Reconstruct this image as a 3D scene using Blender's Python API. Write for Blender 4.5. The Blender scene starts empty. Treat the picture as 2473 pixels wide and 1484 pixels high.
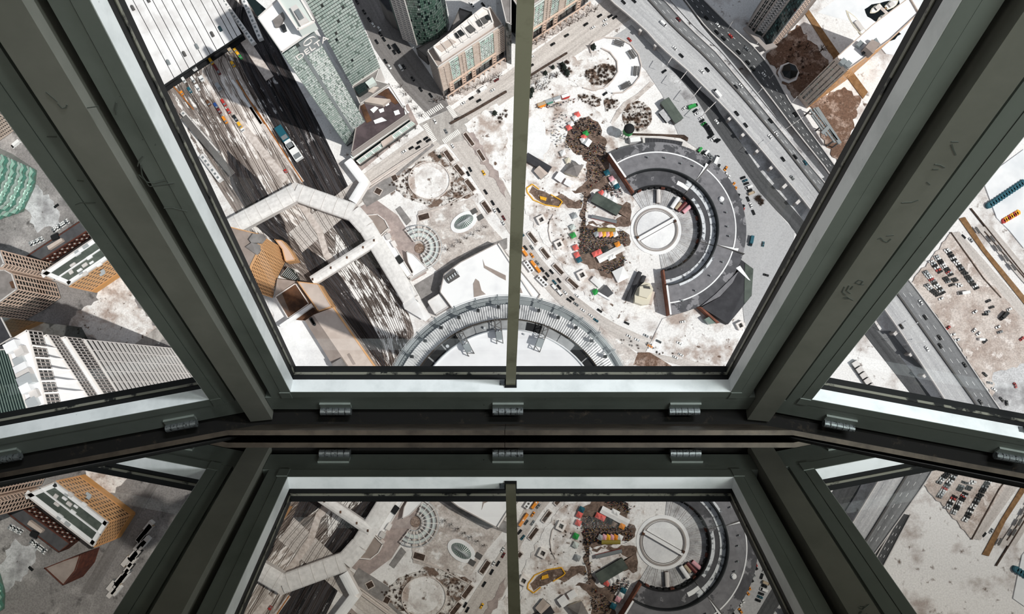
import bpy, bmesh, math, random
from mathutils import Vector, Matrix

# ---------------------------------------------------------------- camera, sky, sun, exposure
random.seed(7)
SC = bpy.context.scene
COL = SC.collection
FPX, CX, CY = 1700.0, 1236.5, 742.0          # focal length and centre in pixels of the 2473x1484 frame
PITCH = math.radians(6.1)                    # optical axis leans this far outward from straight down
EYE = Vector((0.0, 0.0, 600.0))
cam_d = bpy.data.cameras.new('camera')
cam_d.sensor_width = 36.0
cam_d.lens = FPX * 36.0 / 2473.0
cam_d.clip_start = 0.01
cam_d.clip_end = 4000
cam = bpy.data.objects.new('camera', cam_d)
COL.objects.link(cam)
cam.location = EYE
cam.rotation_euler = (PITCH, 0, 0)
SC.camera = cam

world = bpy.data.worlds.new('sky')
SC.world = world
world.use_nodes = True
wn = world.node_tree.nodes
wl = world.node_tree.links
bg = wn['Background']
sky = wn.new('ShaderNodeTexSky')
sky.sky_type = 'NISHITA'
sky.sun_disc = False
SUN_EL = math.radians(55)
SUN_AZ = Vector((1.0, -0.40, 0)).normalized()     # towards the sun, on the ground
sky.sun_elevation = SUN_EL
sky.sun_rotation = math.atan2(SUN_AZ.x, SUN_AZ.y)
sky.altitude = 500
sky.air_density = 1.0
sky.dust_density = 2.0
hz = wn.new('ShaderNodeHueSaturation')          # hazy, nearly colourless winter sky
hz.inputs['Saturation'].default_value = 0.30
wl.new(sky.outputs[0], hz.inputs['Color'])
wl.new(hz.outputs[0], bg.inputs[0])
bg.inputs[1].default_value = 0.09

sun_d = bpy.data.lights.new('sun', 'SUN')
sun_d.energy = 3.3
sun_d.angle = math.radians(0.7)
sun_d.color = (1.0, 0.955, 0.90)
sun = bpy.data.objects.new('sun', sun_d)
COL.objects.link(sun)
sdir = Vector((SUN_AZ.x * math.cos(SUN_EL), SUN_AZ.y * math.cos(SUN_EL), math.sin(SUN_EL)))
sun.rotation_euler = sdir.to_track_quat('Z', 'Y').to_euler()
sun.location = (60, -40, 700)

SC.view_settings.view_transform = 'Standard'
SC.view_settings.look = 'None'
SC.view_settings.gamma = 1.0
SC.view_settings.use_curve_mapping = False
SC.view_settings.exposure = 0.05
SC.cycles.use_denoising = True
SC.cycles.max_bounces = 8
SC.cycles.diffuse_bounces = 4
SC.cycles.transparent_max_bounces = 12

# ---------------------------------------------------------------- projection helpers
SA, CA = math.sin(PITCH), math.cos(PITCH)

def G(u, v, h=0.0):
    """the place in the city seen at this pixel, at height h above the ground"""
    a, b = u - CX, -(v - CY)
    d = Vector((a, b * CA + FPX * SA, b * SA - FPX * CA))
    t = (h - EYE.z) / d.z
    return Vector((d.x * t, d.y * t, h))

ZN = dict(A=(280, 0), B=(740, 0), C=(1240, 0), D=(1700, 0), E=(400, 260), F=(800, 260), G=(1240, 260), H=(1600, 260),
          I=(540, 520), J=(880, 520), K=(1240, 480), L=(1500, 480), M=(660, 680), N=(1040, 680), O=(1440, 680),
          P=(0, 220), Q=(0, 480), R=(0, 740), S=(1973, 300), T=(1973, 560), U=(1973, 800), X=(0, 0))

def z(zone, x, y):
    o = ZN[zone]
    s = 1.0 if zone == 'X' else 4.946
    return (o[0] + x / s, o[1] + y / s)

def zz(zone, *xy):
    return [z(zone, xy[i], xy[i + 1]) for i in range(0, len(xy), 2)]

def px(*xy):
    return [(xy[i], xy[i + 1]) for i in range(0, len(xy), 2)]

def unmirror(u, v):
    """pixel of a far thing seen in the glass wall -> pixel where it would be seen directly"""
    a, b = u - CX, -(v - CY)
    d = Vector((a, b * CA + FPX * SA, b * SA - FPX * CA))
    d.y = -d.y
    x, y, f = d.x, d.y * CA + d.z * SA, d.y * SA - d.z * CA
    return (CX + FPX * x / f, CY - FPX * y / f)

# ---------------------------------------------------------------- materials
def lin(hexs):
    c = [int(hexs[i:i + 2], 16) / 255.0 for i in (1, 3, 5)]
    return tuple(((x / 12.92) if x <= 0.04045 else ((x + 0.055) / 1.055) ** 2.4) for x in c) + (1.0,)

MATS = {}

def mat(name, col, rough=0.75, metal=0.0, col2=None, scale=0.2, lo=0.4, hi=0.6, stretch=None, detail=6.0, col3=None,
        lo3=0.6, hi3=0.7, scale3=None, uv=False, spec=0.3, bump=0.0, dist=0.0, grit=0.0, gscale=0.8):
    """plain or two/three-colour noise material in world (or UV) space"""
    m = bpy.data.materials.new(name)
    m.use_nodes = True
    nt = m.node_tree
    b = nt.nodes['Principled BSDF']
    b.inputs['Roughness'].default_value = rough
    b.inputs['Metallic'].default_value = metal
    b.inputs['Specular IOR Level'].default_value = spec
    c1 = lin(col)
    b.inputs['Base Color'].default_value = c1
    m.diffuse_color = c1
    MATS[name] = m
    if col2 is None:
        return m
    if uv:
        tc = nt.nodes.new('ShaderNodeUVMap')
        src = tc.outputs[0]
    else:
        tc = nt.nodes.new('ShaderNodeNewGeometry')
        src = tc.outputs['Position']
    if stretch:
        mp = nt.nodes.new('ShaderNodeMapping')
        mp.vector_type = 'POINT'
        mp.inputs['Rotation'].default_value = (0, 0, stretch[0])
        mp.inputs['Scale'].default_value = (stretch[1], stretch[2], 1)
        nt.links.new(src, mp.inputs[0])
        src = mp.outputs[0]

    def layer(sc, l, h, ca, cb):
        n = nt.nodes.new('ShaderNodeTexNoise')
        n.inputs['Scale'].default_value = sc
        n.inputs['Detail'].default_value = detail
        n.inputs['Roughness'].default_value = 0.62
        n.inputs['Distortion'].default_value = dist
        nt.links.new(src, n.inputs['Vector'])
        r = nt.nodes.new('ShaderNodeMapRange')
        r.inputs['From Min'].default_value = l
        r.inputs['From Max'].default_value = h
        nt.links.new(n.outputs['Fac'], r.inputs['Value'])
        mx = nt.nodes.new('ShaderNodeMix')
        mx.data_type = 'RGBA'
        nt.links.new(r.outputs[0], mx.inputs[0])
        if isinstance(ca, tuple):
            mx.inputs[6].default_value = ca
        else:
            nt.links.new(ca, mx.inputs[6])
        mx.inputs[7].default_value = cb
        return mx.outputs[2], n
    out, n1 = layer(scale, lo, hi, c1, lin(col2))
    if col3:
        out, n2 = layer(scale3 or scale * 2.7, lo3, hi3, out, lin(col3))
    if grit:
        gt = nt.nodes.new('ShaderNodeNewGeometry')
        gn = nt.nodes.new('ShaderNodeTexNoise')
        gn.inputs['Scale'].default_value = gscale
        gn.inputs['Detail'].default_value = 4.0
        gn.inputs['Roughness'].default_value = 0.7
        nt.links.new(gt.outputs['Position'], gn.inputs['Vector'])
        gr = nt.nodes.new('ShaderNodeMapRange')
        gr.inputs['From Min'].default_value = 0.36
        gr.inputs['From Max'].default_value = 0.60
        gr.inputs['To Min'].default_value = 1.0 - grit
        gr.inputs['To Max'].default_value = 1.04
        nt.links.new(gn.outputs['Fac'], gr.inputs['Value'])
        vm = nt.nodes.new('ShaderNodeVectorMath')
        vm.operation = 'SCALE'
        nt.links.new(out, vm.inputs[0])
        nt.links.new(gr.outputs[0], vm.inputs['Scale'])
        out = vm.outputs[0]
    nt.links.new(out, b.inputs['Base Color'])
    if bump:
        bp = nt.nodes.new('ShaderNodeBump')
        bp.inputs['Strength'].default_value = bump
        nt.links.new(n1.outputs['Fac'], bp.inputs['Height'])
        nt.links.new(bp.outputs[0], b.inputs['Normal'])
    return m

# ---------------------------------------------------------------- mesh builder
class MB:
    def __init__(self):
        self.v, self.f, self.mi, self.uv = [], [], [], {}

    def add(self, vs, fs, mi=0):
        o = len(self.v)
        self.v += [Vector(p) for p in vs]
        self.f += [[o + i for i in f] for f in fs]
        self.mi += [mi] * len(fs)
        return self

    def hexa(self, p, mi=0):
        """p: 4 bottom then 4 top, both ccw seen from above"""
        return self.add(p, [(3, 2, 1, 0), (4, 5, 6, 7), (0, 1, 5, 4), (1, 2, 6, 5), (2, 3, 7, 6), (3, 0, 4, 7)], mi)

    def box(self, c, sx, sy, sz, rot=0.0, mi=0):
        """c is the middle of the bottom"""
        cr, sr = math.cos(rot), math.sin(rot)
        q = [(-.5, -.5), (.5, -.5), (.5, .5), (-.5, .5)]
        b = [(c[0] + x * sx * cr - y * sy * sr, c[1] + x * sx * sr + y * sy * cr) for x, y in q]
        return self.hexa([(x, y, c[2]) for x, y in b] + [(x, y, c[2] + sz) for x, y in b], mi)

    def prism(self, poly, z0, z1, mi=0, mtop=None, top=None):
        poly = ccw([Vector((p[0], p[1])) for p in poly])
        n = len(poly)
        tp = poly if top is None else top
        vs = [(p.x, p.y, z0) for p in poly] + [(p.x, p.y, z1) for p in tp]
        self.add(vs, [(i, (i + 1) % n, n + (i + 1) % n, n + i) for i in range(n)] + [tuple(range(n - 1, -1, -1))], mi)
        self.f.append([len(self.v) - n + i for i in range(n)])
        self.mi.append(mi if mtop is None else mtop)
        return self

    def bar(self, a, b, w, h, mi=0, up=Vector((0, 0, 1))):
        """box beam from a to b; w sideways, h along up, centred on the line"""
        a, b = Vector(a), Vector(b)
        d = (b - a).normalized()
        s = d.cross(up)
        if s.length < 1e-6:
            s = d.cross(Vector((1, 0, 0)))
        s.normalize()
        t = s.cross(d).normalized()
        s, t = s * (w / 2), t * (h / 2)
        return self.add([a - s - t, a + s - t, a + s + t, a - s + t, b - s - t, b + s - t, b + s + t, b - s + t],
                        [(0, 1, 2, 3), (7, 6, 5, 4), (0, 4, 5, 1), (1, 5, 6, 2), (2, 6, 7, 3), (3, 7, 4, 0)], mi)

    def tube(self, a, b, r, n=8, mi=0, r2=None, cap=True):
        a, b = Vector(a), Vector(b)
        r2 = r if r2 is None else r2
        d = (b - a).normalized()
        s = d.orthogonal().normalized()
        t = d.cross(s)
        vs = []
        for c, rr in ((a, r), (b, r2)):
            vs += [c + s * (rr * math.cos(2 * math.pi * i / n)) + t * (rr * math.sin(2 * math.pi * i / n)) for i in range(n)]
        fs = [(i, (i + 1) % n, n + (i + 1) % n, n + i) for i in range(n)]
        if cap:
            fs += [tuple(range(n - 1, -1, -1)), tuple(range(n, 2 * n))]
        return self.add(vs, fs, mi)

    def ring(self, c, r0, r1, z0, z1, a0=0.0, a1=360.0, n=48, mi=0, z0b=None, z1b=None, closed=None):
        """solid arc: radii r0..r1, top z1 at r0 and z1b at r1 (bottom z0)"""
        full = abs(a1 - a0) >= 359.9
        z1b = z1 if z1b is None else z1b
        m = n if full else n + 1
        vs = []
        for i in range(m):
            a = math.radians(a0 + (a1 - a0) * i / n)
            ca, sa = math.cos(a), math.sin(a)
            vs += [(c[0] + r0 * ca, c[1] + r0 * sa, z0), (c[0] + r1 * ca, c[1] + r1 * sa, z0),
                   (c[0] + r1 * ca, c[1] + r1 * sa, z1b), (c[0] + r0 * ca, c[1] + r0 * sa, z1)]
        fs = []
        for i in range(n):
            j = (i + 1) % m
            for k in range(4):
                k2 = (k + 1) % 4
                fs.append((4 * i + k, 4 * i + k2, 4 * j + k2, 4 * j + k) if a1 < a0 else (4 * i + k, 4 * j + k, 4 * j + k2, 4 * i + k2))
        if not full:
            fs += [(0, 1, 2, 3), tuple(4 * n + k for k in (3, 2, 1, 0))]
        return self.add(vs, fs, mi)

    def disc(self, c, r, z0, z1, n=32, mi=0, ry=None, rot=0.0):
        ry = r if ry is None else ry
        pts = []
        for i in range(n):
            a = 2 * math.pi * i / n
            x, y = r * math.cos(a), ry * math.sin(a)
            pts.append((c[0] + x * math.cos(rot) - y * math.sin(rot), c[1] + x * math.sin(rot) + y * math.cos(rot)))
        return self.prism(pts, z0, z1, mi)

    def gable(self, a, b, w, z0, ze, zr, mi=0, mroof=None):
        """gabled shed along a->b"""
        mroof = mi if mroof is None else mroof
        a, b = Vector((a[0], a[1], 0)), Vector((b[0], b[1], 0))
        d = (b - a).normalized()
        s = Vector((-d.y, d.x, 0)) * (w / 2)
        Z = Vector((0, 0, 1))
        vs = [a - s + Z * z0, b - s + Z * z0, b + s + Z * z0, a + s + Z * z0,
              a - s + Z * ze, b - s + Z * ze, b + s + Z * ze, a + s + Z * ze, a + Z * zr, b + Z * zr]
        self.add(vs, [(3, 2, 1, 0), (0, 1, 5, 4), (2, 3, 7, 6), (1, 2, 6, 9, 5), (3, 0, 4, 8, 7)], mi)
        o = len(self.v) - 10
        self.f += [[o + 4, o + 5, o + 9, o + 8], [o + 6, o + 7, o + 8, o + 9]]
        self.mi += [mroof, mroof]
        return self

    def build(self, name, mats, parent=None, label=None, cat=None, group=None, kind=None, smooth=False, recentre=True):
        if not isinstance(mats, (list, tuple)):
            mats = [mats]
        vs = self.v
        org = Vector((0, 0, 0))
        if recentre and vs:
            xs = [p.x for p in vs]; ys = [p.y for p in vs]; zs = [p.z for p in vs]
            org = Vector(((min(xs) + max(xs)) / 2, (min(ys) + max(ys)) / 2, min(zs)))
        me = bpy.data.meshes.new(name)
        me.from_pydata([tuple(p - org) for p in vs], [], self.f)
        for m in mats:
            me.materials.append(MATS[m] if isinstance(m, str) else m)
        if len(mats) > 1:
            me.polygons.foreach_set('material_index', self.mi)
        if smooth:
            me.polygons.foreach_set('use_smooth', [True] * len(me.polygons))
        if self.uv:
            lay = me.uv_layers.new(name='UVMap')
            for lp in me.loops:
                lay.data[lp.index].uv = self.uv.get(lp.vertex_index, (0, 0))
        me.update()
        return link(name, me, org, parent, label, cat, group, kind)

def link(name, me, loc=(0, 0, 0), parent=None, label=None, cat=None, group=None, kind=None, rot=None):
    o = bpy.data.objects.new(name, me)
    COL.objects.link(o)
    o.location = loc
    if rot is not None:
        o.rotation_euler = rot
    if parent is not None:
        o.parent = parent
        o.matrix_parent_inverse = Matrix.Translation(-PLOC[parent.name])
    PLOC[o.name] = Vector(loc)
    if label:
        o['label'] = label
    if cat:
        o['category'] = cat
    if group:
        o['group'] = group
    if kind:
        o['kind'] = kind
    return o

PLOC = {}

def thing(name, loc, label=None, cat=None, group=None, kind=None):
    o = bpy.data.objects.new(name, None)
    COL.objects.link(o)
    o.empty_display_size = 0.1
    o.location = loc
    PLOC[o.name] = Vector(loc)
    if label:
        o['label'] = label
    if cat:
        o['category'] = cat
    if group:
        o['group'] = group
    if kind:
        o['kind'] = kind
    return o

def ccw(poly):
    a = sum(poly[i].x * poly[(i + 1) % len(poly)].y - poly[(i + 1) % len(poly)].x * poly[i].y for i in range(len(poly)))
    return poly if a > 0 else poly[::-1]

def gpoly(pts, h=0.0):
    return ccw([G(u, v, h).xy for u, v in pts])

def band_mb(left, right, h, th=0.3, n=10, uvscale=1.0):
    """strip between two pixel polylines laid at height h, with UV along and across (metres)"""
    L = resample([G(u, v, h) for u, v in left], n)
    R = resample([G(u, v, h) for u, v in right], n)
    mb = MB()
    s = 0.0
    for i in range(n + 1):
        if i:
            s += ((L[i] + R[i]) / 2 - (L[i - 1] + R[i - 1]) / 2).length
        w = (R[i] - L[i]).length
        o = len(mb.v)
        mb.v += [L[i], R[i], L[i] - Vector((0, 0, th)), R[i] - Vector((0, 0, th))]
        mb.uv[o], mb.uv[o + 1], mb.uv[o + 2], mb.uv[o + 3] = (s, 0), (s, w), (s, -1), (s, w + 1)
    for i in range(n):
        a, b = 4 * i, 4 * i + 4
        q = [[a, b, b + 1, a + 1], [a + 2, b + 2, b, a], [a + 1, b + 1, b + 3, a + 3], [a + 3, b + 3, b + 2, a + 2]]
        mb.f += q
        mb.mi += [0] * 4
    # make the top face up
    p = [mb.v[k] for k in mb.f[0]]
    nz = (p[1] - p[0]).cross(p[2] - p[0]).z
    if nz < 0:
        mb.f = [f[::-1] for f in mb.f]
    return mb

def resample(pts, n):
    seg = [(pts[i + 1] - pts[i]).length for i in range(len(pts) - 1)]
    tot = sum(seg)
    out = []
    for k in range(n + 1):
        t = tot * k / n
        i = 0
        while i < len(seg) - 1 and t > seg[i]:
            t -= seg[i]
            i += 1
        out.append(pts[i].lerp(pts[i + 1], min(1.0, t / seg[i]) if seg[i] else 0))
    return out

def path_mb(pts, w, z0, z1, mi=0):
    """mitred box along ground points (Vectors)"""
    P = [Vector((p[0], p[1])) for p in pts]
    Ls, Rs = [], []
    for i, p in enumerate(P):
        if i == 0:
            d = (P[1] - P[0]).normalized()
        elif i == len(P) - 1:
            d = (P[-1] - P[-2]).normalized()
        else:
            d = ((P[i] - P[i - 1]).normalized() + (P[i + 1] - P[i]).normalized()).normalized()
        k = 1.0
        if 0 < i < len(P) - 1:
            k = 1.0 / max(0.4, d.dot((P[i + 1] - P[i]).normalized()))
        n = Vector((-d.y, d.x)) * (w / 2 * k)
        Ls.append(p + n)
        Rs.append(p - n)
    mb = MB()
    m = len(P)
    vs = []
    for i in range(m):
        vs += [(Ls[i].x, Ls[i].y, z0), (Rs[i].x, Rs[i].y, z0), (Rs[i].x, Rs[i].y, z1), (Ls[i].x, Ls[i].y, z1)]
    fs = []
    for i in range(m - 1):
        a, b = 4 * i, 4 * i + 4
        for k in range(4):
            k2 = (k + 1) % 4
            fs.append((a + k, a + k2, b + k2, b + k))
    fs += [(3, 2, 1, 0), tuple(4 * (m - 1) + k for k in range(4))]
    return mb.add(vs, fs, mi)

LAYER = [0.05]
FLAT = []

def pip(pt, poly):
    c = False
    n = len(poly)
    for i in range(n):
        a, b = poly[i], poly[(i + 1) % n]
        if (a[1] > pt[1]) != (b[1] > pt[1]) and pt[0] < (b[0] - a[0]) * (pt[1] - a[1]) / (b[1] - a[1]) + a[0]:
            c = not c
    return c

def lie(p, lift=0.0):
    """the same place, put on the topmost ground layer there"""
    h = max([hh for poly, hh in FLAT if pip((p[0], p[1]), poly)] + [0.0])
    return Vector((p[0], p[1], h + lift))

NATURAL = {'garden': 1.3, 'park': 1.5, 'path': 2.2, 'lawn': 1.2, 'snow_field': 2.5, 'snow_bank': 1.5, 'field': 2.0, 'yard_snow': 1.5, 'mound': .8, 'clear_snow': 2.5, 'enclosure': 1.2, 'open_water': 1.0, 'lot': 1.2}

def ragged(P, name):
    """natural, uneven outline"""
    rn = random.Random(int(abs(P[0].x * 3 + P[0].y)))
    amp = NATURAL[name]
    out = []
    for i in range(len(P)):
        a, b = P[i], P[(i + 1) % len(P)]
        k = max(1, int((b - a).length / 3.2))
        n = Vector((-(b - a).y, (b - a).x)).normalized()
        for j in range(k):
            out.append(a.lerp(b, j / k) + n * (rn.uniform(-amp, amp) * (0.5 if j == 0 else 1.0)))
    return out

def patch(name, pts, m, h=None, kind='structure', label=None):
    """flat ground patch with a real edge; later ones lie on top of earlier ones"""
    if h is None:
        LAYER[0] += 0.012
        h = LAYER[0]
    P = gpoly(pts, h)
    if name in NATURAL:
        P = ragged(P, name)
    FLAT.append(([(p.x, p.y) for p in P], h))
    mb = MB().prism(P, -0.6, h)
    return mb.build(name, m, kind=kind, label=label)

def road(name, left, right, m, h=None, n=12, label=None):
    if h is None:
        LAYER[0] += 0.012
        h = LAYER[0]
    FLAT.append(([tuple(G(u, v, h).xy) for u, v in left] + [tuple(G(u, v, h).xy) for u, v in reversed(right)], h))
    return band_mb(left, right, h, 0.6, n).build(name, m, kind='structure', label=label, recentre=False)

def circ(u, v, ru, rv=None, n=28, rot=0.0):
    rv = ru if rv is None else rv
    out = []
    for i in range(n):
        a = 2 * math.pi * i / n
        x, y = ru * math.cos(a), rv * math.sin(a)
        out.append((u + x * math.cos(rot) - y * math.sin(rot), v + x * math.sin(rot) + y * math.cos(rot)))
    return out

def dir_at(u, v, du, dv, h=0.0):
    """world heading of a pixel direction on the ground"""
    a, b = G(u, v, h), G(u + du, v + dv, h)
    return math.atan2(b.y - a.y, b.x - a.x)

# ================================================================ the lookout: leaning windows, glass wall, ceiling
mat('reveal_white', '#dfe2e3', 0.4, col2='#c6cacb', scale=9.0, lo=0.45, hi=0.7, detail=5, col3='#34373a', lo3=0.71, hi3=0.75, scale3=60.0)
mat('frame_paint', '#747b76', 0.45, col2='#636a65', scale=6.0, lo=0.45, hi=0.75, detail=5, col3='#2f3330', lo3=0.70, hi3=0.74, scale3=55.0, spec=0.4)
mat('mullion_paint', '#81817a', 0.5, col2='#70716a', scale=5.0, lo=0.4, hi=0.7, detail=5, col3='#2a2b26', lo3=0.73, hi3=0.76, scale3=40.0)
mat('gasket_rubber', '#0b0d0d', 0.6)
mat('bead_strip', '#77766b', 0.5, col2='#191a19', scale=30.0, lo=0.52, hi=0.6)
mat('bar_metal', '#9a9884', 0.45, col2='#6f6d5c', scale=14.0, lo=0.5, hi=0.75, col3='#4a3424', lo3=0.66, hi3=0.75, scale3=30.0)
mat('hinge_steel', '#7d8284', 0.4, 0.7, col2='#2b2b2a', scale=150.0, lo=0.55, hi=0.62)
mat('rail_steel', '#4a423a', 0.4, 0.4, col2='#2f2924', scale=20.0, lo=0.4, hi=0.7)
mat('gap_grime', '#0c0b09', 0.9, col2='#2c251e', scale=26.0, lo=0.55, hi=0.7, col3='#0b0a09', lo3=0.45, hi3=0.5, scale3=60)
mat('dark_interior', '#2a2c29', 0.85)
mat('black_seal', '#040505', 0.8)

def glass_mat(name, tint, refl, rough=0.0):
    m = bpy.data.materials.new(name)
    m.use_nodes = True
    nt = m.node_tree
    nt.nodes.remove(nt.nodes['Principled BSDF'])
    tr = nt.nodes.new('ShaderNodeBsdfTransparent')
    tr.inputs[0].default_value = tint
    gl = nt.nodes.new('ShaderNodeBsdfGlossy')
    gl.inputs['Roughness'].default_value = rough
    fr = nt.nodes.new('ShaderNodeFresnel')
    fr.inputs[0].default_value = 1.35
    mu = nt.nodes.new('ShaderNodeMath')
    mu.operation = 'MULTIPLY'
    mu.inputs[1].default_value = refl
    mx = nt.nodes.new('ShaderNodeMixShader')
    nt.links.new(fr.outputs[0], mu.inputs[0])
    nt.links.new(mu.outputs[0], mx.inputs[0])
    nt.links.new(tr.outputs[0], mx.inputs[1])
    nt.links.new(gl.outputs[0], mx.inputs[2])
    nt.links.new(mx.outputs[0], nt.nodes['Material Output'].inputs[0])
    m.diffuse_color = (0.8, 0.9, 0.9, 0.3)
    MATS[name] = m
    return m

glass_mat('window_glass', (0.97, 0.985, 0.985, 1), 0.10)

def mirror_glass(name):
    """dark mirror-coated glass wall"""
    m = bpy.data.materials.new(name)
    m.use_nodes = True
    nt = m.node_tree
    b = nt.nodes['Principled BSDF']
    b.inputs['Base Color'].default_value = (0.27, 0.255, 0.22, 1)
    b.inputs['Roughness'].default_value = 0.0
    b.inputs['Metallic'].default_value = 1.0
    MATS[name] = m

mirror_glass('dark_glass')

SF = 1.8                       # metres per unit of the window layout
BETA = math.radians(10.6)      # turn from one bay to the next
MDIR = Vector((0.0201, 0.4771, 0.8786)).normalized()   # the windows lean outward going up
HW, ST, MH = 0.311, 0.040, 0.0170   # half opening, stile width, half mullion
STOP = 2.15                    # opening height along the slope

class Bay:
    def __init__(self, o, ang):
        self.o, self.ang = Vector(o), ang
        self.e = Vector((math.cos(ang), math.sin(ang), 0))
        self.m = MDIR
        self.n = self.e.cross(self.m).normalized()

    def p(self, a, s, n):
        return EYE + (self.o + self.e * a + self.m * s + self.n * n) * SF

    def fbox(self, mb, a0, a1, s0, s1, n0, n1, mi=0):
        q = [(a0, s0), (a1, s0), (a1, s1), (a0, s1)]
        return mb.hexa([self.p(a, s, n0) for a, s in q] + [self.p(a, s, n1) for a, s in q], mi)

HALF = HW + ST + MH
bays = {0: Bay((-0.002, -0.0141, -1.0), 0.0)}
for sgn in (-1, 1):
    for k in (1, 2):
        pr = bays[sgn * (k - 1)]
        ang = -sgn * BETA * k
        corner = pr.o + pr.e * (sgn * HALF)
        e = Vector((math.cos(ang), math.sin(ang), 0))
        bays[sgn * k] = Bay(corner + e * (sgn * HALF), ang)

WIN_NO = {0: 1, -1: 2, 1: 3, -2: 4, 2: 5}
WDESC = {0: 'middle leaning window with dark rubber gasket and a centre bar', -1: 'left leaning window, cut off by the left edge of the picture',
         1: 'right leaning window, cut off by the right edge of the picture', -2: 'leaning window beyond the left one', 2: 'leaning window beyond the right one'}
for k, B in bays.items():
    w = thing('window_%d' % WIN_NO[k], B.p(0, 0, 0), WDESC[k], kind='structure')
    g = 0.0007
    def part(name, m, *boxes, par=w):
        mb = MB()
        for bx in boxes:
            B.fbox(mb, *bx)
        return mb.build(name, m, par)
    # frame: inner strip (stop) and outer strip with a hairline seam between
    part('bottom_stop', 'frame_paint', (-HW - 0.014, HW + 0.014, -0.0165, 0, -0.020, 0))
    part('bottom_rail', 'frame_paint', (-HW - ST, HW + ST, -0.055, -0.0165 - g, -0.045, -0.0006))
    part('top_stop', 'frame_paint', (-HW - 0.014, HW + 0.014, STOP, STOP + 0.0165, -0.020, 0))
    part('top_rail', 'frame_paint', (-HW - ST, HW + ST, STOP + 0.0165 + g, STOP + 0.06, -0.045, -0.0006))
    for sg in (-1, 1):
        a = lambda x0, x1: (min(sg * x0, sg * x1), max(sg * x0, sg * x1))
        part('side_stop', 'frame_paint', (*a(HW, HW + 0.0138), 0.0, STOP, -0.020, 0))
        part('stile', 'frame_paint', (*a(HW + 0.0138 + g, HW + 0.0305), -0.0165, STOP + 0.0165, -0.045, -0.0006), (*a(HW + 0.0305, HW + 0.0335), -0.0165, STOP + 0.0165, -0.045, -0.005))
        part('groove_shade', 'black_seal', (*a(HW + 0.0335, HW + ST + 0.001), -0.06, STOP + 0.06, -0.045, -0.030))  # recess floor coloured black to stand for the shadow deep in the groove
    # pale aluminium linings of the opening
    part('sill_lining', 'reveal_white', (-HW, HW, 0.0, 0.0007, -0.0199, -0.0003))
    for sg in (-1, 1):
        x0, x1 = sorted((sg * HW, sg * (HW - 0.0007)))
        part('side_lining', 'reveal_white', (x0, x1, 0.0008, STOP, -0.0199, -0.0003))
    # corner tape pieces
    for sg in (-1, 1):
        x0, x1 = sorted((sg * (HW + 0.0005), sg * (HW + 0.0155)))
        part('corner_cover', 'frame_paint', (x0, x1, -0.0172, -0.0005, 0.0, 0.0012))
    # gasket: four rubber strips running out to the glass, with a thin pale bead in the middle
    gs = part('gasket', 'gasket_rubber', (-HW, HW, -0.012, 0.0008, -0.042, -0.0202), (-HW, HW, STOP - 0.0008, STOP + 0.012, -0.042, -0.0202),
              (-HW - 0.012, -HW + 0.0008, 0, STOP, -0.042, -0.0202), (HW - 0.0008, HW + 0.012, 0, STOP, -0.042, -0.0202))
    part('glazing_bead', 'bead_strip', (-HW, HW, 0.0008, 0.0018, -0.0315, -0.0275), (-HW + 0.0008, -HW + 0.0018, 0.002, STOP, -0.0315, -0.0280),
         (HW - 0.0018, HW - 0.0008, 0.002, STOP, -0.0315, -0.0280), par=gs)
    part('pane', 'window_glass', (-HW - 0.008, HW + 0.008, -0.008, STOP + 0.008, -0.0445, -0.0420))
    # centre bar: thin, slightly narrower towards the top, foot in a notch of the sill
    bb = MB()
    q = [(-0.0068, 0.004), (0.0068, 0.004), (0.0053, STOP), (-0.0053, STOP)]
    bb.hexa([B.p(a, s, -0.018) for a, s in q] + [B.p(a, s, -0.009) for a, s in q])
    cb = bb.build('centre_bar', 'bar_metal', w)
    part('bar_notch', 'black_seal', (-0.0085, 0.0085, -0.0004, 0.0045, -0.0195, -0.0065), par=cb)
    part('bar_clip', 'hinge_steel', (-0.0155, -0.0075, 0.0, 0.0022, -0.0185, -0.0105), par=cb)
    # hinges on the bottom rail
    for ha in (-0.254, -0.003, 0.2545):
        hb = MB()
        B.fbox(hb, ha - 0.0225, ha + 0.0225, -0.046, -0.033, -0.0005, 0.0028)
        h = hb.build('hinge', 'frame_paint', w)
        for j in range(5):
            x0 = ha - 0.0225 + j * 0.009
            kb = MB()
            kb.tube(B.p(x0 + 0.0004, -0.0475, 0.0068), B.p(x0 + 0.0086, -0.0475, 0.0068), 0.0056 * SF, 12)
            kb.build('knuckle', 'hinge_steel', h, smooth=False)
# mullions between the bays
TN = 0
for k in (-2, -1, 0, 1):
    b0, b1 = bays[k], bays[k + 1]
    c = b0.o + b0.e * HALF
    mid = Bay(c, (b0.ang + b1.ang) / 2)
    TN += 1
    t = thing('trim_%d' % TN, mid.p(0, 0, 0), {-1: 'dark mullion between the left and the middle window', 0: 'mullion between the middle and the right window'}.get(k, 'mullion further along the window row'), kind='structure')
    mb = MB()
    mid.fbox(mb, -MH + 0.001, MH - 0.001, -0.07, STOP + 0.30, -0.045, -0.004)
    mb.build('mullion_core', 'mullion_paint', t)
    mb = MB()
    q = [(-MH, -0.066), (MH, -0.066), (MH, STOP + 0.30), (-MH, STOP + 0.30)]
    q2 = [(-MH + 0.001, -0.066), (MH - 0.001, -0.066), (MH - 0.001, STOP + 0.30), (-MH + 0.001, STOP + 0.30)]
    mb.hexa([mid.p(a, s, -0.030) for a, s in q] + [mid.p(a, s, 0.0125) for a, s in q2])
    mb.build('cover_strip', 'mullion_paint', t)

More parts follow.
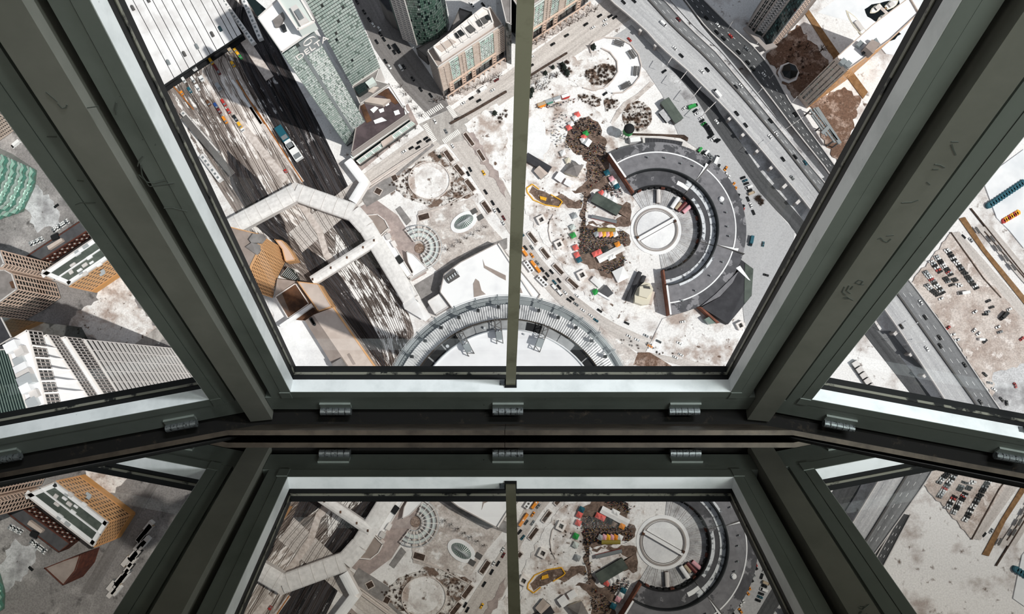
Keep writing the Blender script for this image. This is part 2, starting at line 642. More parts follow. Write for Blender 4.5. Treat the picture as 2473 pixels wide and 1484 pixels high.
# polygon following the bays at a distance d inward of the sill line: list of points from far left to far right
def inner_line(yy):
    """points of the bay polygon offset so that the middle bay lies at y = yy (layout units)"""
    d = -0.0141 - yy
    pts = []
    ks = (-2, -1, 0, 1, 2)
    lines = []
    for k in ks:
        Bk = bays[k]
        nrm = Vector((Bk.e.y, -Bk.e.x, 0))     # inward
        lines.append((Vector((Bk.o.x, Bk.o.y, 0)) + nrm * d, Bk.e))
    p0, e0 = lines[0]
    pts.append(p0 - e0 * (HALF - 0.02))
    for i in range(4):
        p, e = lines[i]
        q, f = lines[i + 1]
        det = e.x * -f.y + f.x * e.y
        rx, ry = q.x - p.x, q.y - p.y
        t = (rx * -f.y + f.x * ry) / det
        pts.append(p + e * t)
    p4, e4 = lines[4]
    pts.append(p4 + e4 * (HALF - 0.02))
    return pts

def ring_box(mb, y0, y1, z0, z1, i0=0, i1=5, frac=None):
    A, Bq = inner_line(y0), inner_line(y1)
    for i in range(i0, i1):
        a0, a1, b0, b1 = A[i], A[i + 1], Bq[i], Bq[i + 1]
        if frac:
            a0, a1 = a0.lerp(a1, frac[0]), a0.lerp(a1, frac[1])
            b0, b1 = b0.lerp(b1, frac[0]), b0.lerp(b1, frac[1])
        W = lambda p, zz_: EYE + Vector((p.x, p.y, zz_)) * SF
        mb.hexa([W(a0, z0), W(a1, z0), W(b1, z0), W(b0, z0), W(a0, z1), W(a1, z1), W(b1, z1), W(b0, z1)])
    return mb

# handrail strip in front of the glass: one piece per bay, the middle one in two lengths
t = thing('trim_5', EYE + Vector((0, -0.065, -0.95)) * SF, 'brownish steel strip running along below the windows', kind='structure')
for i in (0, 1, 3, 4):
    ring_box(MB(), -0.0678, -0.0615, -1.056, -0.916, i, i + 1).build('strip_length', 'rail_steel', t)
ring_box(MB(), -0.0678, -0.0615, -1.056, -0.916, 2, 3, (0, 0.4895)).build('strip_length', 'rail_steel', t)
ring_box(MB(), -0.0678, -0.0615, -1.056, -0.916, 2, 3, (0.4905, 1)).build('strip_length', 'rail_steel', t)
ring_box(MB(), -0.0615, -0.030, -1.080, -1.058).build('trim_6', 'gap_grime', kind='structure', label='grimy rusty gap below the window frames')
ring_box(MB(), -0.080, -0.0610, -1.080, -1.056).build('trim_7', 'black_seal', kind='structure', label='black base under the steel strip')
ring_box(MB(), -0.0724, -0.0679, -1.056, -0.955).build('trim_8', 'black_seal', kind='structure', label='black seal at the foot of the glass wall')
# the glass wall: one pane per bay, standing from the base to the ceiling
t = thing('wall_inner', EYE + Vector((0, -0.0725, -1.05)) * SF, 'dark reflecting glass wall facing the windows', kind='structure')
for i in range(5):
    ring_box(MB(), -0.0785, -0.0725, -1.050, 1.0, i, i + 1).build('glass_panel', 'dark_glass', t)
A = inner_line(-0.0718)
for i in (1, 2, 3, 4):
    p = A[i]
    MB().box(EYE + Vector((p.x, p.y - 0.001, -1.05)) * SF, 0.0035 * SF, 0.004 * SF, 2.05 * SF).build('joint_seal', 'black_seal', t)
# opaque panels above the windows, ceiling and end walls close the room
t = thing('wall_outer', bays[0].p(0, STOP + 0.06, 0), 'opaque panels above the windows', kind='structure')
for k, B in bays.items():
    mb = MB()
    B.fbox(mb, -HW - ST, HW + ST, STOP + 0.061, STOP + 0.32, -0.045, -0.002)
    mb.build('upper_panel', 'dark_interior', t)
    mb = MB()
    B.fbox(mb, -HW - ST, HW + ST, -0.13, -0.0555, -0.045, -0.03)
    mb.build('lower_panel', 'black_seal', t)
ring_box(MB(), -0.09, 1.35, 1.0, 1.02).build('ceiling', 'dark_interior', kind='structure', label='dark ceiling above the windows')
for sg, nm in ((0, 'wall_left'), (5, 'wall_right')):
    A, Bq = inner_line(-0.0785), inner_line(1.35)
    a, b = A[sg], Bq[sg]
    MB().bar(EYE + Vector((a.x, a.y, 0.0)) * SF, EYE + Vector((b.x, b.y, 0.0)) * SF, 0.02 * SF, 2.1 * SF).build(nm, 'dark_interior', kind='structure', label='end wall of the lookout strip')

# added fill lamps out of view that brighten the frames: housing, diffuser and light
mat('fill_lamp_housing', '#c9ccca', 0.4)
me_ = bpy.data.materials.new('fill_lamp_diffuser')
me_.use_nodes = True
pb = me_.node_tree.nodes['Principled BSDF']
pb.inputs['Emission Color'].default_value = (0.92, 0.97, 1.0, 1)
pb.inputs['Emission Strength'].default_value = 6.0
MATS['fill_lamp_diffuser'] = me_

def added_fill_lamp(x, y, power, col, label, L=1.3):
    c = EYE + Vector((x, y, 1.0 * SF - 0.002))
    t = thing('added_fill_lamp', c, label, 'lamp', 'added fill lamps of the lookout')
    MB().box((c.x, c.y, c.z - 0.07), L, 0.16, 0.07).build('housing', 'fill_lamp_housing', t)
    MB().box((c.x, c.y, c.z - 0.078), L - 0.06, 0.12, 0.008).build('diffuser', 'fill_lamp_diffuser', t)
    ld = bpy.data.lights.new('fill_light', 'AREA')
    ld.shape = 'RECTANGLE'
    ld.size, ld.size_y = L - 0.06, 0.12
    ld.energy = power
    ld.color = col
    lo = bpy.data.objects.new('fill_light', ld)
    COL.objects.link(lo)
    lo.location = (c.x, c.y, c.z - 0.085)
    lo.parent = t
    lo.matrix_parent_inverse = Matrix.Translation(-c)

added_fill_lamp(1.3, 1.70, 155, (0.93, 0.97, 1.0), 'added unseen fill lamp above the right end of the middle window')
added_fill_lamp(-1.5, 0.35, 7, (1.0, 0.98, 0.86), 'added unseen fill lamp by the glass wall to the left')
added_fill_lamp(2.3, 0.50, 58, (0.9, 1.0, 0.93), 'added unseen fill lamp by the glass wall to the right')

# scratches cut into the paint of the frames by visitors
def on_bay(B, n, u, v):
    """point of the frame plane (height n of bay B) seen at this pixel"""
    a, b = u - CX, -(v - CY)
    d = Vector((a, b * CA + FPX * SA, b * SA - FPX * CA))
    o = B.p(0, 0, n)
    return EYE + d * ((o - EYE).dot(B.n) / d.dot(B.n))
def scratches(par, B, n, lines, w=0.0016):
    for ln in lines:
        P = [on_bay(B, n, ln[i], ln[i + 1]) for i in range(0, len(ln), 2)]
        mb = MB()
        for i in range(len(P) - 1):
            mb.bar(P[i] + B.n * 0.0004, P[i + 1] + B.n * 0.0004, w, 0.0006, up=B.n)
        mb.build('scratch', 'scratch_dark', par)
mat('scratch_dark', '#555a55', 0.8)
midR = Bay(bays[0].o + bays[0].e * HALF, (bays[0].ang + bays[1].ang) / 2)
midL = Bay(bays[-1].o + bays[-1].e * HALF, (bays[-1].ang + bays[0].ang) / 2)
tR, tL = bpy.data.objects['trim_3'], bpy.data.objects['trim_2']
T_ = lambda *q: [c for i in range(0, len(q), 2) for c in z('T', q[i], q[i + 1])]
S_ = lambda *q: [c for i in range(0, len(q), 2) for c in z('S', q[i], q[i + 1])]
P_ = lambda *q: [c for i in range(0, len(q), 2) for c in z('P', q[i], q[i + 1])]
scratches(tR, midR, 0.0126, [T_(310, 790, 350, 775, 380, 800, 330, 800), T_(350, 775, 430, 820), T_(330, 655, 300, 720, 345, 760), T_(385, 640, 350, 705, 400, 740), T_(430, 650, 400, 690), T_(455, 610, 500, 575, 550, 590, 520, 630, 455, 610), T_(500, 630, 560, 630),
                             T_(720, 90, 760, 70, 790, 110, 840, 125, 885, 85), T_(830, 50, 915, 40), S_(1600, 210, 1690, 212), S_(1608, 240, 1630, 310, 1660, 370), S_(1405, 480, 1470, 490, 1525, 520), S_(1380, 540, 1450, 540), S_(1310, 690, 1350, 725), S_(1010, 940, 1130, 935, 1210, 905)], 0.0022)
scratches(bpy.data.objects['window_1'], bays[0], 0.0, [P_(1645, 900, 1660, 830, 1710, 775), P_(1680, 880, 1700, 1010, 1780, 1135), P_(1660, 1000, 1760, 1090, 1850, 1100, 1990, 1065), P_(1790, 1140, 1900, 1125, 2080, 1100), P_(1585, 1395, 1610, 1372, 1670, 1385), P_(1960, 1400, 2060, 1395, 2240, 1440), P_(1390, 130, 1370, 220, 1385, 280)])
scratches(bpy.data.objects['window_2'], bays[-1], 0.0, [P_(900, 1360, 960, 1335, 1140, 1335), P_(920, 1070, 1000, 1075), P_(560, 545, 680, 548)])
scratches(tL, midL, 0.0126, [P_(690, 150, 740, 205, 790, 195, 800, 160), P_(1040, 200, 1180, 180), P_(550, 10, 690, 130)])

# ================================================================ ground
TRK = math.radians(-56)          # heading of the railway on the ground
mat('snow_ground', '#f3f1f0', 0.95, col2='#b9aea9', scale=0.035, lo=0.52, hi=0.68, col3='#75645b', lo3=0.60, hi3=0.70, scale3=0.12, detail=8, grit=0.16, gscale=0.80)
mat('park_snow', '#f6f4f3', 0.95, col2='#b9aaa2', scale=0.06, lo=0.46, hi=0.62, col3='#6f5a4e', lo3=0.60, hi3=0.66, scale3=0.16, detail=9, grit=0.2, gscale=0.80)
mat('brush_snow', '#e9e4e0', 0.95, col2='#7d695d', scale=0.12, lo=0.46, hi=0.56, col3='#3f322b', lo3=0.56, hi3=0.64, scale3=0.3, detail=9, grit=0.40, gscale=0.80)
mat('clean_snow', '#f4f4f5', 0.95, col2='#d9d9dc', scale=0.03, lo=0.45, hi=0.7, grit=0.06, gscale=0.80)
mat('grey_snow', '#dadadc', 0.95, col2='#9a989a', scale=0.05, lo=0.45, hi=0.65, col3='#55504f', lo3=0.64, hi3=0.7, scale3=0.2, detail=9, grit=0.35, gscale=0.80)
mat('asphalt_light', '#c3beba', 0.9, col2='#a29c98', scale=0.25, lo=0.35, hi=0.65, stretch=(0.95, 1.0, 0.12), detail=5, grit=0.22, gscale=0.80)
mat('asphalt_mid', '#a09c9b', 0.9, col2='#85817f', scale=0.2, lo=0.35, hi=0.65, detail=5, grit=0.28, gscale=0.80)
mat('asphalt_salt', '#c9c9ca', 0.9, col2='#a9a9ac', scale=0.22, lo=0.35, hi=0.65, uv=True, stretch=(0, 0.03, 1.0), detail=4, grit=0.15, gscale=0.80)
mat('slush_ground', '#94908f', 0.9, col2='#bdb8b6', scale=0.03, lo=0.5, hi=0.66, col3='#63605f', lo3=0.56, hi3=0.66, scale3=0.07, detail=9, grit=0.3, gscale=0.8)
mat('asphalt_grey', '#8e8f91', 0.9, col2='#6f7072', scale=0.25, lo=0.35, hi=0.65, uv=True, stretch=(0, 0.03, 1.0), detail=4, grit=0.15, gscale=0.80)
mat('asphalt_dark', '#5b5c5e', 0.9, col2='#454648', scale=0.25, lo=0.35, hi=0.65, uv=True, stretch=(0, 0.03, 1.0), detail=4, grit=0.20, gscale=0.80)
mat('street_uv', '#d9d2cd', 0.9, col2='#bdb5b0', scale=0.3, lo=0.35, hi=0.65, uv=True, stretch=(0, 0.03, 1.0), detail=4, grit=0.20, gscale=0.80)
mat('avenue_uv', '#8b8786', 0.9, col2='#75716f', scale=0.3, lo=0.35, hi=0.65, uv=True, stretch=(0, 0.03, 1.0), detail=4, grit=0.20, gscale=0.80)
mat('platform_pale', '#ddd3cd', 0.9, col2='#b9ada6', scale=0.3, lo=0.4, hi=0.65)
mat('rail_rust', '#4a3a32', 0.6, 0.3)
mat('rail_orange', '#a8672e', 0.7)
mat('mud', '#8d786c', 0.95, col2='#67564c', scale=0.15, lo=0.4, hi=0.6, col3='#d5cbc5', lo3=0.64, hi3=0.70, scale3=0.25, detail=9, grit=0.45, gscale=0.80)
mat('dirt_brown', '#7b6152', 0.95, col2='#b49f93', scale=0.1, lo=0.5, hi=0.64, col3='#4b3a31', lo3=0.6, hi3=0.68, scale3=0.3, detail=9, grit=0.40, gscale=0.80)
mat('plaza', '#dcd4cf', 0.9, col2='#bcb1ab', scale=0.12, lo=0.42, hi=0.62, detail=8, col3='#f3f0ee', lo3=0.55, hi3=0.62, scale3=0.09, grit=0.28, gscale=0.80)
mat('plaza_pink', '#b9aaa5', 0.9, col2='#a19390', scale=0.2, lo=0.4, hi=0.62, detail=7, grit=0.25, gscale=0.80)
mat('tram_brown', '#94724f', 0.9, col2='#7d5d3e', scale=0.3, lo=0.4, hi=0.6)
mat('white_paint', '#f2efec', 0.8)
mat('lane_paint', '#dedede', 0.8)
mat('kerb', '#d2c8c2', 0.85)
mat('soil', '#5a4a41', 0.95, col2='#3c302a', scale=0.4, lo=0.4, hi=0.6)
mat('ice', '#f3f4f6', 0.6, col2='#dfe2e6', scale=0.03, lo=0.4, hi=0.6)
mat('open_water', '#0d1518', 0.15)
mat('lot_dirt', '#ddd2cb', 0.95, col2='#bcaca3', scale=0.06, lo=0.42, hi=0.6, col3='#ece3de', lo3=0.56, hi3=0.64, scale3=0.1, detail=9, grit=0.30, gscale=0.80)

MB().prism([(-1600, -1400), (1600, -1400), (1600, 1600), (-1600, 1600)], -2, 0).build('ground', 'snow_ground', kind='structure', recentre=False, label='snow covered ground of the city')

# ---------------------------------------------------------------- railway corridor
RL = px(300, -40, 390, 215, 440, 300, 520, 440, 610, 580, 735, 700, 820, 800, 905, 900, 960, 960)
RR = px(585, -40, 690, 150, 770, 300, 850, 470, 905, 570, 975, 720, 1000, 800, 985, 900, 1010, 960)
NR = 40

def resample2(pts, n):
    return [(p.x, p.y) for p in resample([Vector((a, b, 0)) for a, b in pts], n)]

RLs, RRs = resample2(RL, NR), resample2(RR, NR)

def lane(f, i):
    a, b = RLs[i], RRs[i]
    return (a[0] + (b[0] - a[0]) * f, a[1] + (b[1] - a[1]) * f)

def lane_path(f, i0=0, i1=NR):
    return [lane(f, i) for i in range(i0, i1 + 1)]

def rband(name, f0, f1, i0, i1, m, label):
    LAYER[0] += 0.012
    fm = (f0 + f1) / 2
    A, B_ = [], []
    for i in range(i0, i1 + 1):
        k = 1.0 if (f0 <= 0 and f1 >= 1) else min(1.0, (i - i0) / 3.0, (i1 - i) / 3.0)
        A.append(lane(fm + (f0 - fm) * max(k, .02), i))
        B_.append(lane(fm + (f1 - fm) * max(k, .02), i))
    FLAT.append(([tuple(G(*q, LAYER[0]).xy) for q in A] + [tuple(G(*q, LAYER[0]).xy) for q in reversed(B_)], LAYER[0]))
    return band_mb(A, B_, LAYER[0], 0.6, max(8, 2 * (i1 - i0))).build(name, m, kind='structure', label=label, recentre=False)

def track_mat(name, dark, mid, snow, dk, sn):
    """ballast with fine streaks along the rails; dk and sn shift how much is dark and how much snow lies"""
    m = bpy.data.materials.new(name)
    m.use_nodes = True
    nt = m.node_tree
    N, Lk = nt.nodes, nt.links
    b = N['Principled BSDF']
    b.inputs['Roughness'].default_value = 0.95
    b.inputs['Specular IOR Level'].default_value = 0.2
    uv = N.new('ShaderNodeUVMap')
    geo = N.new('ShaderNodeNewGeometry')
    def noise(src, scale, sx, sy, det):
        mp = N.new('ShaderNodeMapping')
        mp.inputs['Scale'].default_value = (sx, sy, 1)
        Lk.new(src, mp.inputs[0])
        n = N.new('ShaderNodeTexNoise')
        n.inputs['Scale'].default_value = scale
        n.inputs['Detail'].default_value = det
        n.inputs['Roughness'].default_value = 0.65
        Lk.new(mp.outputs[0], n.inputs['Vector'])
        return n.outputs['Fac']
    def add(x, y, k):
        q = N.new('ShaderNodeMath')
        q.operation = 'MULTIPLY_ADD'
        q.inputs[1].default_value = k
        Lk.new(y, q.inputs[0])
        Lk.new(x, q.inputs[2])
        return q.outputs[0]
    def rng(x, lo, hi):
        r = N.new('ShaderNodeMapRange')
        r.inputs['From Min'].default_value, r.inputs['From Max'].default_value = lo, hi
        Lk.new(x, r.inputs['Value'])
        return r.outputs[0]
    def mix(f, c1, c2):
        q = N.new('ShaderNodeMix')
        q.data_type = 'RGBA'
        Lk.new(f, q.inputs[0])
        for k, c in ((6, c1), (7, c2)):
            if isinstance(c, tuple):
                q.inputs[k].default_value = c
            else:
                Lk.new(c, q.inputs[k])
        return q.outputs[2]
    fine = noise(uv.outputs[0], 1.0, 0.035, 0.75, 6)
    wide = noise(uv.outputs[0], 1.0, 0.012, 0.16, 3)
    big = noise(geo.outputs['Position'], 0.03, 1, 1, 3)
    speck = noise(geo.outputs['Position'], 0.9, 1, 1, 4)
    d = rng(add(add(fine, wide, 0.7), speck, 0.25), 0.86 + dk, 1.10 + dk)
    base = mix(d, lin(mid), lin(dark))
    sw = noise(uv.outputs[0], 1.0, 0.06, 0.34, 7)
    sm = rng(add(add(sw, big, 0.7), speck, 0.2), 1.00 - sn, 1.06 - sn)
    Lk.new(mix(sm, base, lin(snow)), b.inputs['Base Color'])
    m.diffuse_color = lin(mid)
    MATS[name] = m

track_mat('ballast', '#463e3a', '#958a84', '#efebe8', 0.02, 0.0)
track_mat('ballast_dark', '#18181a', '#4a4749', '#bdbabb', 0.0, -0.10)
track_mat('ballast_snow', '#2f2926', '#7b716c', '#f4f1ef', 0.0, 0.075)
track_mat('ballast_pale', '#6d625c', '#c3b8b1', '#f2ece8', 0.06, 0.05)
rband('track_bed', 0, 1, 0, NR, 'ballast', 'wide bed of railway tracks with dirty snow')
rband('track_bed', 0.34, 0.62, 5, 24, 'ballast_pale', 'pale brown strip of railway tracks')
rband('track_bed', 0.66, 1.0, 1, 24, 'ballast_dark', 'black strip of railway tracks beside the glass tower')  # darker ballast along the right side of the corridor
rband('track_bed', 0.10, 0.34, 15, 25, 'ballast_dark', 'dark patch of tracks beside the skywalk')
rband('track_bed', 0.46, 0.90, 24, NR, 'ballast_snow', 'snow patched strip of railway tracks')
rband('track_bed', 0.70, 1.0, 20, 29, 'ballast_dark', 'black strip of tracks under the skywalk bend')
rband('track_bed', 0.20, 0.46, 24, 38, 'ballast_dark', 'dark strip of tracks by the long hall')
for k, f in enumerate((0.20, 0.26, 0.32, 0.385, 0.45, 0.52, 0.58, 0.64, 0.70, 0.76, 0.82, 0.88, 0.94)):
    t = thing('railway_track', G(*lane(f, 20)), 'railway track of the bundle running past the skywalk', kind='structure')
    pts = [G(u, v) for u, v in lane_path(f, 7, NR)]
    for off in (-0.8, 0.8):
        q = []
        for i, p in enumerate(pts):
            d = (pts[min(i + 1, len(pts) - 1)] - pts[max(i - 1, 0)]).normalized()
            q.append(p + Vector((-d.y, d.x, 0)) * off)
        path_mb(q, 0.28, 0.1, 0.5).build('rail', 'rail_rust', t)
# pale platforms and orange lined service strips
LAYER[0] = max(LAYER[0], 0.3)
for nm, pts, wd, m, lab in (
        ('platform', zz('E', 830, 110, 1440, 880), 6.5, 'platform_pale', 'long pale platform between the tracks, ending at the skywalk'),
        ('platform', zz('E', 1540, 1040, 1840, 1484) + zz('I', 1230, 480, 1320, 560), 5.5, 'platform_pale', 'pale platform passing below the skywalk'),
        ('platform', zz('E', 1010, 0, 1640, 890), 3.0, 'platform_pale', 'narrow pale strip with orange edge between the tracks'),
        ('platform', zz('A', 1390, 960, 1740, 1484), 2.0, 'clean_snow', 'narrow snowy strip beside the orange edged track'),
        ('platform', zz('A', 1500, 430, 1840, 940), 8.0, 'platform_pale', 'tapering pale platform below the two white trains')):
    t = path_mb([G(u, v) for u, v in pts], wd, 0, LAYER[0] + 0.5)
    t.build(nm, m, label=lab, kind='structure')
for pts, lab in ((zz('A', 660, 1000, 930, 1310), 'orange edged rail strip near the train shed mouth'), (zz('E', 1070, 0, 1640, 890), 'long orange rail strip beside the narrow platform'),
                 (zz('A', 1440, 960, 1780, 1484), 'orange strip between the snowy tracks')):
    path_mb([G(u, v) for u, v in pts], 0.9, 0, LAYER[0] + 0.65).build('edge_strip', 'rail_orange', label=lab, kind='structure')

# ---------------------------------------------------------------- streets and open areas
LAYER[0] = 0.3
# left of the railway, seen in the left window and in the glass wall
patch('street_ground', px(-420, 150, 330, 130, 440, 330, 560, 560, 420, 850, 480, 960, -350, 960), 'slush_ground', label='grey street ground north of the railway')
patch('snow_field', px(180, 760, 300, 690, 400, 820, 330, 850, 160, 800), 'park_snow', label='patch of rough snow between the office blocks')
# main east-west street (lower left to upper right)
LS1 = px(700, 560, 865, 430, 1030, 310, 1225, 175, 1420, 30, 1470, -10)
LS2 = px(730, 610, 905, 462, 1075, 345, 1240, 232, 1480, 75, 1560, 20)
road('street', LS1, LS2, 'street_uv', label='wide pale street crossing below the tan apartment blocks')
# avenue (upper left to lower right)
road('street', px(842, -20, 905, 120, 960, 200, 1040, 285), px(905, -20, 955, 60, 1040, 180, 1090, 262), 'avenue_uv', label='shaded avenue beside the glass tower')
road('street', px(1070, 335, 1120, 400, 1180, 490, 1235, 570, 1275, 650, 1360, 745, 1440, 800, 1560, 860, 1750, 915, 1850, 940),
     px(1115, 315, 1170, 380, 1225, 450, 1262, 560, 1310, 630, 1390, 715, 1470, 775, 1570, 820, 1780, 880, 1850, 905), 'street_uv', n=24, label='curved street with buses and cars beside the rail museum')
patch('street_crossing', px(1012, 300, 1090, 262, 1150, 300, 1120, 340, 1062, 350), 'asphalt_light', label='street crossing with four zebra crossings')
# sidewalks
road('sidewalk', px(905, 470, 1075, 353, 1120, 400), px(910, 480, 1078, 364, 1112, 405), 'plaza', label='pale sidewalk along the street')
patch('sidewalk', px(985, 250, 1010, 300, 870, 415, 850, 385), 'plaza_pink', label='pinkish sidewalk in front of the glass canopy')
patch('sidewalk', px(1075, 235, 1222, 140, 1225, 165, 1085, 258), 'plaza', label='sidewalk with bare trees below the left tan apartment block')
patch('sidewalk', px(1258, 112, 1425, 5, 1440, 18, 1262, 138), 'plaza', label='sidewalk below the right tan apartment block')
# service yard beside the expressway
patch('yard', px(1525, 60, 1600, 135, 1700, 260, 1760, 350, 1840, 470, 1920, 560, 1900, 690, 1800, 800, 1775, 560, 1735, 440, 1700, 370, 1640, 330, 1600, 230, 1560, 170, 1480, 90), 'asphalt_salt', label='grey yard with parked cars between rail museum and expressway')
patch('yard_snow', px(1590, 130, 1640, 190, 1705, 275, 1690, 290, 1640, 225, 1600, 160), 'grey_snow', label='rough snow beside the under-deck road')
# park shaped like a snail
patch('garden', zz('C', 900, 560, 960, 500, 1080, 455, 1260, 465, 1400, 540, 1490, 660, 1525, 790, 1500, 930, 1420, 1030, 1310, 1110, 1180, 1120, 1080, 1060, 1180, 960, 1240, 870, 1235, 740, 1150, 630, 1050, 585, 930, 640), 'clean_snow', label='snowy terrace garden curling round the brown hill')
patch('garden', zz('C', 540, 740, 700, 660, 770, 720, 930, 690, 930, 620, 1060, 590, 1170, 660, 1240, 760, 1240, 870, 1180, 960, 1080, 1050, 940, 1080, 830, 1050, 660, 960), 'park_snow', label='snowy hill with bare brown shrubs')
patch('garden', zz('C', 860, 850, 1060, 760, 1200, 770, 1230, 870, 1170, 980, 960, 1030, 870, 950), 'brush_snow', label='brown shrubby slope of the hill')
patch('garden', px(1255, 215, 1330, 200, 1420, 215, 1440, 230, 1330, 240, 1250, 290), 'park_snow', label='snowy slope left of the hill')
patch('garden', zz('C', 760, 1130, 1050, 1160, 1040, 1260, 990, 1280, 780, 1200), 'brush_snow', label='brown shrub bed below the hill')
patch('garden', zz('C', 1080, 1190, 1220, 1170, 1280, 1230, 1220, 1300, 1100, 1330), 'brush_snow', label='brown shrub bed beside the round mound')
patch('garden_path', zz('C', 1640, 970, 1690, 1000, 1500, 1170, 1330, 1290, 1240, 1420, 1180, 1484, 1150, 1484, 1230, 1330, 1320, 1220, 1480, 1120), 'plaza', label='curved path beside the round mound')
patch('mound', circ(*z('C', 1480, 1390), 36, 37), 'brush_snow', label='round mound covered in brown shrubs')
# crowd ground of the rail park
patch('park', px(1250, 260, 1420, 240, 1475, 300, 1500, 360, 1470, 390, 1530, 480, 1530, 560, 1550, 640, 1580, 700, 1590, 770, 1480, 770, 1400, 700, 1330, 610, 1262, 500, 1252, 400), 'park_snow', label='snowy grounds of the rail museum')
patch('clear_snow', px(1255, 300, 1300, 280, 1330, 340, 1310, 385, 1280, 390, 1255, 375), 'clean_snow', label='smooth snow slope left of the crowd')
patch('path', zz('G', 640, 300, 700, 180, 800, 130, 900, 110, 1000, 180, 1060, 330, 1110, 420, 1160, 620, 1120, 760, 1150, 900, 1180, 1000, 960, 960, 900, 1010, 850, 1060, 690, 1000, 880, 860, 880, 650, 760, 560, 640, 460), 'mud', label='trampled brown ground under the crowd')
patch('path', zz('G', 830, 1000, 910, 1000, 880, 1200, 880, 1484, 790, 1484, 810, 1200), 'mud', label='brown path from the crowd down to the festival square')
patch('path', zz('K', 790, 330, 1000, 330, 1390, 420, 1380, 560, 1290, 640, 1330, 760, 1180, 960, 1100, 940, 960, 840, 800, 760, 770, 560), 'mud', label='muddy festival square full of people')
patch('path', zz('K', 1060, 80, 1400, 60, 1420, 300, 1320, 330, 900, 320, 900, 280, 1200, 290, 1300, 210), 'mud', label='brown path between the museum trains')
patch('path', zz('K', 280, -40, 620, -30, 830, 40, 800, 110, 560, 70), 'mud', label='brown path beside the yellow barrels')
patch('lawn', zz('K', 430, 300, 470, 190, 620, 180, 740, 190, 740, 560, 620, 640, 480, 500, 420, 390), 'park_snow', label='round snowy lawn with two concrete wells')
# parks west of the street
patch('garden', px(930, 440, 1000, 400, 1050, 360, 1075, 372, 1125, 440, 1145, 470, 1060, 510, 985, 480), 'brush_snow', label='square garden with brown hedges around the round mound')
patch('garden', circ(1037, 437, 50, 45), 'park_snow', label='round snowy mound in the square garden')
patch('garden', circ(1037, 437, 36, 33), 'snow_ground', label='top of the round snowy mound')
patch('plaza', px(1010, 510, 1140, 480, 1180, 540, 1225, 590, 1060, 660, 1000, 600), 'plaza', label='pale plaza around the oval skylight')
patch('plaza', px(870, 500, 905, 480, 960, 520, 1010, 600, 1030, 660, 995, 680, 930, 590), 'plaza_pink', label='terrace beside the skywalk')
patch('lawn', px(1120, 300, 1200, 250, 1225, 300, 1222, 440, 1180, 400), 'park_snow', label='snowy garden right of the crossing')
patch('path', px(1118, 330, 1140, 318, 1180, 385, 1222, 455, 1222, 478, 1170, 400), 'plaza_pink', label='brown walkway beside the raised planters')
patch('ramp', px(868, 470, 945, 430, 960, 455, 885, 500), 'asphalt_mid', label='grey ramp beside the skywalk end')
patch('lane', px(1000, 690, 1150, 600, 1225, 575, 1225, 600, 1060, 690, 1062, 706, 1030, 745), 'asphalt_mid', label='grey service lane between plaza and white roof')
patch('snow_bank', px(640, 700, 730, 720, 860, 900, 700, 900), 'clean_snow', label='snowy yard left of the long hall')
patch('yard', px(1600, 770, 1690, 740, 1800, 780, 1760, 890, 1560, 850), 'park_snow', label='snow south of the roundhouse')
patch('sidewalk', px(1450, 790, 1560, 870, 1730, 920, 1850, 960, 1400, 960), 'plaza', label='pale ground beside the round tower roof')
patch('yard', zz('O', 440, 1000, 500, 850, 640, 850, 900, 1010, 860, 1060), 'dirt_brown', label='brown yard in the corner of the window')
# east of the expressway
patch('field', px(1850, 130, 1925, 60, 2010, 160, 1960, 260, 1910, 230), 'dirt_brown', label='brown waste ground between the tower and the slab block')
patch('plaza', px(1945, 5, 2000, -20, 2120, 0, 2040, 130, 2010, 140), 'snow_ground', label='pale streets by the harbour')
road('tramway', zz('D', 1190, 130, 1540, 690, 1900, 1180), zz('D', 1250, 110, 1610, 630, 1960, 1100), 'tram_brown', label='brown tramway strip by the harbour')
patch('field', px(1960, 250, 2040, 210, 2080, 240, 2030, 400, 1990, 340), 'dirt_brown', label='brown field beyond the pergola')
# right window
patch('lot', px(2201, 685, 2300, 560, 2473, 760, 2560, 900, 2560, 1040, 2420, 990, 2290, 800), 'lot_dirt', label='dirt parking lot with rows of cars')
road('street', zz('T', 1590, 20, 2473, 1060) + px(2560, 890), zz('T', 1700, 0, 2473, 880) + px(2560, 840), 'street_uv', label='pale street beyond the parking lot')
road('tramway', zz('S', 1700, 1130, 1950, 1484) + zz('T', 2473, 860) + px(2560, 840), zz('S', 1770, 1110, 2010, 1484) + zz('T', 2473, 760) + px(2560, 820), 'tram_brown', label='brown tramway strip beyond the parking lot')
patch('field', px(2400, 900, 2473, 880, 2560, 960, 2560, 1060, 2400, 985), 'grey_snow', label='rough ground beside the expressway')
patch('ice', px(1975, 30, 2060, -30, 2330, -60, 2330, 160, 2140, 130, 2080, 60, 2010, 40), 'ice', label='frozen harbour')
patch('ice', zz('S', 1980, 660, 2473, 300, 2473, 1484, 2300, 1270, 2150, 1120), 'ice', label='snow covered quay')
for pts in (zz('D', 1920, 110, 2000, 50, 2200, 10, 2330, 0, 2340, 60, 2290, 140, 2190, 230, 2080, 270, 1950, 200), zz('D', 2030, 300, 2210, 230, 2330, 190, 2400, 140, 2470, 150, 2400, 260, 2280, 360, 2150, 400, 2060, 360),
            zz('D', 2190, 440, 2300, 370, 2360, 400, 2280, 470, 2210, 490)):
    patch('open_water', pts, 'open_water', label='dark open water around the boats')
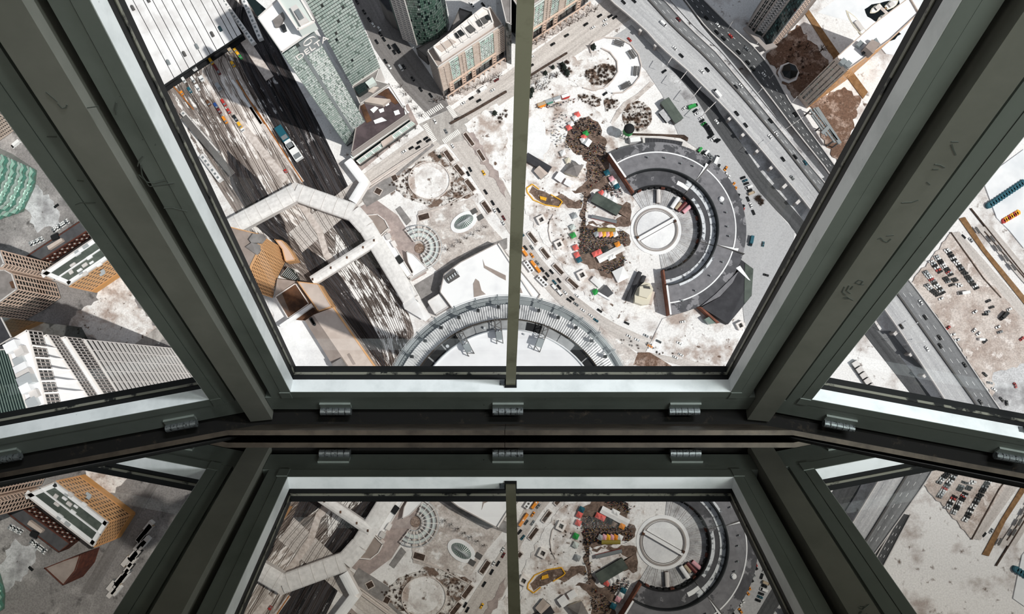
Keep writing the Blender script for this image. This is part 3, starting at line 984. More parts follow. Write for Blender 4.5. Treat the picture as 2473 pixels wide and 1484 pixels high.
# walls and kerbs of the snail garden and the lawn
def arc_wall(name, pts, w, h, m, label, cat='kerb', closed=False):
    P = [G(u, v) for u, v in pts]
    if closed:
        P.append(P[0])
    path_mb(P, w, 0, LAYER[0] + h).build(name, m, label=label, cat=cat)
arc_wall('garden_wall_kerb', zz('C', 930, 640, 905, 560, 960, 500, 1080, 455, 1260, 465, 1400, 540, 1490, 660, 1525, 790, 1500, 930, 1420, 1030, 1310, 1110, 1180, 1120), 0.9, 1.0, 'kerb', 'outer wall of the snail shaped garden')
arc_wall('garden_wall_kerb', zz('C', 1050, 585, 1150, 630, 1235, 740, 1245, 870, 1180, 970, 1080, 1055, 940, 1085, 830, 1055), 0.9, 1.0, 'kerb', 'inner wall curling round the brown hill')
arc_wall('garden_wall_kerb', zz('K', 480, 190, 430, 290, 418, 390, 440, 500, 480, 560), 0.6, 0.7, 'kerb', 'thin curved kerb of the round snowy lawn')
arc_wall('garden_wall_kerb', circ(1037, 437, 50, 45), 0.7, 0.8, 'kerb', 'round kerb of the snowy mound in the square garden', closed=True)
arc_wall('garden_wall_kerb', px(1010, 520, 1075, 498, 1140, 465), 0.7, 0.8, 'kerb', 'straight kerb below the square garden')

patch('ramp', zz('F', 770, 1215, 825, 1178, 955, 1350, 900, 1405), 'asphalt_mid', label='grey sunken ramp beside the square garden')
patch('ramp', zz('F', 430, 960, 760, 800, 1210, 430, 1230, 450, 770, 830, 460, 1000), 'asphalt_mid', label='grey strip along the street wall')
arc_wall('street_wall_kerb', zz('F', 435, 935, 800, 690, 1190, 452), 0.9, 1.6, 'kerb', 'long pale wall between street and square garden')  # retaining walls along the street edge
arc_wall('street_wall_kerb', zz('F', 440, 985, 800, 745), 0.8, 1.4, 'kerb', 'shorter pale wall below the long street wall')
arc_wall('street_wall_kerb', zz('B', 1720, 1484, 2000, 1330, 2390, 1100), 1.5, 1.4, 'soil', 'dark planted strip along the wide street')
arc_wall('street_wall_kerb', zz('C', 110, 970, 330, 830, 640, 640), 1.2, 1.2, 'soil', 'dark planted strip along the street below the snail garden')
for x0, y0, x1, y1, lab in ((525, 985, 600, 1025, 'brown sunken pit beside the grey ramp, left'), (725, 860, 790, 830, 'brown sunken pit at the corner of the square garden'), (1035, 1330, 1180, 1290, 'long low planter box below the square garden')):
    a, b = G(*z('F', x0, y0)), G(*z('F', x1, y1))
    t = thing('planter_box', (a + b) / 2, lab, 'planter')
    MB().bar(a + Vector((0, 0, .8)), b + Vector((0, 0, .8)), 6.0, .8).build('box_wall', 'kerb', t)
    MB().bar(a.lerp(b, .08) + Vector((0, 0, 1.15)), b.lerp(a, .08) + Vector((0, 0, 1.15)), 4.8, .3).build('soil_bed', 'soil', t)

for pts, lab in ((zz('T', 1590, 10, 1980, 560, 2190, 790), 'brown edged kerb between parking lot and street'), (zz('S', 1830, 1010, 2473, 1484 + 330), 'thin dark kerb along the tramway'), (zz('T', 1990, 0, 2473, 560), 'dark kerb on the far side of the tramway')):
    arc_wall('street_wall_kerb', pts, 1.0, .3, 'soil', lab)
road('street', zz('T', 1900, -60, 2473, 610) + px(2560, 770), zz('T', 2090, -60, 2473, 400) + px(2560, 720), 'street_uv', label='pale promenade beyond the tramway')

# ================================================================ buildings
mat('roof_white', '#f1f0f0', 0.8, col2='#dcd9d8', scale=0.06, lo=0.45, hi=0.65)
mat('roof_snow', '#f6f6f7', 0.9, col2='#e6e6e9', scale=0.05, lo=0.5, hi=0.7)
mat('roof_grey', '#8d8886', 0.85, col2='#7a7573', scale=0.15, lo=0.4, hi=0.6)
mat('roof_dark', '#58585b', 0.85, col2='#4b4b4e', scale=0.12, lo=0.4, hi=0.62)
mat('roof_darker', '#434347', 0.85, col2='#37373b', scale=0.1, lo=0.4, hi=0.62)
mat('roof_beige', '#cdbfb6', 0.85, col2='#bfb0a7', scale=0.1, lo=0.4, hi=0.62)
mat('roof_taupe', '#a79a93', 0.85, col2='#988b84', scale=0.1, lo=0.4, hi=0.62)
mat('roof_brown', '#6b4a35', 0.85, col2='#3f2c22', scale=0.06, lo=0.42, hi=0.6)
mat('roof_green', '#5b635c', 0.85, col2='#454d48', scale=0.08, lo=0.42, hi=0.6)
mat('roof_mauve', '#5b4f52', 0.85, col2='#4a4043', scale=0.1, lo=0.42, hi=0.6)
mat('concrete', '#a29a96', 0.85)
mat('concrete_pale', '#d5d0cd', 0.85)
mat('concrete_dark', '#5c5a59', 0.85)
mat('stone_tan', '#cbbcb1', 0.85, col2='#b9a99d', scale=0.3, lo=0.4, hi=0.6)
mat('stone_pink', '#d9bfae', 0.85)
mat('stone_orange', '#d9a878', 0.85)
mat('stone_orange_deep', '#c7935a', 0.85)
mat('brick_red', '#6e3f31', 0.9, col2='#55312a', scale=0.3, lo=0.4, hi=0.6)
mat('brick_wall', '#8a5a48', 0.9, col2='#6f473a', scale=0.3, lo=0.4, hi=0.6)
mat('white_wall', '#efe9e5', 0.7)
mat('grey_metal', '#8e9496', 0.45, 0.3)
mat('dark_metal', '#2d3032', 0.5, 0.3)
mat('light_metal', '#c6cacc', 0.4, 0.3)
mat('black_roofing', '#1d1e20', 0.8)
mat('teal_dark', '#1f3c44', 0.6)
mat('glass_sage', '#a7b7b0', 0.3, 0.0, spec=0.5)
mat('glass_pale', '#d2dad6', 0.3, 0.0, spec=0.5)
mat('glass_haze', '#b7c3bd', 0.3, 0.0, spec=0.5)
mat('glass_white_glint', '#dfe4e1', 0.3)
mat('glass_mid', '#76877f', 0.25, 0.0, spec=0.5)
mat('glass_deep', '#1d2b2b', 0.06, 0.2, spec=0.7)
mat('glass_green', '#587266', 0.2, 0.0, spec=0.6)
mat('glass_aqua', '#5f9484', 0.1, 0.2, spec=0.7)
mat('glass_aqua_light', '#a5cdbd', 0.15, 0.1, spec=0.6)
mat('window_black', '#17191a', 0.12, spec=0.6)
mat('window_brown', '#4e3720', 0.2, spec=0.5)

def poly_thing(name, label, cat, pts, h, z0=0.0, wall='concrete', roof='roof_grey', base=False, parapet=0.8, group=None, pmat=None):
    """building from the outline of its roof (pixels at height h) or of its base (pixels at z0)"""
    P = gpoly(pts, z0 if base else h)
    c = sum((Vector((p.x, p.y, 0)) for p in P), Vector()) / len(P)
    t = thing(name, (c.x, c.y, z0), label, cat, group)
    MB().prism(P, z0, h - 0.3).build('walls', wall, t)
    MB().prism(P, h - 0.3, h).build('roof', roof, t)
    if parapet:
        par = MB()
        n = len(P)
        for i in range(n):
            a, b = P[i], P[(i + 1) % n]
            d = (b - a).normalized()
            nn = Vector((-d.y, d.x)) * 0.35
            par.bar((a.x + nn.x, a.y + nn.y, h + parapet / 2), (b.x + nn.x, b.y + nn.y, h + parapet / 2), 0.7, parapet)
        par.build('parapet', pmat or ('concrete_pale' if wall.startswith(('window', 'glass')) or roof == 'roof_white' else wall), t)
    return t, P

def facade(t, a, b, z0, z1, nf, nc, band, pier, bf=0.4, pf=0.3, depth=0.5, names=('spandrel', 'pier'), skip=None):
    """relief grid on a wall from a to b (xy, ccw so that outward is to the right): one band per storey, one pier per axis"""
    a, b = Vector((a[0], a[1])), Vector((b[0], b[1]))
    d = (b - a)
    L = d.length
    d.normalize()
    n = Vector((d.y, -d.x))
    ang = math.atan2(d.y, d.x)
    fh = (z1 - z0) / nf
    if band and bf > 0:
        me = None
        for i in range(nf + 1):
            zc = z0 + i * fh - fh * bf / 2
            c = (a + b) / 2 + n * (depth / 2)
            if me is None:
                o = MB().box((0, 0, 0), L, depth, fh * bf, ang).build(names[0], band, t, recentre=False)
                me = o.data
                o.location = (c.x, c.y, zc)
            else:
                link(names[0], me, (c.x, c.y, zc), t)
    if pier and pf > 0:
        me = None
        cw = L / nc
        for i in range(nc + 1):
            c = a + d * (i * cw) + n * (depth * 0.62)
            if me is None:
                o = MB().box((0, 0, 0), cw * pf, depth * 1.24, z1 - z0, ang).build(names[1], pier, t, recentre=False)
                me = o.data
                o.location = (c.x, c.y, z0)
            else:
                link(names[1], me, (c.x, c.y, z0), t)

def panes(t, a, b, z0, z1, nf, nc, mats, weights, gap=0.06, off=0.25, tilt=0.0, name='glazing'):
    """curtain wall: every pane its own small sheet, joined per wall"""
    a, b = Vector((a[0], a[1])), Vector((b[0], b[1]))
    d = (b - a)
    L = d.length
    d.normalize()
    n = Vector((d.y, -d.x))
    mb = MB()
    rnd = random.Random(int(abs(a.x * 7 + a.y * 3 + nf)))
    fh, cw = (z1 - z0) / nf, L / nc
    for i in range(nf):
        for j in range(nc):
            p0 = a + d * ((j + gap) * cw)
            p1 = a + d * ((j + 1 - gap) * cw)
            q0, q1 = z0 + (i + gap) * fh, z0 + (i + 1 - gap) * fh
            o0, o1, o2 = off, off + rnd.uniform(-tilt, tilt), off + rnd.uniform(-tilt, tilt)
            V = lambda p, o, zq: (p.x + n.x * o, p.y + n.y * o, zq)
            mb.add([V(p0, o0, q0), V(p1, o1, q0), V(p1, o1 + o2 - o0, q1), V(p0, o2, q1)], [(0, 1, 2, 3)], rnd.choices(range(len(mats)), weights)[0])
    return mb.build(name, mats, t, kind='stuff')

def edge(P, i):
    return P[i % len(P)], P[(i + 1) % len(P)]

def nearest_edge(P, u, v, h):
    q = G(u, v, h).xy
    best = min(range(len(P)), key=lambda i: ((P[i] + P[(i + 1) % len(P)]) / 2 - q).length)
    return best

def roof_box(t, zone, pts, h0, h1, m, name='roof_unit'):
    """unit on a roof, from the pixel outline of its top"""
    P = gpoly(zz(zone, *pts), h1)
    return MB().prism(P, h0, h1).build(name, m, t)

# ---------------------------------------------------------------- train shed with white roof strips
SHED_H = 11.0
t = thing('train_shed', G(470, 100), 'large white train shed roof with dark slots, upper left', 'train shed')
s0, s1 = G(*z('A', 600, 992), SHED_H), G(*z('A', 1500, 402), SHED_H)
dsl = (G(*z('A', 200, 0), SHED_H) - G(*z('A', 690, 925), SHED_H)).normalized()
s0 = s0 + (s0 - s1).normalized() * 60
cuts = [G(*z('A', *c), SHED_H) for c in ((690, 925), (785, 868), (865, 808), (950, 760), (1035, 695), (1115, 635), (1195, 585), (1290, 520), (1385, 455), (1440, 425))]
e = (s1 - s0).normalized()
par = sorted([(c - s0).dot(e) for c in cuts])
par = [0.0, par[0] - 50, par[0] - 39, par[0] - 28, par[0] - 17] + par + [(s1 - s0).length]
LEN = 190.0
for i in range(len(par) - 1):
    a = s0 + e * (par[i] + 0.3)
    b = s0 + e * (par[i + 1] - 0.3)
    mb = MB()
    up = Vector((0, 0, 1))
    m_ = (a + b) / 2
    lo = -0.22
    A0, B0, M0 = a + up * lo, b + up * lo, m_
    A1, B1, M1 = A0 + dsl * LEN, B0 + dsl * LEN, M0 + dsl * LEN
    th = up * -0.6
    mb.add([A0, M0, B0, A1, M1, B1, A0 + th, M0 + th, B0 + th, A1 + th, M1 + th, B1 + th],
           [(0, 1, 4, 3), (1, 2, 5, 4), (6, 9, 10, 7), (7, 10, 11, 8), (0, 6, 7, 1), (1, 7, 8, 2), (0, 3, 9, 6), (2, 8, 11, 5), (3, 4, 10, 9), (4, 5, 11, 10)])
    mb.build('roof_panel', 'roof_white', t)
MB().bar(s0 - Vector((0, 0, 1.4)), s1 - Vector((0, 0, 1.4)), 1.2, 2.2).build('front_beam', 'dark_metal', t)
MB().prism([(p.x, p.y) for p in (s0, s1, s1 + dsl * LEN, s0 + dsl * LEN)], 0, 1.2).build('platform_floor', 'black_roofing', t)
for f in (0.33, 0.5, 0.66, 0.82, 0.99):
    for g in (0.02, 0.3, 0.6, 0.9):
        p = s0.lerp(s1, f) + dsl * (LEN * g)
        MB().box((p.x, p.y, 1.2), 0.7, 0.7, SHED_H - 3.0).build('column', 'dark_metal', t)
for zx, zy, m in ((820, 650, 'concrete_dark'), (1155, 415, 'concrete_dark'), (1250, 350, 'teal_dark'), (630, 750, 'grey_metal'), (205, 100, 'concrete_dark'), (390, 5, 'concrete_dark'), (970, 560, 'grey_metal')):
    p = G(*z('A', zx, zy), SHED_H)
    mb = MB()
    mb.gable(p - dsl * 2.2, p + dsl * 2.2, 2.4, SHED_H - 0.8, SHED_H + 1.2, SHED_H + 2.4)
    mb.build('roof_hatch', m, t)

# ---------------------------------------------------------------- glass hotel tower: front block, rear block, podium
t, P = poly_thing('glass_tower', 'tall glass hotel tower with a shimmering facade and DELTA sign', 'skyscraper', px(681, 128, 757, 75, 690, -20, 622, 43), 177, 0, 'glass_deep', 'roof_snow')
i = nearest_edge(P, 719, 101, 177)
a, b = edge(P, i)
c1, c2 = a.lerp(b, 0.40), a.lerp(b, 0.50)
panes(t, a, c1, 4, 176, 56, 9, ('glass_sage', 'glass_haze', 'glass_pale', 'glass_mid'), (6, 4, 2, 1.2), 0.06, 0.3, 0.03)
panes(t, c2, b, 4, 158, 54, 16, ('glass_white_glint', 'glass_pale', 'glass_haze', 'glass_sage', 'glass_mid'), (5, 4, 3, 2.5, 1.4), 0.05, 0.3, 0.12, 'painted_sparkle_glazing')  # sparkle of reflections painted as random white and pale panes
n_ = Vector(((b - a).normalized().y, -(b - a).normalized().x))
mb = MB()
for k in range(90):
    zc = 2 + k * 1.9
    mb.bar((c1.x + n_.x * 0.4, c1.y + n_.y * 0.4, zc), (c2.x + n_.x * 0.4, c2.y + n_.y * 0.4, zc), 0.8, 1.3)
mb.build('louvre_band', 'grey_metal', t)
MB().bar((c2.x + n_.x * .3, c2.y + n_.y * .3, 167), (b.x + n_.x * .3, b.y + n_.y * .3, 167), 0.6, 17).build('sign_panel', 'grey_metal', t)
for j in (0, 3):
    aa, bb = edge(P, i + j) if False else edge(P, i + (1 if j else 3))
    facade(t, aa, bb, 4, 176, 44, 10, 'glass_sage', 'glass_mid', 0.25, 0.1, 0.3)
# penthouse and plant on the roof
ph = gpoly(zz('A', 2180, 360, 2370, 260, 2240, 40, 2180, -60, 1900, -60), 186)
MB().prism(ph, 176.8, 186).build('penthouse', 'glass_pale', t)
mb = MB()
for k in range(len(ph)):
    p, q = ph[k], ph[(k + 1) % len(ph)]
    mb.bar((p.x, p.y, 186.6), (q.x, q.y, 186.6), 1.2, 1.4)
mb.build('penthouse_parapet', 'white_wall', t)
roof_box(t, 'A', (2080, 90, 2150, 50, 2300, 240, 2200, 300), 186, 189, 'concrete_pale', 'plant_unit')
roof_box(t, 'A', (2130, 130, 2180, 100, 2240, 200, 2190, 230), 189, 190.5, 'grey_metal', 'fan_unit')
roof_box(t, 'A', (1870, 240, 1990, 140, 2010, 200, 1960, 310, 1900, 320), 177, 179, 'roof_grey', 'plant_unit')
roof_box(t, 'A', (1960, 310, 2010, 280, 2030, 350, 1990, 370), 177, 179.5, 'dark_metal', 'fan_unit')
roof_box(t, 'A', (1600, -60, 1830, 140, 1700, 215, 1560, 0), 150, 158, 'glass_deep', 'lower_roof')
# sign: ring emblem and letters in white on the sign panel
def sign_text(txt, size, origin, xdir, nrm, m, parent, ext=0.12):
    cu = bpy.data.curves.new('lettering', 'FONT')
    cu.body = txt
    cu.size = size
    cu.extrude = ext
    cu.align_x = 'CENTER'
    cu.align_y = 'CENTER'
    o = bpy.data.objects.new('lettering_tmp', cu)
    COL.objects.link(o)
    bpy.context.view_layer.update()
    me = bpy.data.meshes.new_from_object(o.evaluated_get(bpy.context.evaluated_depsgraph_get()))
    bpy.data.objects.remove(o)
    X = xdir.normalized()
    Zn = nrm.normalized()
    Y = Zn.cross(X)
    M = Matrix(((X.x, Y.x, Zn.x, 0), (X.y, Y.y, Zn.y, 0), (X.z, Y.z, Zn.z, 0), (0, 0, 0, 1)))
    me.transform(M)
    me.materials.clear()
    me.materials.append(MATS[m])
    return link('lettering', me, origin, parent)
xd = Vector((b.x - a.x, b.y - a.y, 0)).normalized()
nr = Vector((n_.x, n_.y, 0))
mid = c2.lerp(b, 0.48)
sign_text('DELTA', 8.4, Vector((mid.x, mid.y, 163)) + nr * 0.75, xd, nr, 'white_wall', t)
mb = MB()
cen = Vector((mid.x, mid.y, 171.5)) + nr * 0.8
for k in range(22):
    a0, a1 = math.radians(k * 18), math.radians((k + 1) * 18)
    r0, r1 = 3.9 - k * 0.11, 3.9 - (k + 1) * 0.11
    mb.bar(cen + xd * (r0 * math.cos(a0) * 1.3) + Vector((0, 0, r0 * math.sin(a0))), cen + xd * (r1 * math.cos(a1) * 1.3) + Vector((0, 0, r1 * math.sin(a1))), 0.3, 0.75, up=nr)
mb.build('emblem', 'white_wall', t)

t, P = poly_thing('glass_tower', 'sage green glass tower with dark floor lines, right of the DELTA tower', 'skyscraper', px(850, 208, 918, 162, 875, 100, 807, 146), 180, 25, 'glass_deep', 'roof_white', base=True)
i = nearest_edge(P, 884, 185, 25)
a, b = edge(P, i)
panes(t, a, b, 25, 178, 40, 16, ('glass_sage', 'glass_haze', 'glass_mid', 'glass_deep'), (6, 5, .5, .25), 0.03, 0.25, 0.02)
facade(t, a, b, 25, 178, 40, 1, 'dark_metal', None, 0.14, 0, 0.35, ('floor_line', 'pier'))
# podium boxes at its foot
t2, P2 = poly_thing('podium', 'low podium with dark glass boxes at the foot of the sage tower', 'building', zz('B', 545, 1030, 880, 810, 830, 960, 1000, 1010, 640, 1250), 25, 0, 'concrete_pale', 'roof_grey')
roof_box(t2, 'B', (570, 1050, 700, 975, 730, 1060, 620, 1130), 25, 31, 'glass_deep', 'glass_box')
roof_box(t2, 'B', (700, 985, 790, 920, 830, 980, 740, 1030), 25, 31, 'glass_pale', 'glass_box')
roof_box(t2, 'B', (730, 1090, 800, 1035, 860, 1040, 790, 1110), 25, 26.5, 'roof_beige', 'roof_slab')

# brown roof building with long glass canopy
t, P = poly_thing('podium_hall', 'low hall with patchy brown and snowy roof beside the DELTA tower', 'building', px(869, 253, 939, 202, 986, 276, 848, 372), 22, 0, 'concrete', 'roof_mauve', parapet=1.2)
roof_box(t, 'B', (690, 1215, 760, 1160, 1000, 1185, 910, 1255), 22, 27, 'roof_beige', 'roof_house')
for pts, m in (((840, 1130, 960, 1050, 1100, 1230, 1060, 1250, 930, 1150), 'roof_brown'), ((640, 1270, 690, 1240, 780, 1440, 720, 1470), 'roof_brown'), ((1020, 1300, 1120, 1260, 1180, 1300, 1080, 1370), 'roof_mauve')):
    roof_box(t, 'B', pts, 22, 22.4, m, 'roof_patch')
for pts in ((760, 1310, 820, 1270, 860, 1290, 800, 1350), (860, 1310, 920, 1290, 930, 1330, 880, 1350), (930, 1230, 980, 1210, 990, 1250, 950, 1270), (800, 1440, 900, 1400, 960, 1440, 820, 1480), (1040, 1330, 1100, 1310, 1120, 1360, 1060, 1380), (1150, 1180, 1200, 1320, 1230, 1340, 1180, 1380), (780, 1110, 880, 1040, 1000, 1000, 1180, 1280, 1150, 1290, 980, 1050, 900, 1080)):
    roof_box(t, 'B', pts, 22.4, 22.8, 'roof_snow', 'snow_patch')
t = thing('glass_canopy', G(910, 350), 'long sloping glass canopy along the street, beside the brown roofed hall', 'canopy')
for q0, q1, r0, r1, zz0, zz1, nseg, m in ((z('F', 222, 570), z('F', 905, 100), z('F', 255, 615), z('F', 930, 135), 15, 13, 46, 'glass_white_glint'), (z('F', 300, 640), z('F', 960, 160), z('F', 335, 675), z('F', 1005, 195), 9, 7, 40, 'glass_sage')):
    A0, A1, B0, B1 = G(*q0, zz0), G(*q1, zz0), G(*r0, zz1), G(*r1, zz1)
    me = None
    for k in range(nseg):
        f0, f1 = (k + 0.06) / nseg, (k + 0.94) / nseg
        mb = MB()
        p = [A0.lerp(A1, f0), A0.lerp(A1, f1), B0.lerp(B1, f1), B0.lerp(B1, f0)]
        dz = Vector((0, 0, 0.3))
        mb.hexa([p[3] - dz, p[2] - dz, p[1] - dz, p[0] - dz, p[3], p[2], p[1], p[0]])
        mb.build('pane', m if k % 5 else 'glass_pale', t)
    MB().bar(A0 - dz, A1 - dz, 0.9, 0.9).build('ridge_beam', 'concrete_pale', t)
    MB().bar(B0 - dz * 2, B1 - dz * 2, 0.9, 0.9).build('eaves_beam', 'concrete', t)
    MB().prism([(p.x, p.y) for p in (A0, A1, B1, B0)], 0, zz1 - 1.2).build('lower_wall', 'glass_deep', t)
MB().prism(gpoly(zz('F', 590, 410, 720, 320, 740, 370, 615, 465), 10), 8, 10).build('flat_roof', 'roof_beige', t)

# ---------------------------------------------------------------- dark green glass tower, top middle
t, P = poly_thing('green_glass_tower', 'dark green glass tower with a curved face, cut by the top edge', 'skyscraper', px(975, 92, 1008, 108, 1035, 110, 1062, 100, 1080, 80, 1085, 60, 1062, 25, 960, 62), 190, 8, 'glass_deep', 'roof_grey', base=True)
for q, m3, wts in (((1021, 109), ('glass_green', 'glass_mid', 'glass_deep', 'glass_pale'), (5, 4, 1.2, .2)), ((1048, 105), ('glass_green', 'glass_mid', 'glass_deep', 'glass_pale'), (5, 4, 1.2, .2)), ((1071, 90), ('glass_green', 'glass_mid', 'glass_deep'), (4, 3, 1)), ((1083, 70), ('glass_deep', 'glass_green'), (3, 2))):
    a, b = edge(P, nearest_edge(P, *q, 8))
    panes(t, a, b, 8, 188, 49, 7, m3, wts, 0.06, 0.25, 0.05)
a, b = edge(P, nearest_edge(P, 991, 100, 8))
facade(t, a, b, 8, 188, 49, 3, 'concrete_pale', 'concrete_pale', 0.35, 0.12, 1.0, ('balcony', 'pier'))
a, b = edge(P, nearest_edge(P, 967, 77, 8))
facade(t, a, b, 8, 188, 49, 4, 'glass_mid', None, 0.3, 0, 0.4)
t, P = poly_thing('podium', 'dark stepped podium behind the left tan apartment block', 'building', px(1005, 118, 1085, 75, 1110, 20, 1140, 30, 1050, 118, 1030, 140), 14, 0, 'concrete_dark', 'roof_grey')
t, P = poly_thing('dark_block', 'dark low block beside the avenue at the top', 'building', px(915, 0, 955, -20, 962, 40, 935, 25), 30, 0, 'concrete_dark', 'roof_darker')
t, P = poly_thing('dark_block', 'dark glass block at the top, partly behind the centre bar', 'building', px(1195, -60, 1235, -60, 1235, 60, 1222, 55), 70, 0, 'glass_deep', 'roof_grey')

# ---------------------------------------------------------------- two tan apartment blocks
def tan_block(label, base, whole):
    t, P = poly_thing('apartment_block', label, 'apartment block', base, 56, 0, 'window_black', 'roof_taupe', base=True, parapet=1.6, group='tan apartment blocks')
    return t, P
t, P = tan_block('tan apartment block with a white edged roof, left of the centre bar', px(1073.6, 232.5, 1217, 137, 1189, 97, 1050, 195), True)
i = nearest_edge(P, 1145, 185, 0)
def tan_front(t, P, i):
    a, b = edge(P, i)
    segs = ((0, .16, 'stone_tan'), (.16, .30, 'g'), (.30, .40, 'stone_tan'), (.40, .52, 'g'), (.52, .62, 'b'), (.62, .76, 'g'), (.76, .84, 'g'), (.84, 1.0, 'stone_tan'))
    for f0, f1, k in segs:
        p, q = a.lerp(b, f0), a.lerp(b, f1)
        if k == 'g':
            panes(t, p, q, 14, 55, 13, 5, ('glass_sage', 'glass_aqua_light', 'glass_mid', 'glass_pale'), (4, 2, 3, 2), 0.07, 0.9, 0.05)
            facade(t, p, q, 14, 55, 13, 2, 'glass_pale', 'concrete_pale', 0.22, 0.05, 1.0)
        else:
            facade(t, p, q, 14, 55, 13, 1 if k == 'b' else 2, 'stone_tan', 'stone_tan' , 0.55, 0.12, 1.2, ('balcony', 'pier'))
    d = (b - a).normalized()
    n = Vector((d.y, -d.x))
    # white two-storey portal frames
    for f0, f1 in ((.10, .15), (.30, .345), (.465, .51), (.80, .85)):
        p, q = a.lerp(b, f0) + n * 1.6, a.lerp(b, f1) + n * 1.6
        mb = MB()
        mb.bar((p.x, p.y, 1), (p.x, p.y, 20), 1.2, 1.2)
        mb.bar((q.x, q.y, 1), (q.x, q.y, 20), 1.2, 1.2)
        for zq in (20, 15.5, 11, 6.5):
            mb.bar((p.x, p.y, zq), (q.x, q.y, zq), 1.0, 1.0)
        mb.build('portal_tower', 'stone_pink', t)
    p, q = a.lerp(b, .10) + n * 1.7, a.lerp(b, .85) + n * 1.7
    MB().bar((p.x, p.y, 20.5), (q.x, q.y, 20.5), 1.4, 1.4).build('portal_beam', 'stone_pink', t)
    p, q = a.lerp(b, .02) + n * 4.2, a.lerp(b, .98) + n * 4.2
    MB().bar((p.x, p.y, 7), (q.x, q.y, 7), 1.0, 0.8).build('arcade_beam', 'stone_pink', t)
    for k in range(12):
        c = a.lerp(b, .02 + .96 * k / 11) + n * 4.2
        MB().box((c.x, c.y, 0), 0.9, 0.9, 7).build('arcade_post', 'stone_pink', t)
tan_front(t, P, i)
for j in (1, 2, 3):
    aa, bb = edge(P, i + j)
    facade(t, aa, bb, 2, 55, 16, 8, 'concrete', 'concrete', 0.4, 0.12, 0.5)
# penthouse ring with plant wells
ph = gpoly(zz('B', 1520, 560, 1605, 690, 2230, 270, 2180, 120, 2110, 90), 64)
MB().prism(ph, 56, 63).build('penthouse', 'white_wall', t)
mb = MB()
for k in range(len(ph)):
    p, q = ph[k], ph[(k + 1) % len(ph)]
    mb.bar((p.x, p.y, 63.6), (q.x, q.y, 63.6), 1.0, 2.0)
mb.build('penthouse_parapet', 'white_wall', t)
roof_box(t, 'B', (1540, 560, 1720, 460, 1790, 500, 1620, 620), 63, 63.6, 'roof_beige', 'roof_slab')
for pts, m in (((1770, 400, 1840, 350, 1890, 400, 1800, 450), 'dark_metal'), ((1900, 330, 1960, 290, 2020, 350, 1960, 390), 'concrete_dark'), ((2030, 250, 2110, 200, 2170, 250, 2070, 310), 'concrete_dark'), ((2130, 190, 2170, 170, 2200, 220, 2160, 240), 'dark_metal')):
    roof_box(t, 'B', pts, 63, 65, m, 'plant_unit')
for k in range(6):
    f = 0.15 + k * 0.14
    p = G(*z('B', 1520 + (2110 - 1520) * f, 560 + (90 - 560) * f), 66)
    q = G(*z('B', 1620 + (2230 - 1620) * f, 690 + (270 - 690) * f), 66)
    MB().bar(p, q, 0.4, 0.5).build('cross_beam', 'concrete_pale', t)
t, P = tan_block('tan apartment block right of the centre bar, cut by the top edge', px(1258, 112, 1420, 4, 1385, -45, 1225, 62), False)
tan_front(t, P, nearest_edge(P, 1339, 58, 0))

# ---------------------------------------------------------------- balcony tower, upper right
t, P = poly_thing('balcony_tower', 'grey residential tower with wavy balconies, upper right', 'skyscraper', px(1800, 70, 1841, 88, 1854, 116, 1873, 109, 1930, 48, 1880, 0, 1815, 40), 190, 0, 'glass_deep', 'roof_grey', base=True)
a, b = edge(P, nearest_edge(P, 1820, 79, 0))
d = (b - a).normalized()
n = Vector((d.y, -d.x))
for k in range(46):
    zq = 8 + k * 3.9
    m_ = a.lerp(b, .5)
    pts = [m_, b]
    for s_ in range(9):
        f = 1 - s_ / 8
        pts.append(m_.lerp(b, f) + n * (.9 + 1.5 * math.sin(f * math.pi * 2) ** 2))
    MB().prism(pts, zq, zq + 1.0).build('balcony', 'concrete_pale', t)
facade(t, a, a.lerp(b, .5), 8, 188, 30, 4, 'concrete', 'concrete_pale', 0.16, 0.16, 0.5)
for f in (0.0, 0.25, 0.5, 1.0):
    c = a.lerp(b, f) + n * 0.7
    MB().box((c.x, c.y, 0), 1.5, 1.5, 189, math.atan2(d.y, d.x)).build('pier', 'concrete', t)
mat('glass_teal', '#2c4646', 0.15, spec=0.6); mat('glass_teal_light', '#4f7270', 0.2, spec=0.6)
a, b = edge(P, nearest_edge(P, 1847, 102, 0))
panes(t, a, b, 6, 188, 46, 9, ('glass_teal', 'glass_deep', 'glass_teal_light'), (6, 3, 1), 0.06, 0.2, 0.02)
for q in ((1863, 112), (1901, 78)):
    a, b = edge(P, nearest_edge(P, *q, 0))
    facade(t, a, b, 6, 188, 46, 3 if q[0] < 1880 else 9, 'stone_pink', 'concrete_pale', 0.5, 0.1, 0.9, ('balcony', 'pier'))
facade(t, *edge(P, nearest_edge(P, 1807, 55, 0)), 6, 188, 46, 3, 'concrete', 'concrete', 0.3, 0.1, 0.5)
MB().prism(gpoly(px(1796, 66, 1850, 122, 1878, 112, 1868, 104, 1850, 108, 1806, 62), 12), 9, 12).build('canopy', 'concrete', t)

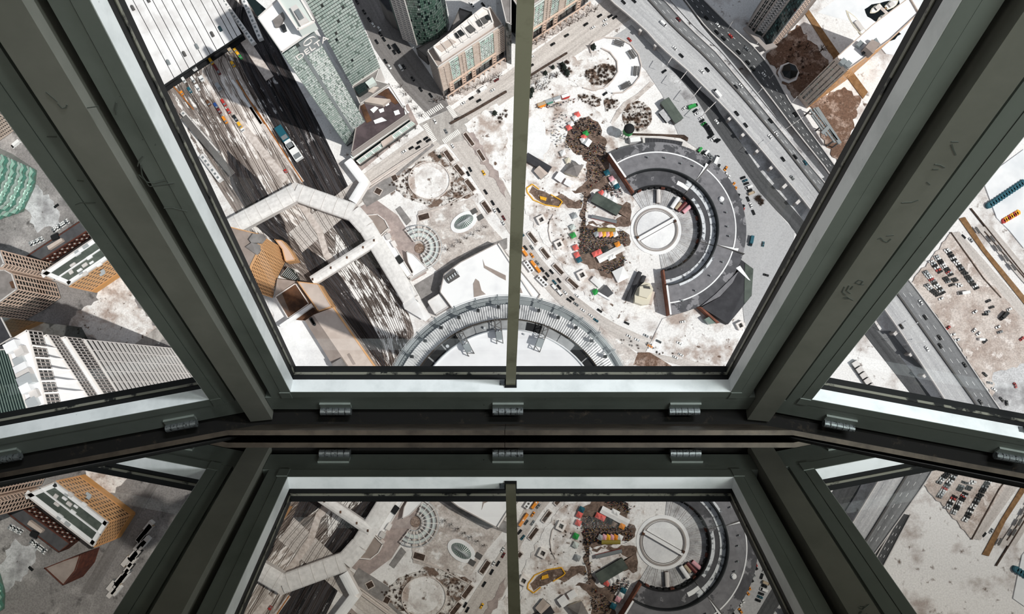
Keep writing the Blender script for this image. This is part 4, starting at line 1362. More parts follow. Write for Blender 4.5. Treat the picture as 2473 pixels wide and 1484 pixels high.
# ---------------------------------------------------------------- tan slab block with orange side
t, P = poly_thing('slab_block', 'long tan slab block with snowy roof and an orange sunlit side', 'apartment block', px(1924, 234, 1948, 262, 2040, 196, 2100, 140, 2080, 105, 2000, 165), 76, 0, 'stone_tan', 'roof_snow', base=True, parapet=1.4)
a, b = edge(P, nearest_edge(P, 1936, 248, 0))
d = (b - a).normalized(); n = Vector((d.y, -d.x))
for f0, f1, cnt in ((0.07, 0.12, 40), (0.32, 0.42, 26), (0.60, 0.68, 30), (0.86, 0.90, 44)):
    for k in range(cnt):
        zq = 6 + 66 * (k + 0.5) / cnt
        p, q = a.lerp(b, f0), a.lerp(b, f1)
        if 0.3 < f0 < 0.7:
            p, q = a.lerp(b, f0), a.lerp(b, f0 + 0.05)
        MB().bar((p.x + n.x * .1, p.y + n.y * .1, zq), (q.x + n.x * .1, q.y + n.y * .1, zq), 0.4, 66 / cnt * 0.62).build('window', 'window_black' if (k * 7) % 11 else 'glass_aqua', t)
for k in range(4):
    c = a.lerp(b, 0.22 + 0.0 * k)
    MB().bar((a.lerp(b, .30).x + n.x * .2, a.lerp(b, .30).y + n.y * .2, 8 + k * 5), (a.lerp(b, .44).x + n.x * .2, a.lerp(b, .44).y + n.y * .2, 8 + k * 5), 0.5, 3.4).build('lobby_window', 'window_black', t)
for q in ((1994, 229), (2070, 168)):
    a, b = edge(P, nearest_edge(P, *q, 0))
    MB().bar((a.x, a.y, 38), (b.x, b.y, 38), 0.5, 75).build('brick_face', 'stone_orange', t)
    panes(t, a, b, 4, 75, 28, 16, ('stone_orange_deep', 'stone_orange', 'window_brown'), (2, 3, 3), 0.16, 0.5, 0.0, 'windows')
rf = lambda *p: p
roof_box(t, 'D', (1930, 560, 2010, 470, 2110, 520, 2020, 640), 76, 84, 'roof_taupe', 'roof_house')
roof_box(t, 'D', (2060, 450, 2110, 530, 2090, 560, 2030, 470), 76, 82, 'grey_metal', 'cooling_unit')
roof_box(t, 'D', (1900, 580, 1940, 560, 1960, 620, 1910, 640), 76, 79, 'dark_metal', 'plant_unit')
for zx, zy in ((1660, 740), (1720, 770), (1860, 530)):
    p = G(*z('D', zx, zy), 78)
    MB().box((p.x, p.y, 76), 5, 4, 3, 0.8).build('plant_unit', 'grey_metal', t)

# octagonal fountain pavilion on the waste ground
t = thing('pavilion', G(*z('D', 1000, 870)), 'octagonal dark glass pavilion with a snowy rim on the brown ground', 'pavilion')
c = G(*z('D', 1000, 880))
MB().disc(c, 9.5, 0, 2.2, 8).build('base', 'roof_snow', t)
MB().disc(c, 7.4, 2.2, 5, 8).build('drum', 'concrete', t)
mb = MB()
for k in range(8):
    a0, a1 = math.pi / 4 * k, math.pi / 4 * (k + 1)
    mb.add([(c.x + 7.2 * math.cos(a0), c.y + 7.2 * math.sin(a0), 5), (c.x + 7.2 * math.cos(a1), c.y + 7.2 * math.sin(a1), 5), (c.x, c.y, 7)], [(0, 1, 2)], 0)
mb.build('roof', 'open_water', t)

# white louvred pergola frame, right
t = thing('pergola', G(1985, 320), 'grey pergola frame of long parallel beams beside the expressway', 'pergola')
for x0, y0, x1, y1, w in ((1760, 20, 2060, 420, 1.2), (1800, 10, 2085, 390, 1.2), (1840, 0, 2120, 430, 3.0), (1780, 90, 1960, 340, 1.2)):
    MB().bar(G(*z('H', x0, y0), 14), G(*z('H', x1, y1), 14), w, 1.2).build('long_beam', 'grey_metal', t)
for k in range(14):
    f = k / 13
    MB().bar(G(*z('H', 1775 + 290 * f, 30 + 380 * f), 13.4), G(*z('H', 1835 + 285 * f, -5 + 430 * f), 13.4), 0.6, 0.6).build('cross_beam', 'grey_metal', t)
MB().bar(G(*z('H', 1905, 310), 14.8), G(*z('H', 1990, 225), 14.8), 3.0, 1.0).build('cross_deck', 'grey_metal', t)
for x0, y0 in ((1770, 30), (1905, 215), (2040, 400), (1850, 15), (1990, 225), (2105, 420)):
    p = G(*z('H', x0, y0), 13)
    MB().box((p.x, p.y, 0), 1, 1, 13).build('post', 'concrete_dark', t)

# ---------------------------------------------------------------- tan waffle office with grid of windows
t, P = poly_thing('waffle_office', 'orange tan office block with a waffle grid of small windows', 'office block', px(681, 600, 690, 633, 672, 670, 660, 720, 585, 705, 600, 580), 62, 0, 'window_brown', 'roof_taupe', base=True, parapet=1.2, pmat='stone_orange')
for q, nc in (((685, 616), 4), ((681, 652), 6), ((666, 695), 7)):
    a, b = edge(P, nearest_edge(P, *q, 0))
    facade(t, a, b, 3, 61, 17, nc, 'stone_orange', 'stone_orange', 0.32, 0.28, 0.3)
roof_box(t, 'I', (300, 290, 350, 220, 470, 230, 490, 270, 440, 330, 330, 330), 62, 66, 'roof_grey', 'upper_roof')
roof_box(t, 'I', (260, 380, 330, 330, 420, 350, 430, 420, 390, 470), 62, 65, 'roof_grey', 'upper_roof')
t, P = poly_thing('low_wing', 'pale low wing with a lattice glass roof beside the waffle office', 'building', zz('I', 610, 290, 700, 300, 800, 420, 870, 540, 740, 560, 700, 410), 12, 0, 'stone_orange', 'stone_pink')
t = thing('lattice_roof', G(702, 660), 'dark glass lattice roof between waffle office and brown roof', 'roof')
fan = zz('I', 690, 720, 770, 620, 830, 650, 880, 740, 870, 780, 720, 750)
MB().prism(gpoly(fan, 8), 0, 8).build('glass_body', 'glass_deep', t)
for k in range(9):
    f = k / 8
    p = G(*z('I', 770 + 60 * f + 50 * f, 620 + 120 * f), 8.3)
    q = G(*z('I', 690 + 150 * f, 720 + 60 * f), 8.3)
    MB().bar(p, q, 0.4, 0.4).build('rib', 'light_metal', t)
t, P = poly_thing('low_roof', 'grey triangular roof with snowy edges beside the waffle office', 'building', zz('I', 640, 760, 870, 790, 610, 970), 9, 0, 'stone_tan', 'roof_taupe', parapet=0)
t, P = poly_thing('low_roof', 'square brown gravel roof with snowy edges', 'building', zz('M', 20, 185, 270, 20, 435, 270, 180, 450), 9, 0, 'white_wall', 'roof_brown', parapet=1.2)
t, P = poly_thing('low_roof', 'narrow brown roof below the snowy wall', 'building', zz('M', 270, 460, 470, 310, 530, 370, 380, 470), 8, 0, 'white_wall', 'roof_brown', parapet=0)
# long hall with ridge
t, P = poly_thing('long_hall', 'long beige hall beside the tracks, upper part with the skywalk landing', 'hall', zz('M', 285, 0, 540, 30, 705, 305, 540, 360), 16, 0, 'stone_orange', 'roof_beige', parapet=0.6)
t = thing('long_hall', G(830, 820), 'long beige hall with a two tone pitched roof, bottom left of the middle window', 'hall')
h0, h1 = 17, 13
RA, RB = G(*z('M', 480, 400), h0), G(*z('M', 1010, 1180), h0)
EA, EB = G(*z('M', 720, 310), h1), G(*z('M', 1330, 1180), h1)
WA, WB = G(*z('M', 378, 470), h1), G(*z('M', 800, 1150), h1)
CA_ = G(*z('M', 700, 305), h1)
dn = Vector((0, 0, -1))
def slab(name, pts, m, th=0.7):
    mb = MB()
    mb.add([Vector(p) for p in pts] + [Vector(p) - Vector((0, 0, th)) for p in pts], [tuple(range(len(pts))), tuple(range(2 * len(pts) - 1, len(pts) - 1, -1))] + [(i, len(pts) + i, len(pts) + (i + 1) % len(pts), (i + 1) % len(pts)) for i in range(len(pts))])
    return mb.build(name, m, t)
slab('roof_slope', [RA, RB, EB, EA], 'roof_beige')
slab('roof_slope', [WA, WB, RB, RA], 'roof_taupe')
MB().prism([(p.x, p.y) for p in (WA, WB, EB, EA)], 0, h1 - 0.5).build('walls', 'stone_tan', t)
for k in range(5):
    p = G(*z('M', 455 + k * 10, 450 + k * 16), 15)
    MB().disc(p, 1.4, 14, 16.5, 10).build('roof_fan', 'dark_metal', t)
MB().prism(gpoly(zz('M', 880, 875, 910, 862, 985, 990, 950, 1000), 16), 13, 16.2).build('skylight', 'roof_taupe', t)
MB().prism(gpoly(zz('M', 695, 985, 810, 915, 890, 1035, 730, 1060), 18), 0, 18).build('roof_house', 'roof_grey', t)
MB().bar(EA + Vector((0, 0, 0.3)), EB + Vector((0, 0, 0.3)), 1.4, 1.0).build('eaves_strip', 'stone_orange', t)
MB().bar(G(*z('M', 100, 545), 8), G(*z('M', 480, 285), 8), 3.0, 8).build('snow_bank_wall', 'roof_snow', label='snow topped wall between brown roof and snowy yard', cat='wall')

# ---------------------------------------------------------------- white aquarium roof
t, P = poly_thing('white_hall', 'large faceted hall roof under clean snow, behind the round tower roof', 'hall', px(1062, 706, 1072, 662, 1112, 633, 1203, 586, 1305, 712, 1262, 780, 1110, 770), 14, 0, 'concrete', 'roof_snow', parapet=1.0)
roof_box(t, 'J', (950, 740, 1075, 640, 1140, 730, 1005, 815), 14, 16.5, 'concrete_dark', 'plant_well')
for k in range(5):
    roof_box(t, 'J', (985 + k * 27, 755 - k * 20, 1000 + k * 27, 745 - k * 20, 1018 + k * 27, 775 - k * 20, 1003 + k * 27, 785 - k * 20), 16.5, 18, 'light_metal', 'plant_unit')
roof_box(t, 'J', (1310, 980, 1300, 820, 1330, 760, 1370, 790, 1400, 900, 1450, 945), 14, 14.4, 'roof_taupe', 'bare_patch')
roof_box(t, 'J', (1415, 530, 1440, 600, 1690, 720, 1690, 780, 1610, 740, 1430, 630), 14, 14.4, 'roof_taupe', 'bare_patch')
roof_box(t, 'J', (1810, 850, 1870, 870, 1890, 930, 1820, 930), 14, 14.4, 'roof_taupe', 'bare_patch')
MB().bar(G(*z('J', 1600, 340), 15.5), G(*z('J', 2010, 970), 15.5), 1.2, 1.2).build('ridge', 'white_wall', t)
t, P = poly_thing('white_annex', 'flat white annex roof between skywalk and round tower roof', 'building', zz('J', 750, 1030, 900, 935, 1020, 1090, 850, 1195), 10, 0, 'concrete', 'roof_white', parapet=0.7)

# ---------------------------------------------------------------- skywalk
t = thing('skywalk', G(760, 470), 'long white enclosed skywalk bending across the tracks', 'skywalk')
SK = [G(u, v, 13) for u, v in px(480, 590, 560, 545, 713, 463, 852, 512, 884, 548, 990, 722, 1002, 745)]
path_mb(SK[:4], 15.5, 6, 12.2).build('tube_section', 'concrete_pale', t)
path_mb(SK[3:6], 14.0, 6, 12.2).build('tube_section', 'concrete_pale', t)
def vault(pts, w, z0, rise, m, name='roof_vault', seg=6):
    P = [Vector((p[0], p[1])) for p in pts]
    rows = []
    for i, p in enumerate(P):
        d = (P[min(i + 1, len(P) - 1)] - P[max(i - 1, 0)])
        if 0 < i < len(P) - 1:
            d = (P[i] - P[i - 1]).normalized() + (P[i + 1] - P[i]).normalized()
        d.normalize()
        n = Vector((-d.y, d.x))
        k = 1.0 / max(0.5, d.dot((P[min(i + 1, len(P) - 1)] - P[min(i, len(P) - 2)]).normalized()))
        rows.append([(p.x + n.x * w / 2 * math.cos(math.pi * j / seg) * k, p.y + n.y * w / 2 * math.cos(math.pi * j / seg) * k, z0 + rise * math.sin(math.pi * j / seg)) for j in range(seg + 1)])
    mb = MB()
    for r in rows:
        mb.v += [Vector(q) for q in r]
    for i in range(len(rows) - 1):
        for j in range(seg):
            o = i * (seg + 1) + j
            mb.f.append([o, o + 1, o + seg + 2, o + seg + 1])
            mb.mi.append(0)
    for i in (0, len(rows) - 1):
        mb.f.append([i * (seg + 1) + j for j in range(seg + 1)])
        mb.mi.append(0)
    return mb.build(name, m, t)
mat('vault_white', '#f1eeec', 0.5, col2='#dcd9d7', scale=0.3, lo=0.4, hi=0.65)
vault(SK[:3], 15.5, 12.2, 2.2, 'vault_white')
vault(SK[2:4], 15.5, 12.2, 2.2, 'vault_white')
vault(SK[3:5], 15.0, 12.2, 2.2, 'vault_white')
vault(SK[4:6], 14.0, 12.2, 2.0, 'vault_white')
for i in range(3):
    a, b = SK[i], SK[i + 1]
    m_ = int((b - a).length / 9)
    for k in range(m_):
        c = a.lerp(b, (k + 0.5) / m_)
        d = (b - a).normalized()
        n = Vector((-d.y, d.x, 0))
        mb = MB()
        for j in range(6):
            p0, p1 = [c + n * (7.9 * math.cos(math.pi * q / 6)) + Vector((0, 0, -0.75 + 2.35 * math.sin(math.pi * q / 6))) for q in (j, j + 1)]
            mb.bar(p0, p1, 0.3, 0.25)
        mb.build('roof_seam', 'concrete_pale', t)
for u, v in px(600, 525, 680, 480, 770, 484, 830, 505, 900, 570, 950, 655):
    p = G(u, v, 6)
    MB().box((p.x, p.y, 0), 2.2, 2.2, 6).build('pier', 'concrete', t)
t = thing('skywalk_branch', G(828, 628), 'straight pale footbridge from the long hall to the skywalk', 'skywalk')
q0, q1 = G(752, 677, 15), G(908, 578, 15)
vault([q0, q1], 8.5, 13, 2.0, 'vault_white')
MB().bar(q0 - Vector((0, 0, 4.5)), q1 - Vector((0, 0, 4.5)), 8.4, 5).build('tube_section', 'concrete_pale', t)
for f in (0.02, 0.3, 0.55, 0.8, 0.97):
    c = q0.lerp(q1, f)
    MB().box((c.x, c.y, 14.6), 1.2, 2.0, 1.0).build('roof_vent', 'roof_brown', t)
for f in (0.3, 0.65):
    c = q0.lerp(q1, f)
    MB().box((c.x, c.y, 0), 2, 2, 8.5).build('pier', 'concrete', t)
t = thing('skywalk_branch', G(862, 440), 'short white covered bridge with an elbow beside the street', 'skywalk')
EL = [G(u, v, 12) for u, v in px(840, 388, 880, 440, 851, 487)]
path_mb(EL, 8.0, 6, 12).build('tube_section', 'white_wall', t)
vault(EL[:2], 8.0, 12, 1.2, 'roof_snow')
vault(EL[1:], 8.0, 12, 1.2, 'roof_snow')
for p in EL:
    MB().box((p.x, p.y, 0), 2, 2, 6).build('pier', 'concrete', t)
t = thing('folded_canopy', G(1010, 745), 'white folded entrance canopy at the end of the skywalk', 'canopy')
fc = [G(u, v, hh) for (u, v), hh in zip(zz('J', 415, 925, 560, 850, 610, 1010, 800, 1210, 730, 1270, 480, 1120), (12, 14, 14, 9, 9, 11))]
mb = MB()
mb.add(fc + [p - Vector((0, 0, 0.6)) for p in fc], [(0, 5, 2), (0, 2, 1), (5, 4, 2), (2, 4, 3), (6, 8, 11), (6, 7, 8), (11, 8, 10), (8, 9, 10), (0, 6, 11, 5), (5, 11, 10, 4), (4, 10, 9, 3), (3, 9, 8, 2), (2, 8, 7, 1), (1, 7, 6, 0)])
mb.build('roof_sheet', 'roof_white', t)
for p in (fc[0], fc[2], fc[3], fc[5]):
    MB().tube((p.x, p.y, 0), (p.x, p.y, p.z - 0.6), 0.4, 8).build('post', 'grey_metal', t)
# terrace building of the skywalk with curved edge
t, P = poly_thing('terrace', 'curved brown terrace roof beside the skywalk', 'building', zz('J', 20, 0, 160, -10, 250, 60, 300, 160, 260, 190, 190, 260, 150, 230), 8, 0, 'white_wall', 'roof_taupe', parapet=1.4)
t, P = poly_thing('terrace', 'long white service roof beside the skywalk with a black grille', 'building', zz('J', 190, 270, 270, 200, 480, 560, 580, 720, 520, 750), 9, 0, 'white_wall', 'roof_snow', parapet=1.0)
roof_box(t, 'J', (365, 515, 420, 475, 470, 545, 415, 585), 9, 11, 'black_roofing', 'grille')
roof_box(t, 'J', (240, 240, 300, 210, 320, 260, 270, 295), 9, 12, 'concrete_pale', 'roof_hut')
roof_box(t, 'J', (310, 320, 360, 300, 390, 360, 350, 385), 9, 12, 'white_wall', 'roof_hut')
t, P = poly_thing('terrace', 'white terrace with dark openings beside the service lane', 'building', zz('J', 500, 430, 590, 470, 760, 640, 530, 780, 580, 680, 520, 560), 7, 0, 'concrete_pale', 'roof_snow', parapet=0.8)
# semicircular glass pergola
t = thing('glass_arbour', G(*z('J', 690, 410)), 'semicircular glass arbour with white ribs on the plaza', 'arbour')
c = G(*z('J', 660, 400))
pxm = (G(1120, 600) - G(1020, 600)).length / 100 / 4.946
for r in (90, 135, 175, 205, 230, 270):
    MB().ring(c, r * pxm - 0.3, r * pxm + 0.3, 4, 4.7, -75, 130, 36).build('arc_beam', 'light_metal', t)
for k in range(12):
    a_ = math.radians(-70 + k * 18)
    MB().bar(c + Vector((math.cos(a_) * 90 * pxm, math.sin(a_) * 90 * pxm, 4.5)), c + Vector((math.cos(a_) * 270 * pxm, math.sin(a_) * 270 * pxm, 4.5)), 0.5, 0.6).build('radial_beam', 'white_wall', t)
for r0, r1 in ((140, 172), (208, 228)):
    for k in range(11):
        MB().ring(c, r0 * pxm, r1 * pxm, 4.2, 4.35, -69 + k * 18, -53 + k * 18, 4).build('pane', 'glass_pale', t)
MB().disc(c, 60 * pxm, 0.3, 1.2, 24).build('planter', 'dirt_brown', t)
# oval skylight
t = thing('oval_skylight', G(1120, 537), 'oval ribbed glass skylight with a snowy rim on the plaza', 'skylight')
c = G(*z('J', 1190, 85))
rot = math.radians(33)
MB().disc(c, 175 * pxm, 0.2, 1.4, 36, ry=112 * pxm, rot=rot).build('rim', 'roof_snow', t)
MB().disc(c, 125 * pxm, 1.4, 2.0, 36, ry=70 * pxm, rot=rot).build('glass_bed', 'glass_mid', t)
ax, ay = Vector((math.cos(rot), math.sin(rot), 0)), Vector((-math.sin(rot), math.cos(rot), 0))
for k in range(30):
    a_ = 2 * math.pi * k / 30
    p = c + ax * (122 * pxm * math.cos(a_)) + ay * (68 * pxm * math.sin(a_)) + Vector((0, 0, 2.1))
    q = c + ax * (62 * pxm * math.cos(a_)) + Vector((0, 0, 4.4))
    MB().bar(p, q, 0.35, 0.35).build('rib', 'light_metal', t)
MB().bar(c - ax * 62 * pxm + Vector((0, 0, 4.5)), c + ax * 62 * pxm + Vector((0, 0, 4.5)), 0.7, 0.5).build('ridge', 'light_metal', t)
for zx, zy in ((1385, 30), (1310, -40)):
    p = G(*z('J', zx, zy))
    MB().box((p.x, p.y, 0), 5.5, 4.2, 1.6, dir_at(1150, 520, 90, -55)).build('plant_well', 'concrete_dark', t)

# ================================================================ roundhouse
mat('tar_roof', '#858488', 0.85, col2='#77767a', scale=0.2, lo=0.4, hi=0.6, col3='#57575b', lo3=0.63, hi3=0.655, scale3=0.035, grit=.15)
mat('tar_roof_dark', '#5c5c60', 0.85, col2='#505054', scale=0.2, lo=0.4, hi=0.6, col3='#88878b', lo3=0.54, hi3=0.56, scale3=0.06, grit=.15)
mat('snow_streak', '#dfe2e6', 0.9, col2='#6d7075', scale=0.25, lo=0.5, hi=0.6, detail=8)
RC = G(1583.7, 555.8)
RM = 38.0 / 107.0            # metres per pixel here
t = thing('roundhouse', RC, 'large horseshoe shaped roundhouse with grey tar roofs around the turntable', 'roundhouse')
A0_, A1_ = -84.0, 123.0
FW = (-18.0, 50.6)           # firewalls
def rh(k):                   # pixel radius -> metres at roof height k
    return lambda r: r * RM * (600 - k) / 600.0
secs = ((A0_, FW[0]), (FW[0], FW[1]), (FW[1], A1_))
for a0, a1 in secs:
    MB().ring(RC, 106 * RM, 142 * RM, 0, 7.5, a0 + .3, a1 - .3, 24).build('inner_roof', 'tar_roof_dark', t)
    MB().ring(RC, 143 * RM, 184 * RM, 0, 13.0, a0 + .3, a1 - .3, 28, z1b=12.0).build('main_roof', 'tar_roof', t)
    MB().ring(RC, 184.5 * RM, 212 * RM, 0, 11.4, a0 + .3, a1 - .3, 28, z1b=9.8).build('outer_roof', 'tar_roof_dark', t)
    MB().ring(RC, 183 * RM, 186 * RM, 11.3, 12.35, a0 + .8, a1 - .8, 28).build('snow_ridge', 'roof_snow', t)
MB().ring(RC, 141.5 * RM, 144.0 * RM, 7.5, 13.5, A0_, A1_, 80).build('clerestory', 'dark_metal', t)
MB().ring(RC, 104.5 * RM, 106.5 * RM, 0, 8.2, A0_, A1_, 80).build('door_front', 'black_roofing', t)
MB().ring(RC, 127 * RM, 140.5 * RM, 7.4, 7.95, A0_ + 1, 58, 60).build('snow_gutter', 'snow_streak', t)
MB().ring(RC, 108 * RM, 116 * RM, 7.4, 7.8, -15, 40, 30).build('snow_patch', 'snow_streak', t)
MB().ring(RC, 118 * RM, 128 * RM, 7.4, 7.8, 50.6, 66, 12).build('snow_patch', 'roof_snow', t)
MB().ring(RC, 144.5 * RM, 150 * RM, 13.0, 13.3, -72, -30, 20).build('snow_patch', 'snow_streak', t)
for a in FW:
    r_ = math.radians(a)
    d = Vector((math.cos(r_), math.sin(r_), 0))
    MB().bar(RC + d * 106 * RM + Vector((0, 0, 4)), RC + d * 142 * RM + Vector((0, 0, 4)), 0.6, 8.4).build('fire_wall', 'concrete_dark', t)
    MB().bar(RC + d * 142 * RM + Vector((0, 0, 6.7)), RC + d * 213 * RM + Vector((0, 0, 6.7)), 0.6, 13.4).build('fire_wall', 'concrete_dark', t)
    s_ = Vector((-d.y, d.x, 0))
    for k in range(3):
        r0 = (148 + k * 12) * RM
        MB().prism([(RC + d * r0 + s_ * 0.5).xy, (RC + d * (r0 + 24 * RM) + s_ * 0.5).xy, (RC + d * (r0 + 24 * RM) + s_ * (1.5 + k * .8)).xy], 12.2, 13.2 - k * .1).build('snow_drift', 'roof_snow', t)
for a in (A0_, A1_):
    r_ = math.radians(a)
    d = Vector((math.cos(r_), math.sin(r_), 0))
    MB().bar(RC + d * 104 * RM + Vector((0, 0, 5)), RC + d * 142 * RM + Vector((0, 0, 5)), 1.2, 10).build('end_wall', 'brick_wall', t)
    MB().bar(RC + d * 142 * RM + Vector((0, 0, 7.3)), RC + d * 213 * RM + Vector((0, 0, 7.3)), 1.2, 14.6).build('end_wall', 'brick_wall', t)
    MB().bar(RC + d * 143 * RM + Vector((0, 0, 14.8)), RC + d * 213 * RM + Vector((0, 0, 14.8)), 1.5, 0.5).build('coping', 'roof_snow', t)
for a, r in ((98, 172), (84, 170), (70, 165), (20, 164), (12, 165), (0, 163), (-8, 168), (-30, 172), (-45, 168), (-62, 175), (-74, 186), (60, 172)):
    r_ = math.radians(a)
    p = RC + Vector((math.cos(r_), math.sin(r_), 0)) * r * RM
    st = MB().tube((p.x, p.y, 12), (p.x, p.y, 14.8), 0.6, 10).build('smoke_stack', 'concrete_dark', t)
    MB().tube((p.x, p.y, 14.8), (p.x, p.y, 15.2), 0.75, 10, r2=.5).build('stack_cap', 'grey_metal', st)
p = RC + Vector((math.cos(math.radians(24)), math.sin(math.radians(24)), 0)) * 166 * RM
mb = MB(); mb.disc(p, 2.3, 12.4, 13.6, 14); mb.disc(p, 1.7, 13.6, 14.6, 14); mb.build('roof_dome', 'roof_snow', t)
for k in range(26):      # dark doors between the stalls
    a = A0_ + 2 + k * (A1_ - A0_ - 4) / 25
    r_ = math.radians(a)
    p = RC + Vector((math.cos(r_), math.sin(r_), 0)) * 103.4 * RM
    MB().box((p.x, p.y, 0), 1.6, 3.2, 5.2, r_).build('stall_door', 'black_roofing' if k % 4 else 'brick_red', t)
# annex lobes
MB().prism(gpoly(zz('L', 950, 1290, 1130, 1140, 1370, 900, 1400, 870, 1330, 1010, 1180, 1170), 11), 0, 11).build('annex_roof', 'tar_roof', t)
MB().prism(gpoly(zz('L', 960, 1300, 1180, 1175, 1330, 1015, 1410, 850, 1420, 720, 1580, 840, 1560, 1160, 1280, 1500), 9), 0, 9).build('annex_roof', 'roof_darker', t)
MB().prism(gpoly(zz('L', 1480, 770, 1580, 840, 1560, 1160, 1470, 1260), 9.4), 9, 9.4).build('pale_strip', 'roof_green', t)
MB().prism(gpoly(zz('L', 1370, 830, 1420, 800, 1545, 980, 1520, 970), 10), 9, 10).build('snow_drift', 'roof_snow', t)
MB().prism(gpoly(zz('L', 930, 1290, 970, 1300, 1180, 1484, 1140, 1484), 9.6), 0, 9.6).build('end_wall', 'brick_wall', t)
for pts in ((1000, 1440, 1070, 1400, 1150, 1484, 1060, 1500),):
    MB().prism(gpoly(zz('L', *pts), 8), 0, 8).build('glass_porch', 'glass_mid', t)
# north annex with solar panels
t = thing('north_annex', G(1600, 350), 'curved dark panelled annex roof on the north side of the roundhouse', 'building')
MB().prism(gpoly(zz('G', 1540, 360, 1780, 345, 2030, 400, 2080, 440, 2040, 510, 1900, 480, 1720, 460, 1560, 475), 8), 0, 8).build('walls', 'concrete_pale', t)
Pt = [G(*z('G', 1575 + 450 * f, 362 + 40 * f * f * 1.2), 8.6) for f in [i / 13 for i in range(14)]]
Pb = [G(*z('G', 1580 + 420 * f, 450 + 36 * f * f), 8.6) for f in [i / 13 for i in range(14)]]
for i in range(13):
    a, b, c, d = Pt[i].lerp(Pt[i + 1], .04), Pt[i].lerp(Pt[i + 1], .96), Pb[i].lerp(Pb[i + 1], .96), Pb[i].lerp(Pb[i + 1], .04)
    MB().prism([a.xy, b.xy, c.xy, d.xy], 8, 8.6).build('roof_panel', 'roof_darker', t)
MB().prism(gpoly(zz('G', 1390, 360, 1510, 345, 1525, 400, 1400, 415), 6), 0, 6).build('hut', 'roof_snow', t)
MB().prism(gpoly(zz('G', 1420, 475, 1540, 445, 1550, 475, 1425, 505), 6), 0, 6).build('hut', 'roof_snow', t)
MB().prism(gpoly(zz('G', 1410, 305, 2040, 325, 2090, 360, 2080, 400, 2000, 360, 1780, 335, 1420, 325), 1.5), 0, 1.5).build('planter', 'soil', t)
# turntable
t = thing('turntable', RC, 'round snow covered locomotive turntable with a white bridge across', 'turntable')
MB().ring(RC, 50 * RM, 54 * RM, 0, 1.6, 0, 360, 64).build('pit_wall', 'concrete', t)
MB().ring(RC, 54 * RM, 62 * RM, 0, 0.9, 0, 360, 64).build('apron', 'roof_snow', t)
MB().disc(RC, 50 * RM, 0, 0.75, 48).build('pit_floor', 'clean_snow', t)
MB().ring(RC, 47 * RM, 48 * RM, 0.7, 1.1, 0, 360, 64).build('ring_rail', 'rail_rust', t)
bd = math.radians(29.5)
bv = Vector((math.cos(bd), math.sin(bd), 0))
MB().bar(RC - bv * 52 * RM + Vector((0, 0, 1.9)), RC + bv * 52 * RM + Vector((0, 0, 1.9)), 9.5 * RM, 1.4).build('bridge', 'roof_snow', t)
sv = Vector((-bv.y, bv.x, 0))
for sg in (-1, 1):
    MB().bar(RC - bv * 50 * RM + sv * sg * 4.9 * RM + Vector((0, 0, 2.8)), RC + bv * 50 * RM + sv * sg * 4.9 * RM + Vector((0, 0, 2.8)), 0.25, 0.5).build('bridge_rail', 'rail_rust', t)
for sg in (-1, 1):
    p = RC + bv * 50 * RM * sg - sv * 5 * RM * sg
    MB().box((p.x, p.y, 1.6), 2.0, 2.0, 2.0, bd).build('end_cabin', 'roof_brown', t)
# stall tracks radiating in the yard, snow between
t = thing('stall_tracks', RC, 'snowy stall tracks fanning out from the turntable', kind='structure')
MB().ring(RC, 62 * RM, 104 * RM, 0, 0.62, A0_ + 1, A1_, 60).build('yard_snow', 'grey_snow', t)
for k in range(17):
    r_ = math.radians(A0_ + 8 + k * 12)
    d = Vector((math.cos(r_), math.sin(r_), 0))
    s_ = Vector((-d.y, d.x, 0)) * 0.75
    for sg in (-1, 1):
        MB().bar(RC + d * 62 * RM + s_ * sg + Vector((0, 0, .75)), RC + d * 103 * RM + s_ * sg + Vector((0, 0, .70)), 0.18, 0.2).build('rail', 'concrete', t)
LAYER[0] = 0.62

def wagon(name, zone, p0, p1, w, h, body, roof, label, cat, parts=True):
    """railway vehicle or shed-like coach from end to end pixels, with a rounded roof"""
    a, b = G(*z(zone, *p0)), G(*z(zone, *p1))
    t = thing(name, (a + b) / 2, label, cat)
    d = (b - a).normalized()
    L = (b - a).length
    MB().bar(a + Vector((0, 0, 1.1)), b + Vector((0, 0, 1.1)), w * 0.8, 0.6).build('underframe', 'black_roofing', t)
    MB().bar(a + Vector((0, 0, 1.4 + (h - 1.4) / 2)), b + Vector((0, 0, 1.4 + (h - 1.4) / 2)), w, h - 1.4).build('body', body, t)
    s = Vector((-d.y, d.x, 0))
    mb = MB()
    for pt in (a - d * 0.3, b + d * 0.3):
        mb.v += [pt + s * (w / 2 * c) + Vector((0, 0, h + z_)) for c, z_ in ((-1.06, 0), (-.7, .55), (0, .85), (.7, .55), (1.06, 0))]
    mb.f = [[i, i + 1, i + 6, i + 5] for i in range(4)] + [[4, 3, 2, 1, 0], [5, 6, 7, 8, 9], [0, 5, 9, 4]]
    mb.mi = [0] * len(mb.f)
    mb.build('roof', roof, t)
    for f in (0.15, 0.85):
        for o in (-1.1, 1.1):
            c = a.lerp(b, f) + d * o
            MB().tube(c - s * (w * .4) + Vector((0, 0, .75)), c + s * (w * .4) + Vector((0, 0, .75)), 0.6, 10).build('wheelset', 'black_roofing', t)
    return t
mat('paint_red', '#b33a35', 0.5); mat('paint_maroon', '#6b2f30', 0.5); mat('paint_olive', '#8c7d33', 0.5)
mat('paint_green', '#2f9a4a', 0.5); mat('paint_orange', '#e8902a', 0.5); mat('paint_yellow', '#f0b732', 0.5)
mat('paint_teal', '#1f5a6a', 0.5); mat('paint_white', '#eeeeee', 0.4); mat('paint_black', '#141618', 0.3); mat('paint_grey', '#7e8285', 0.4)
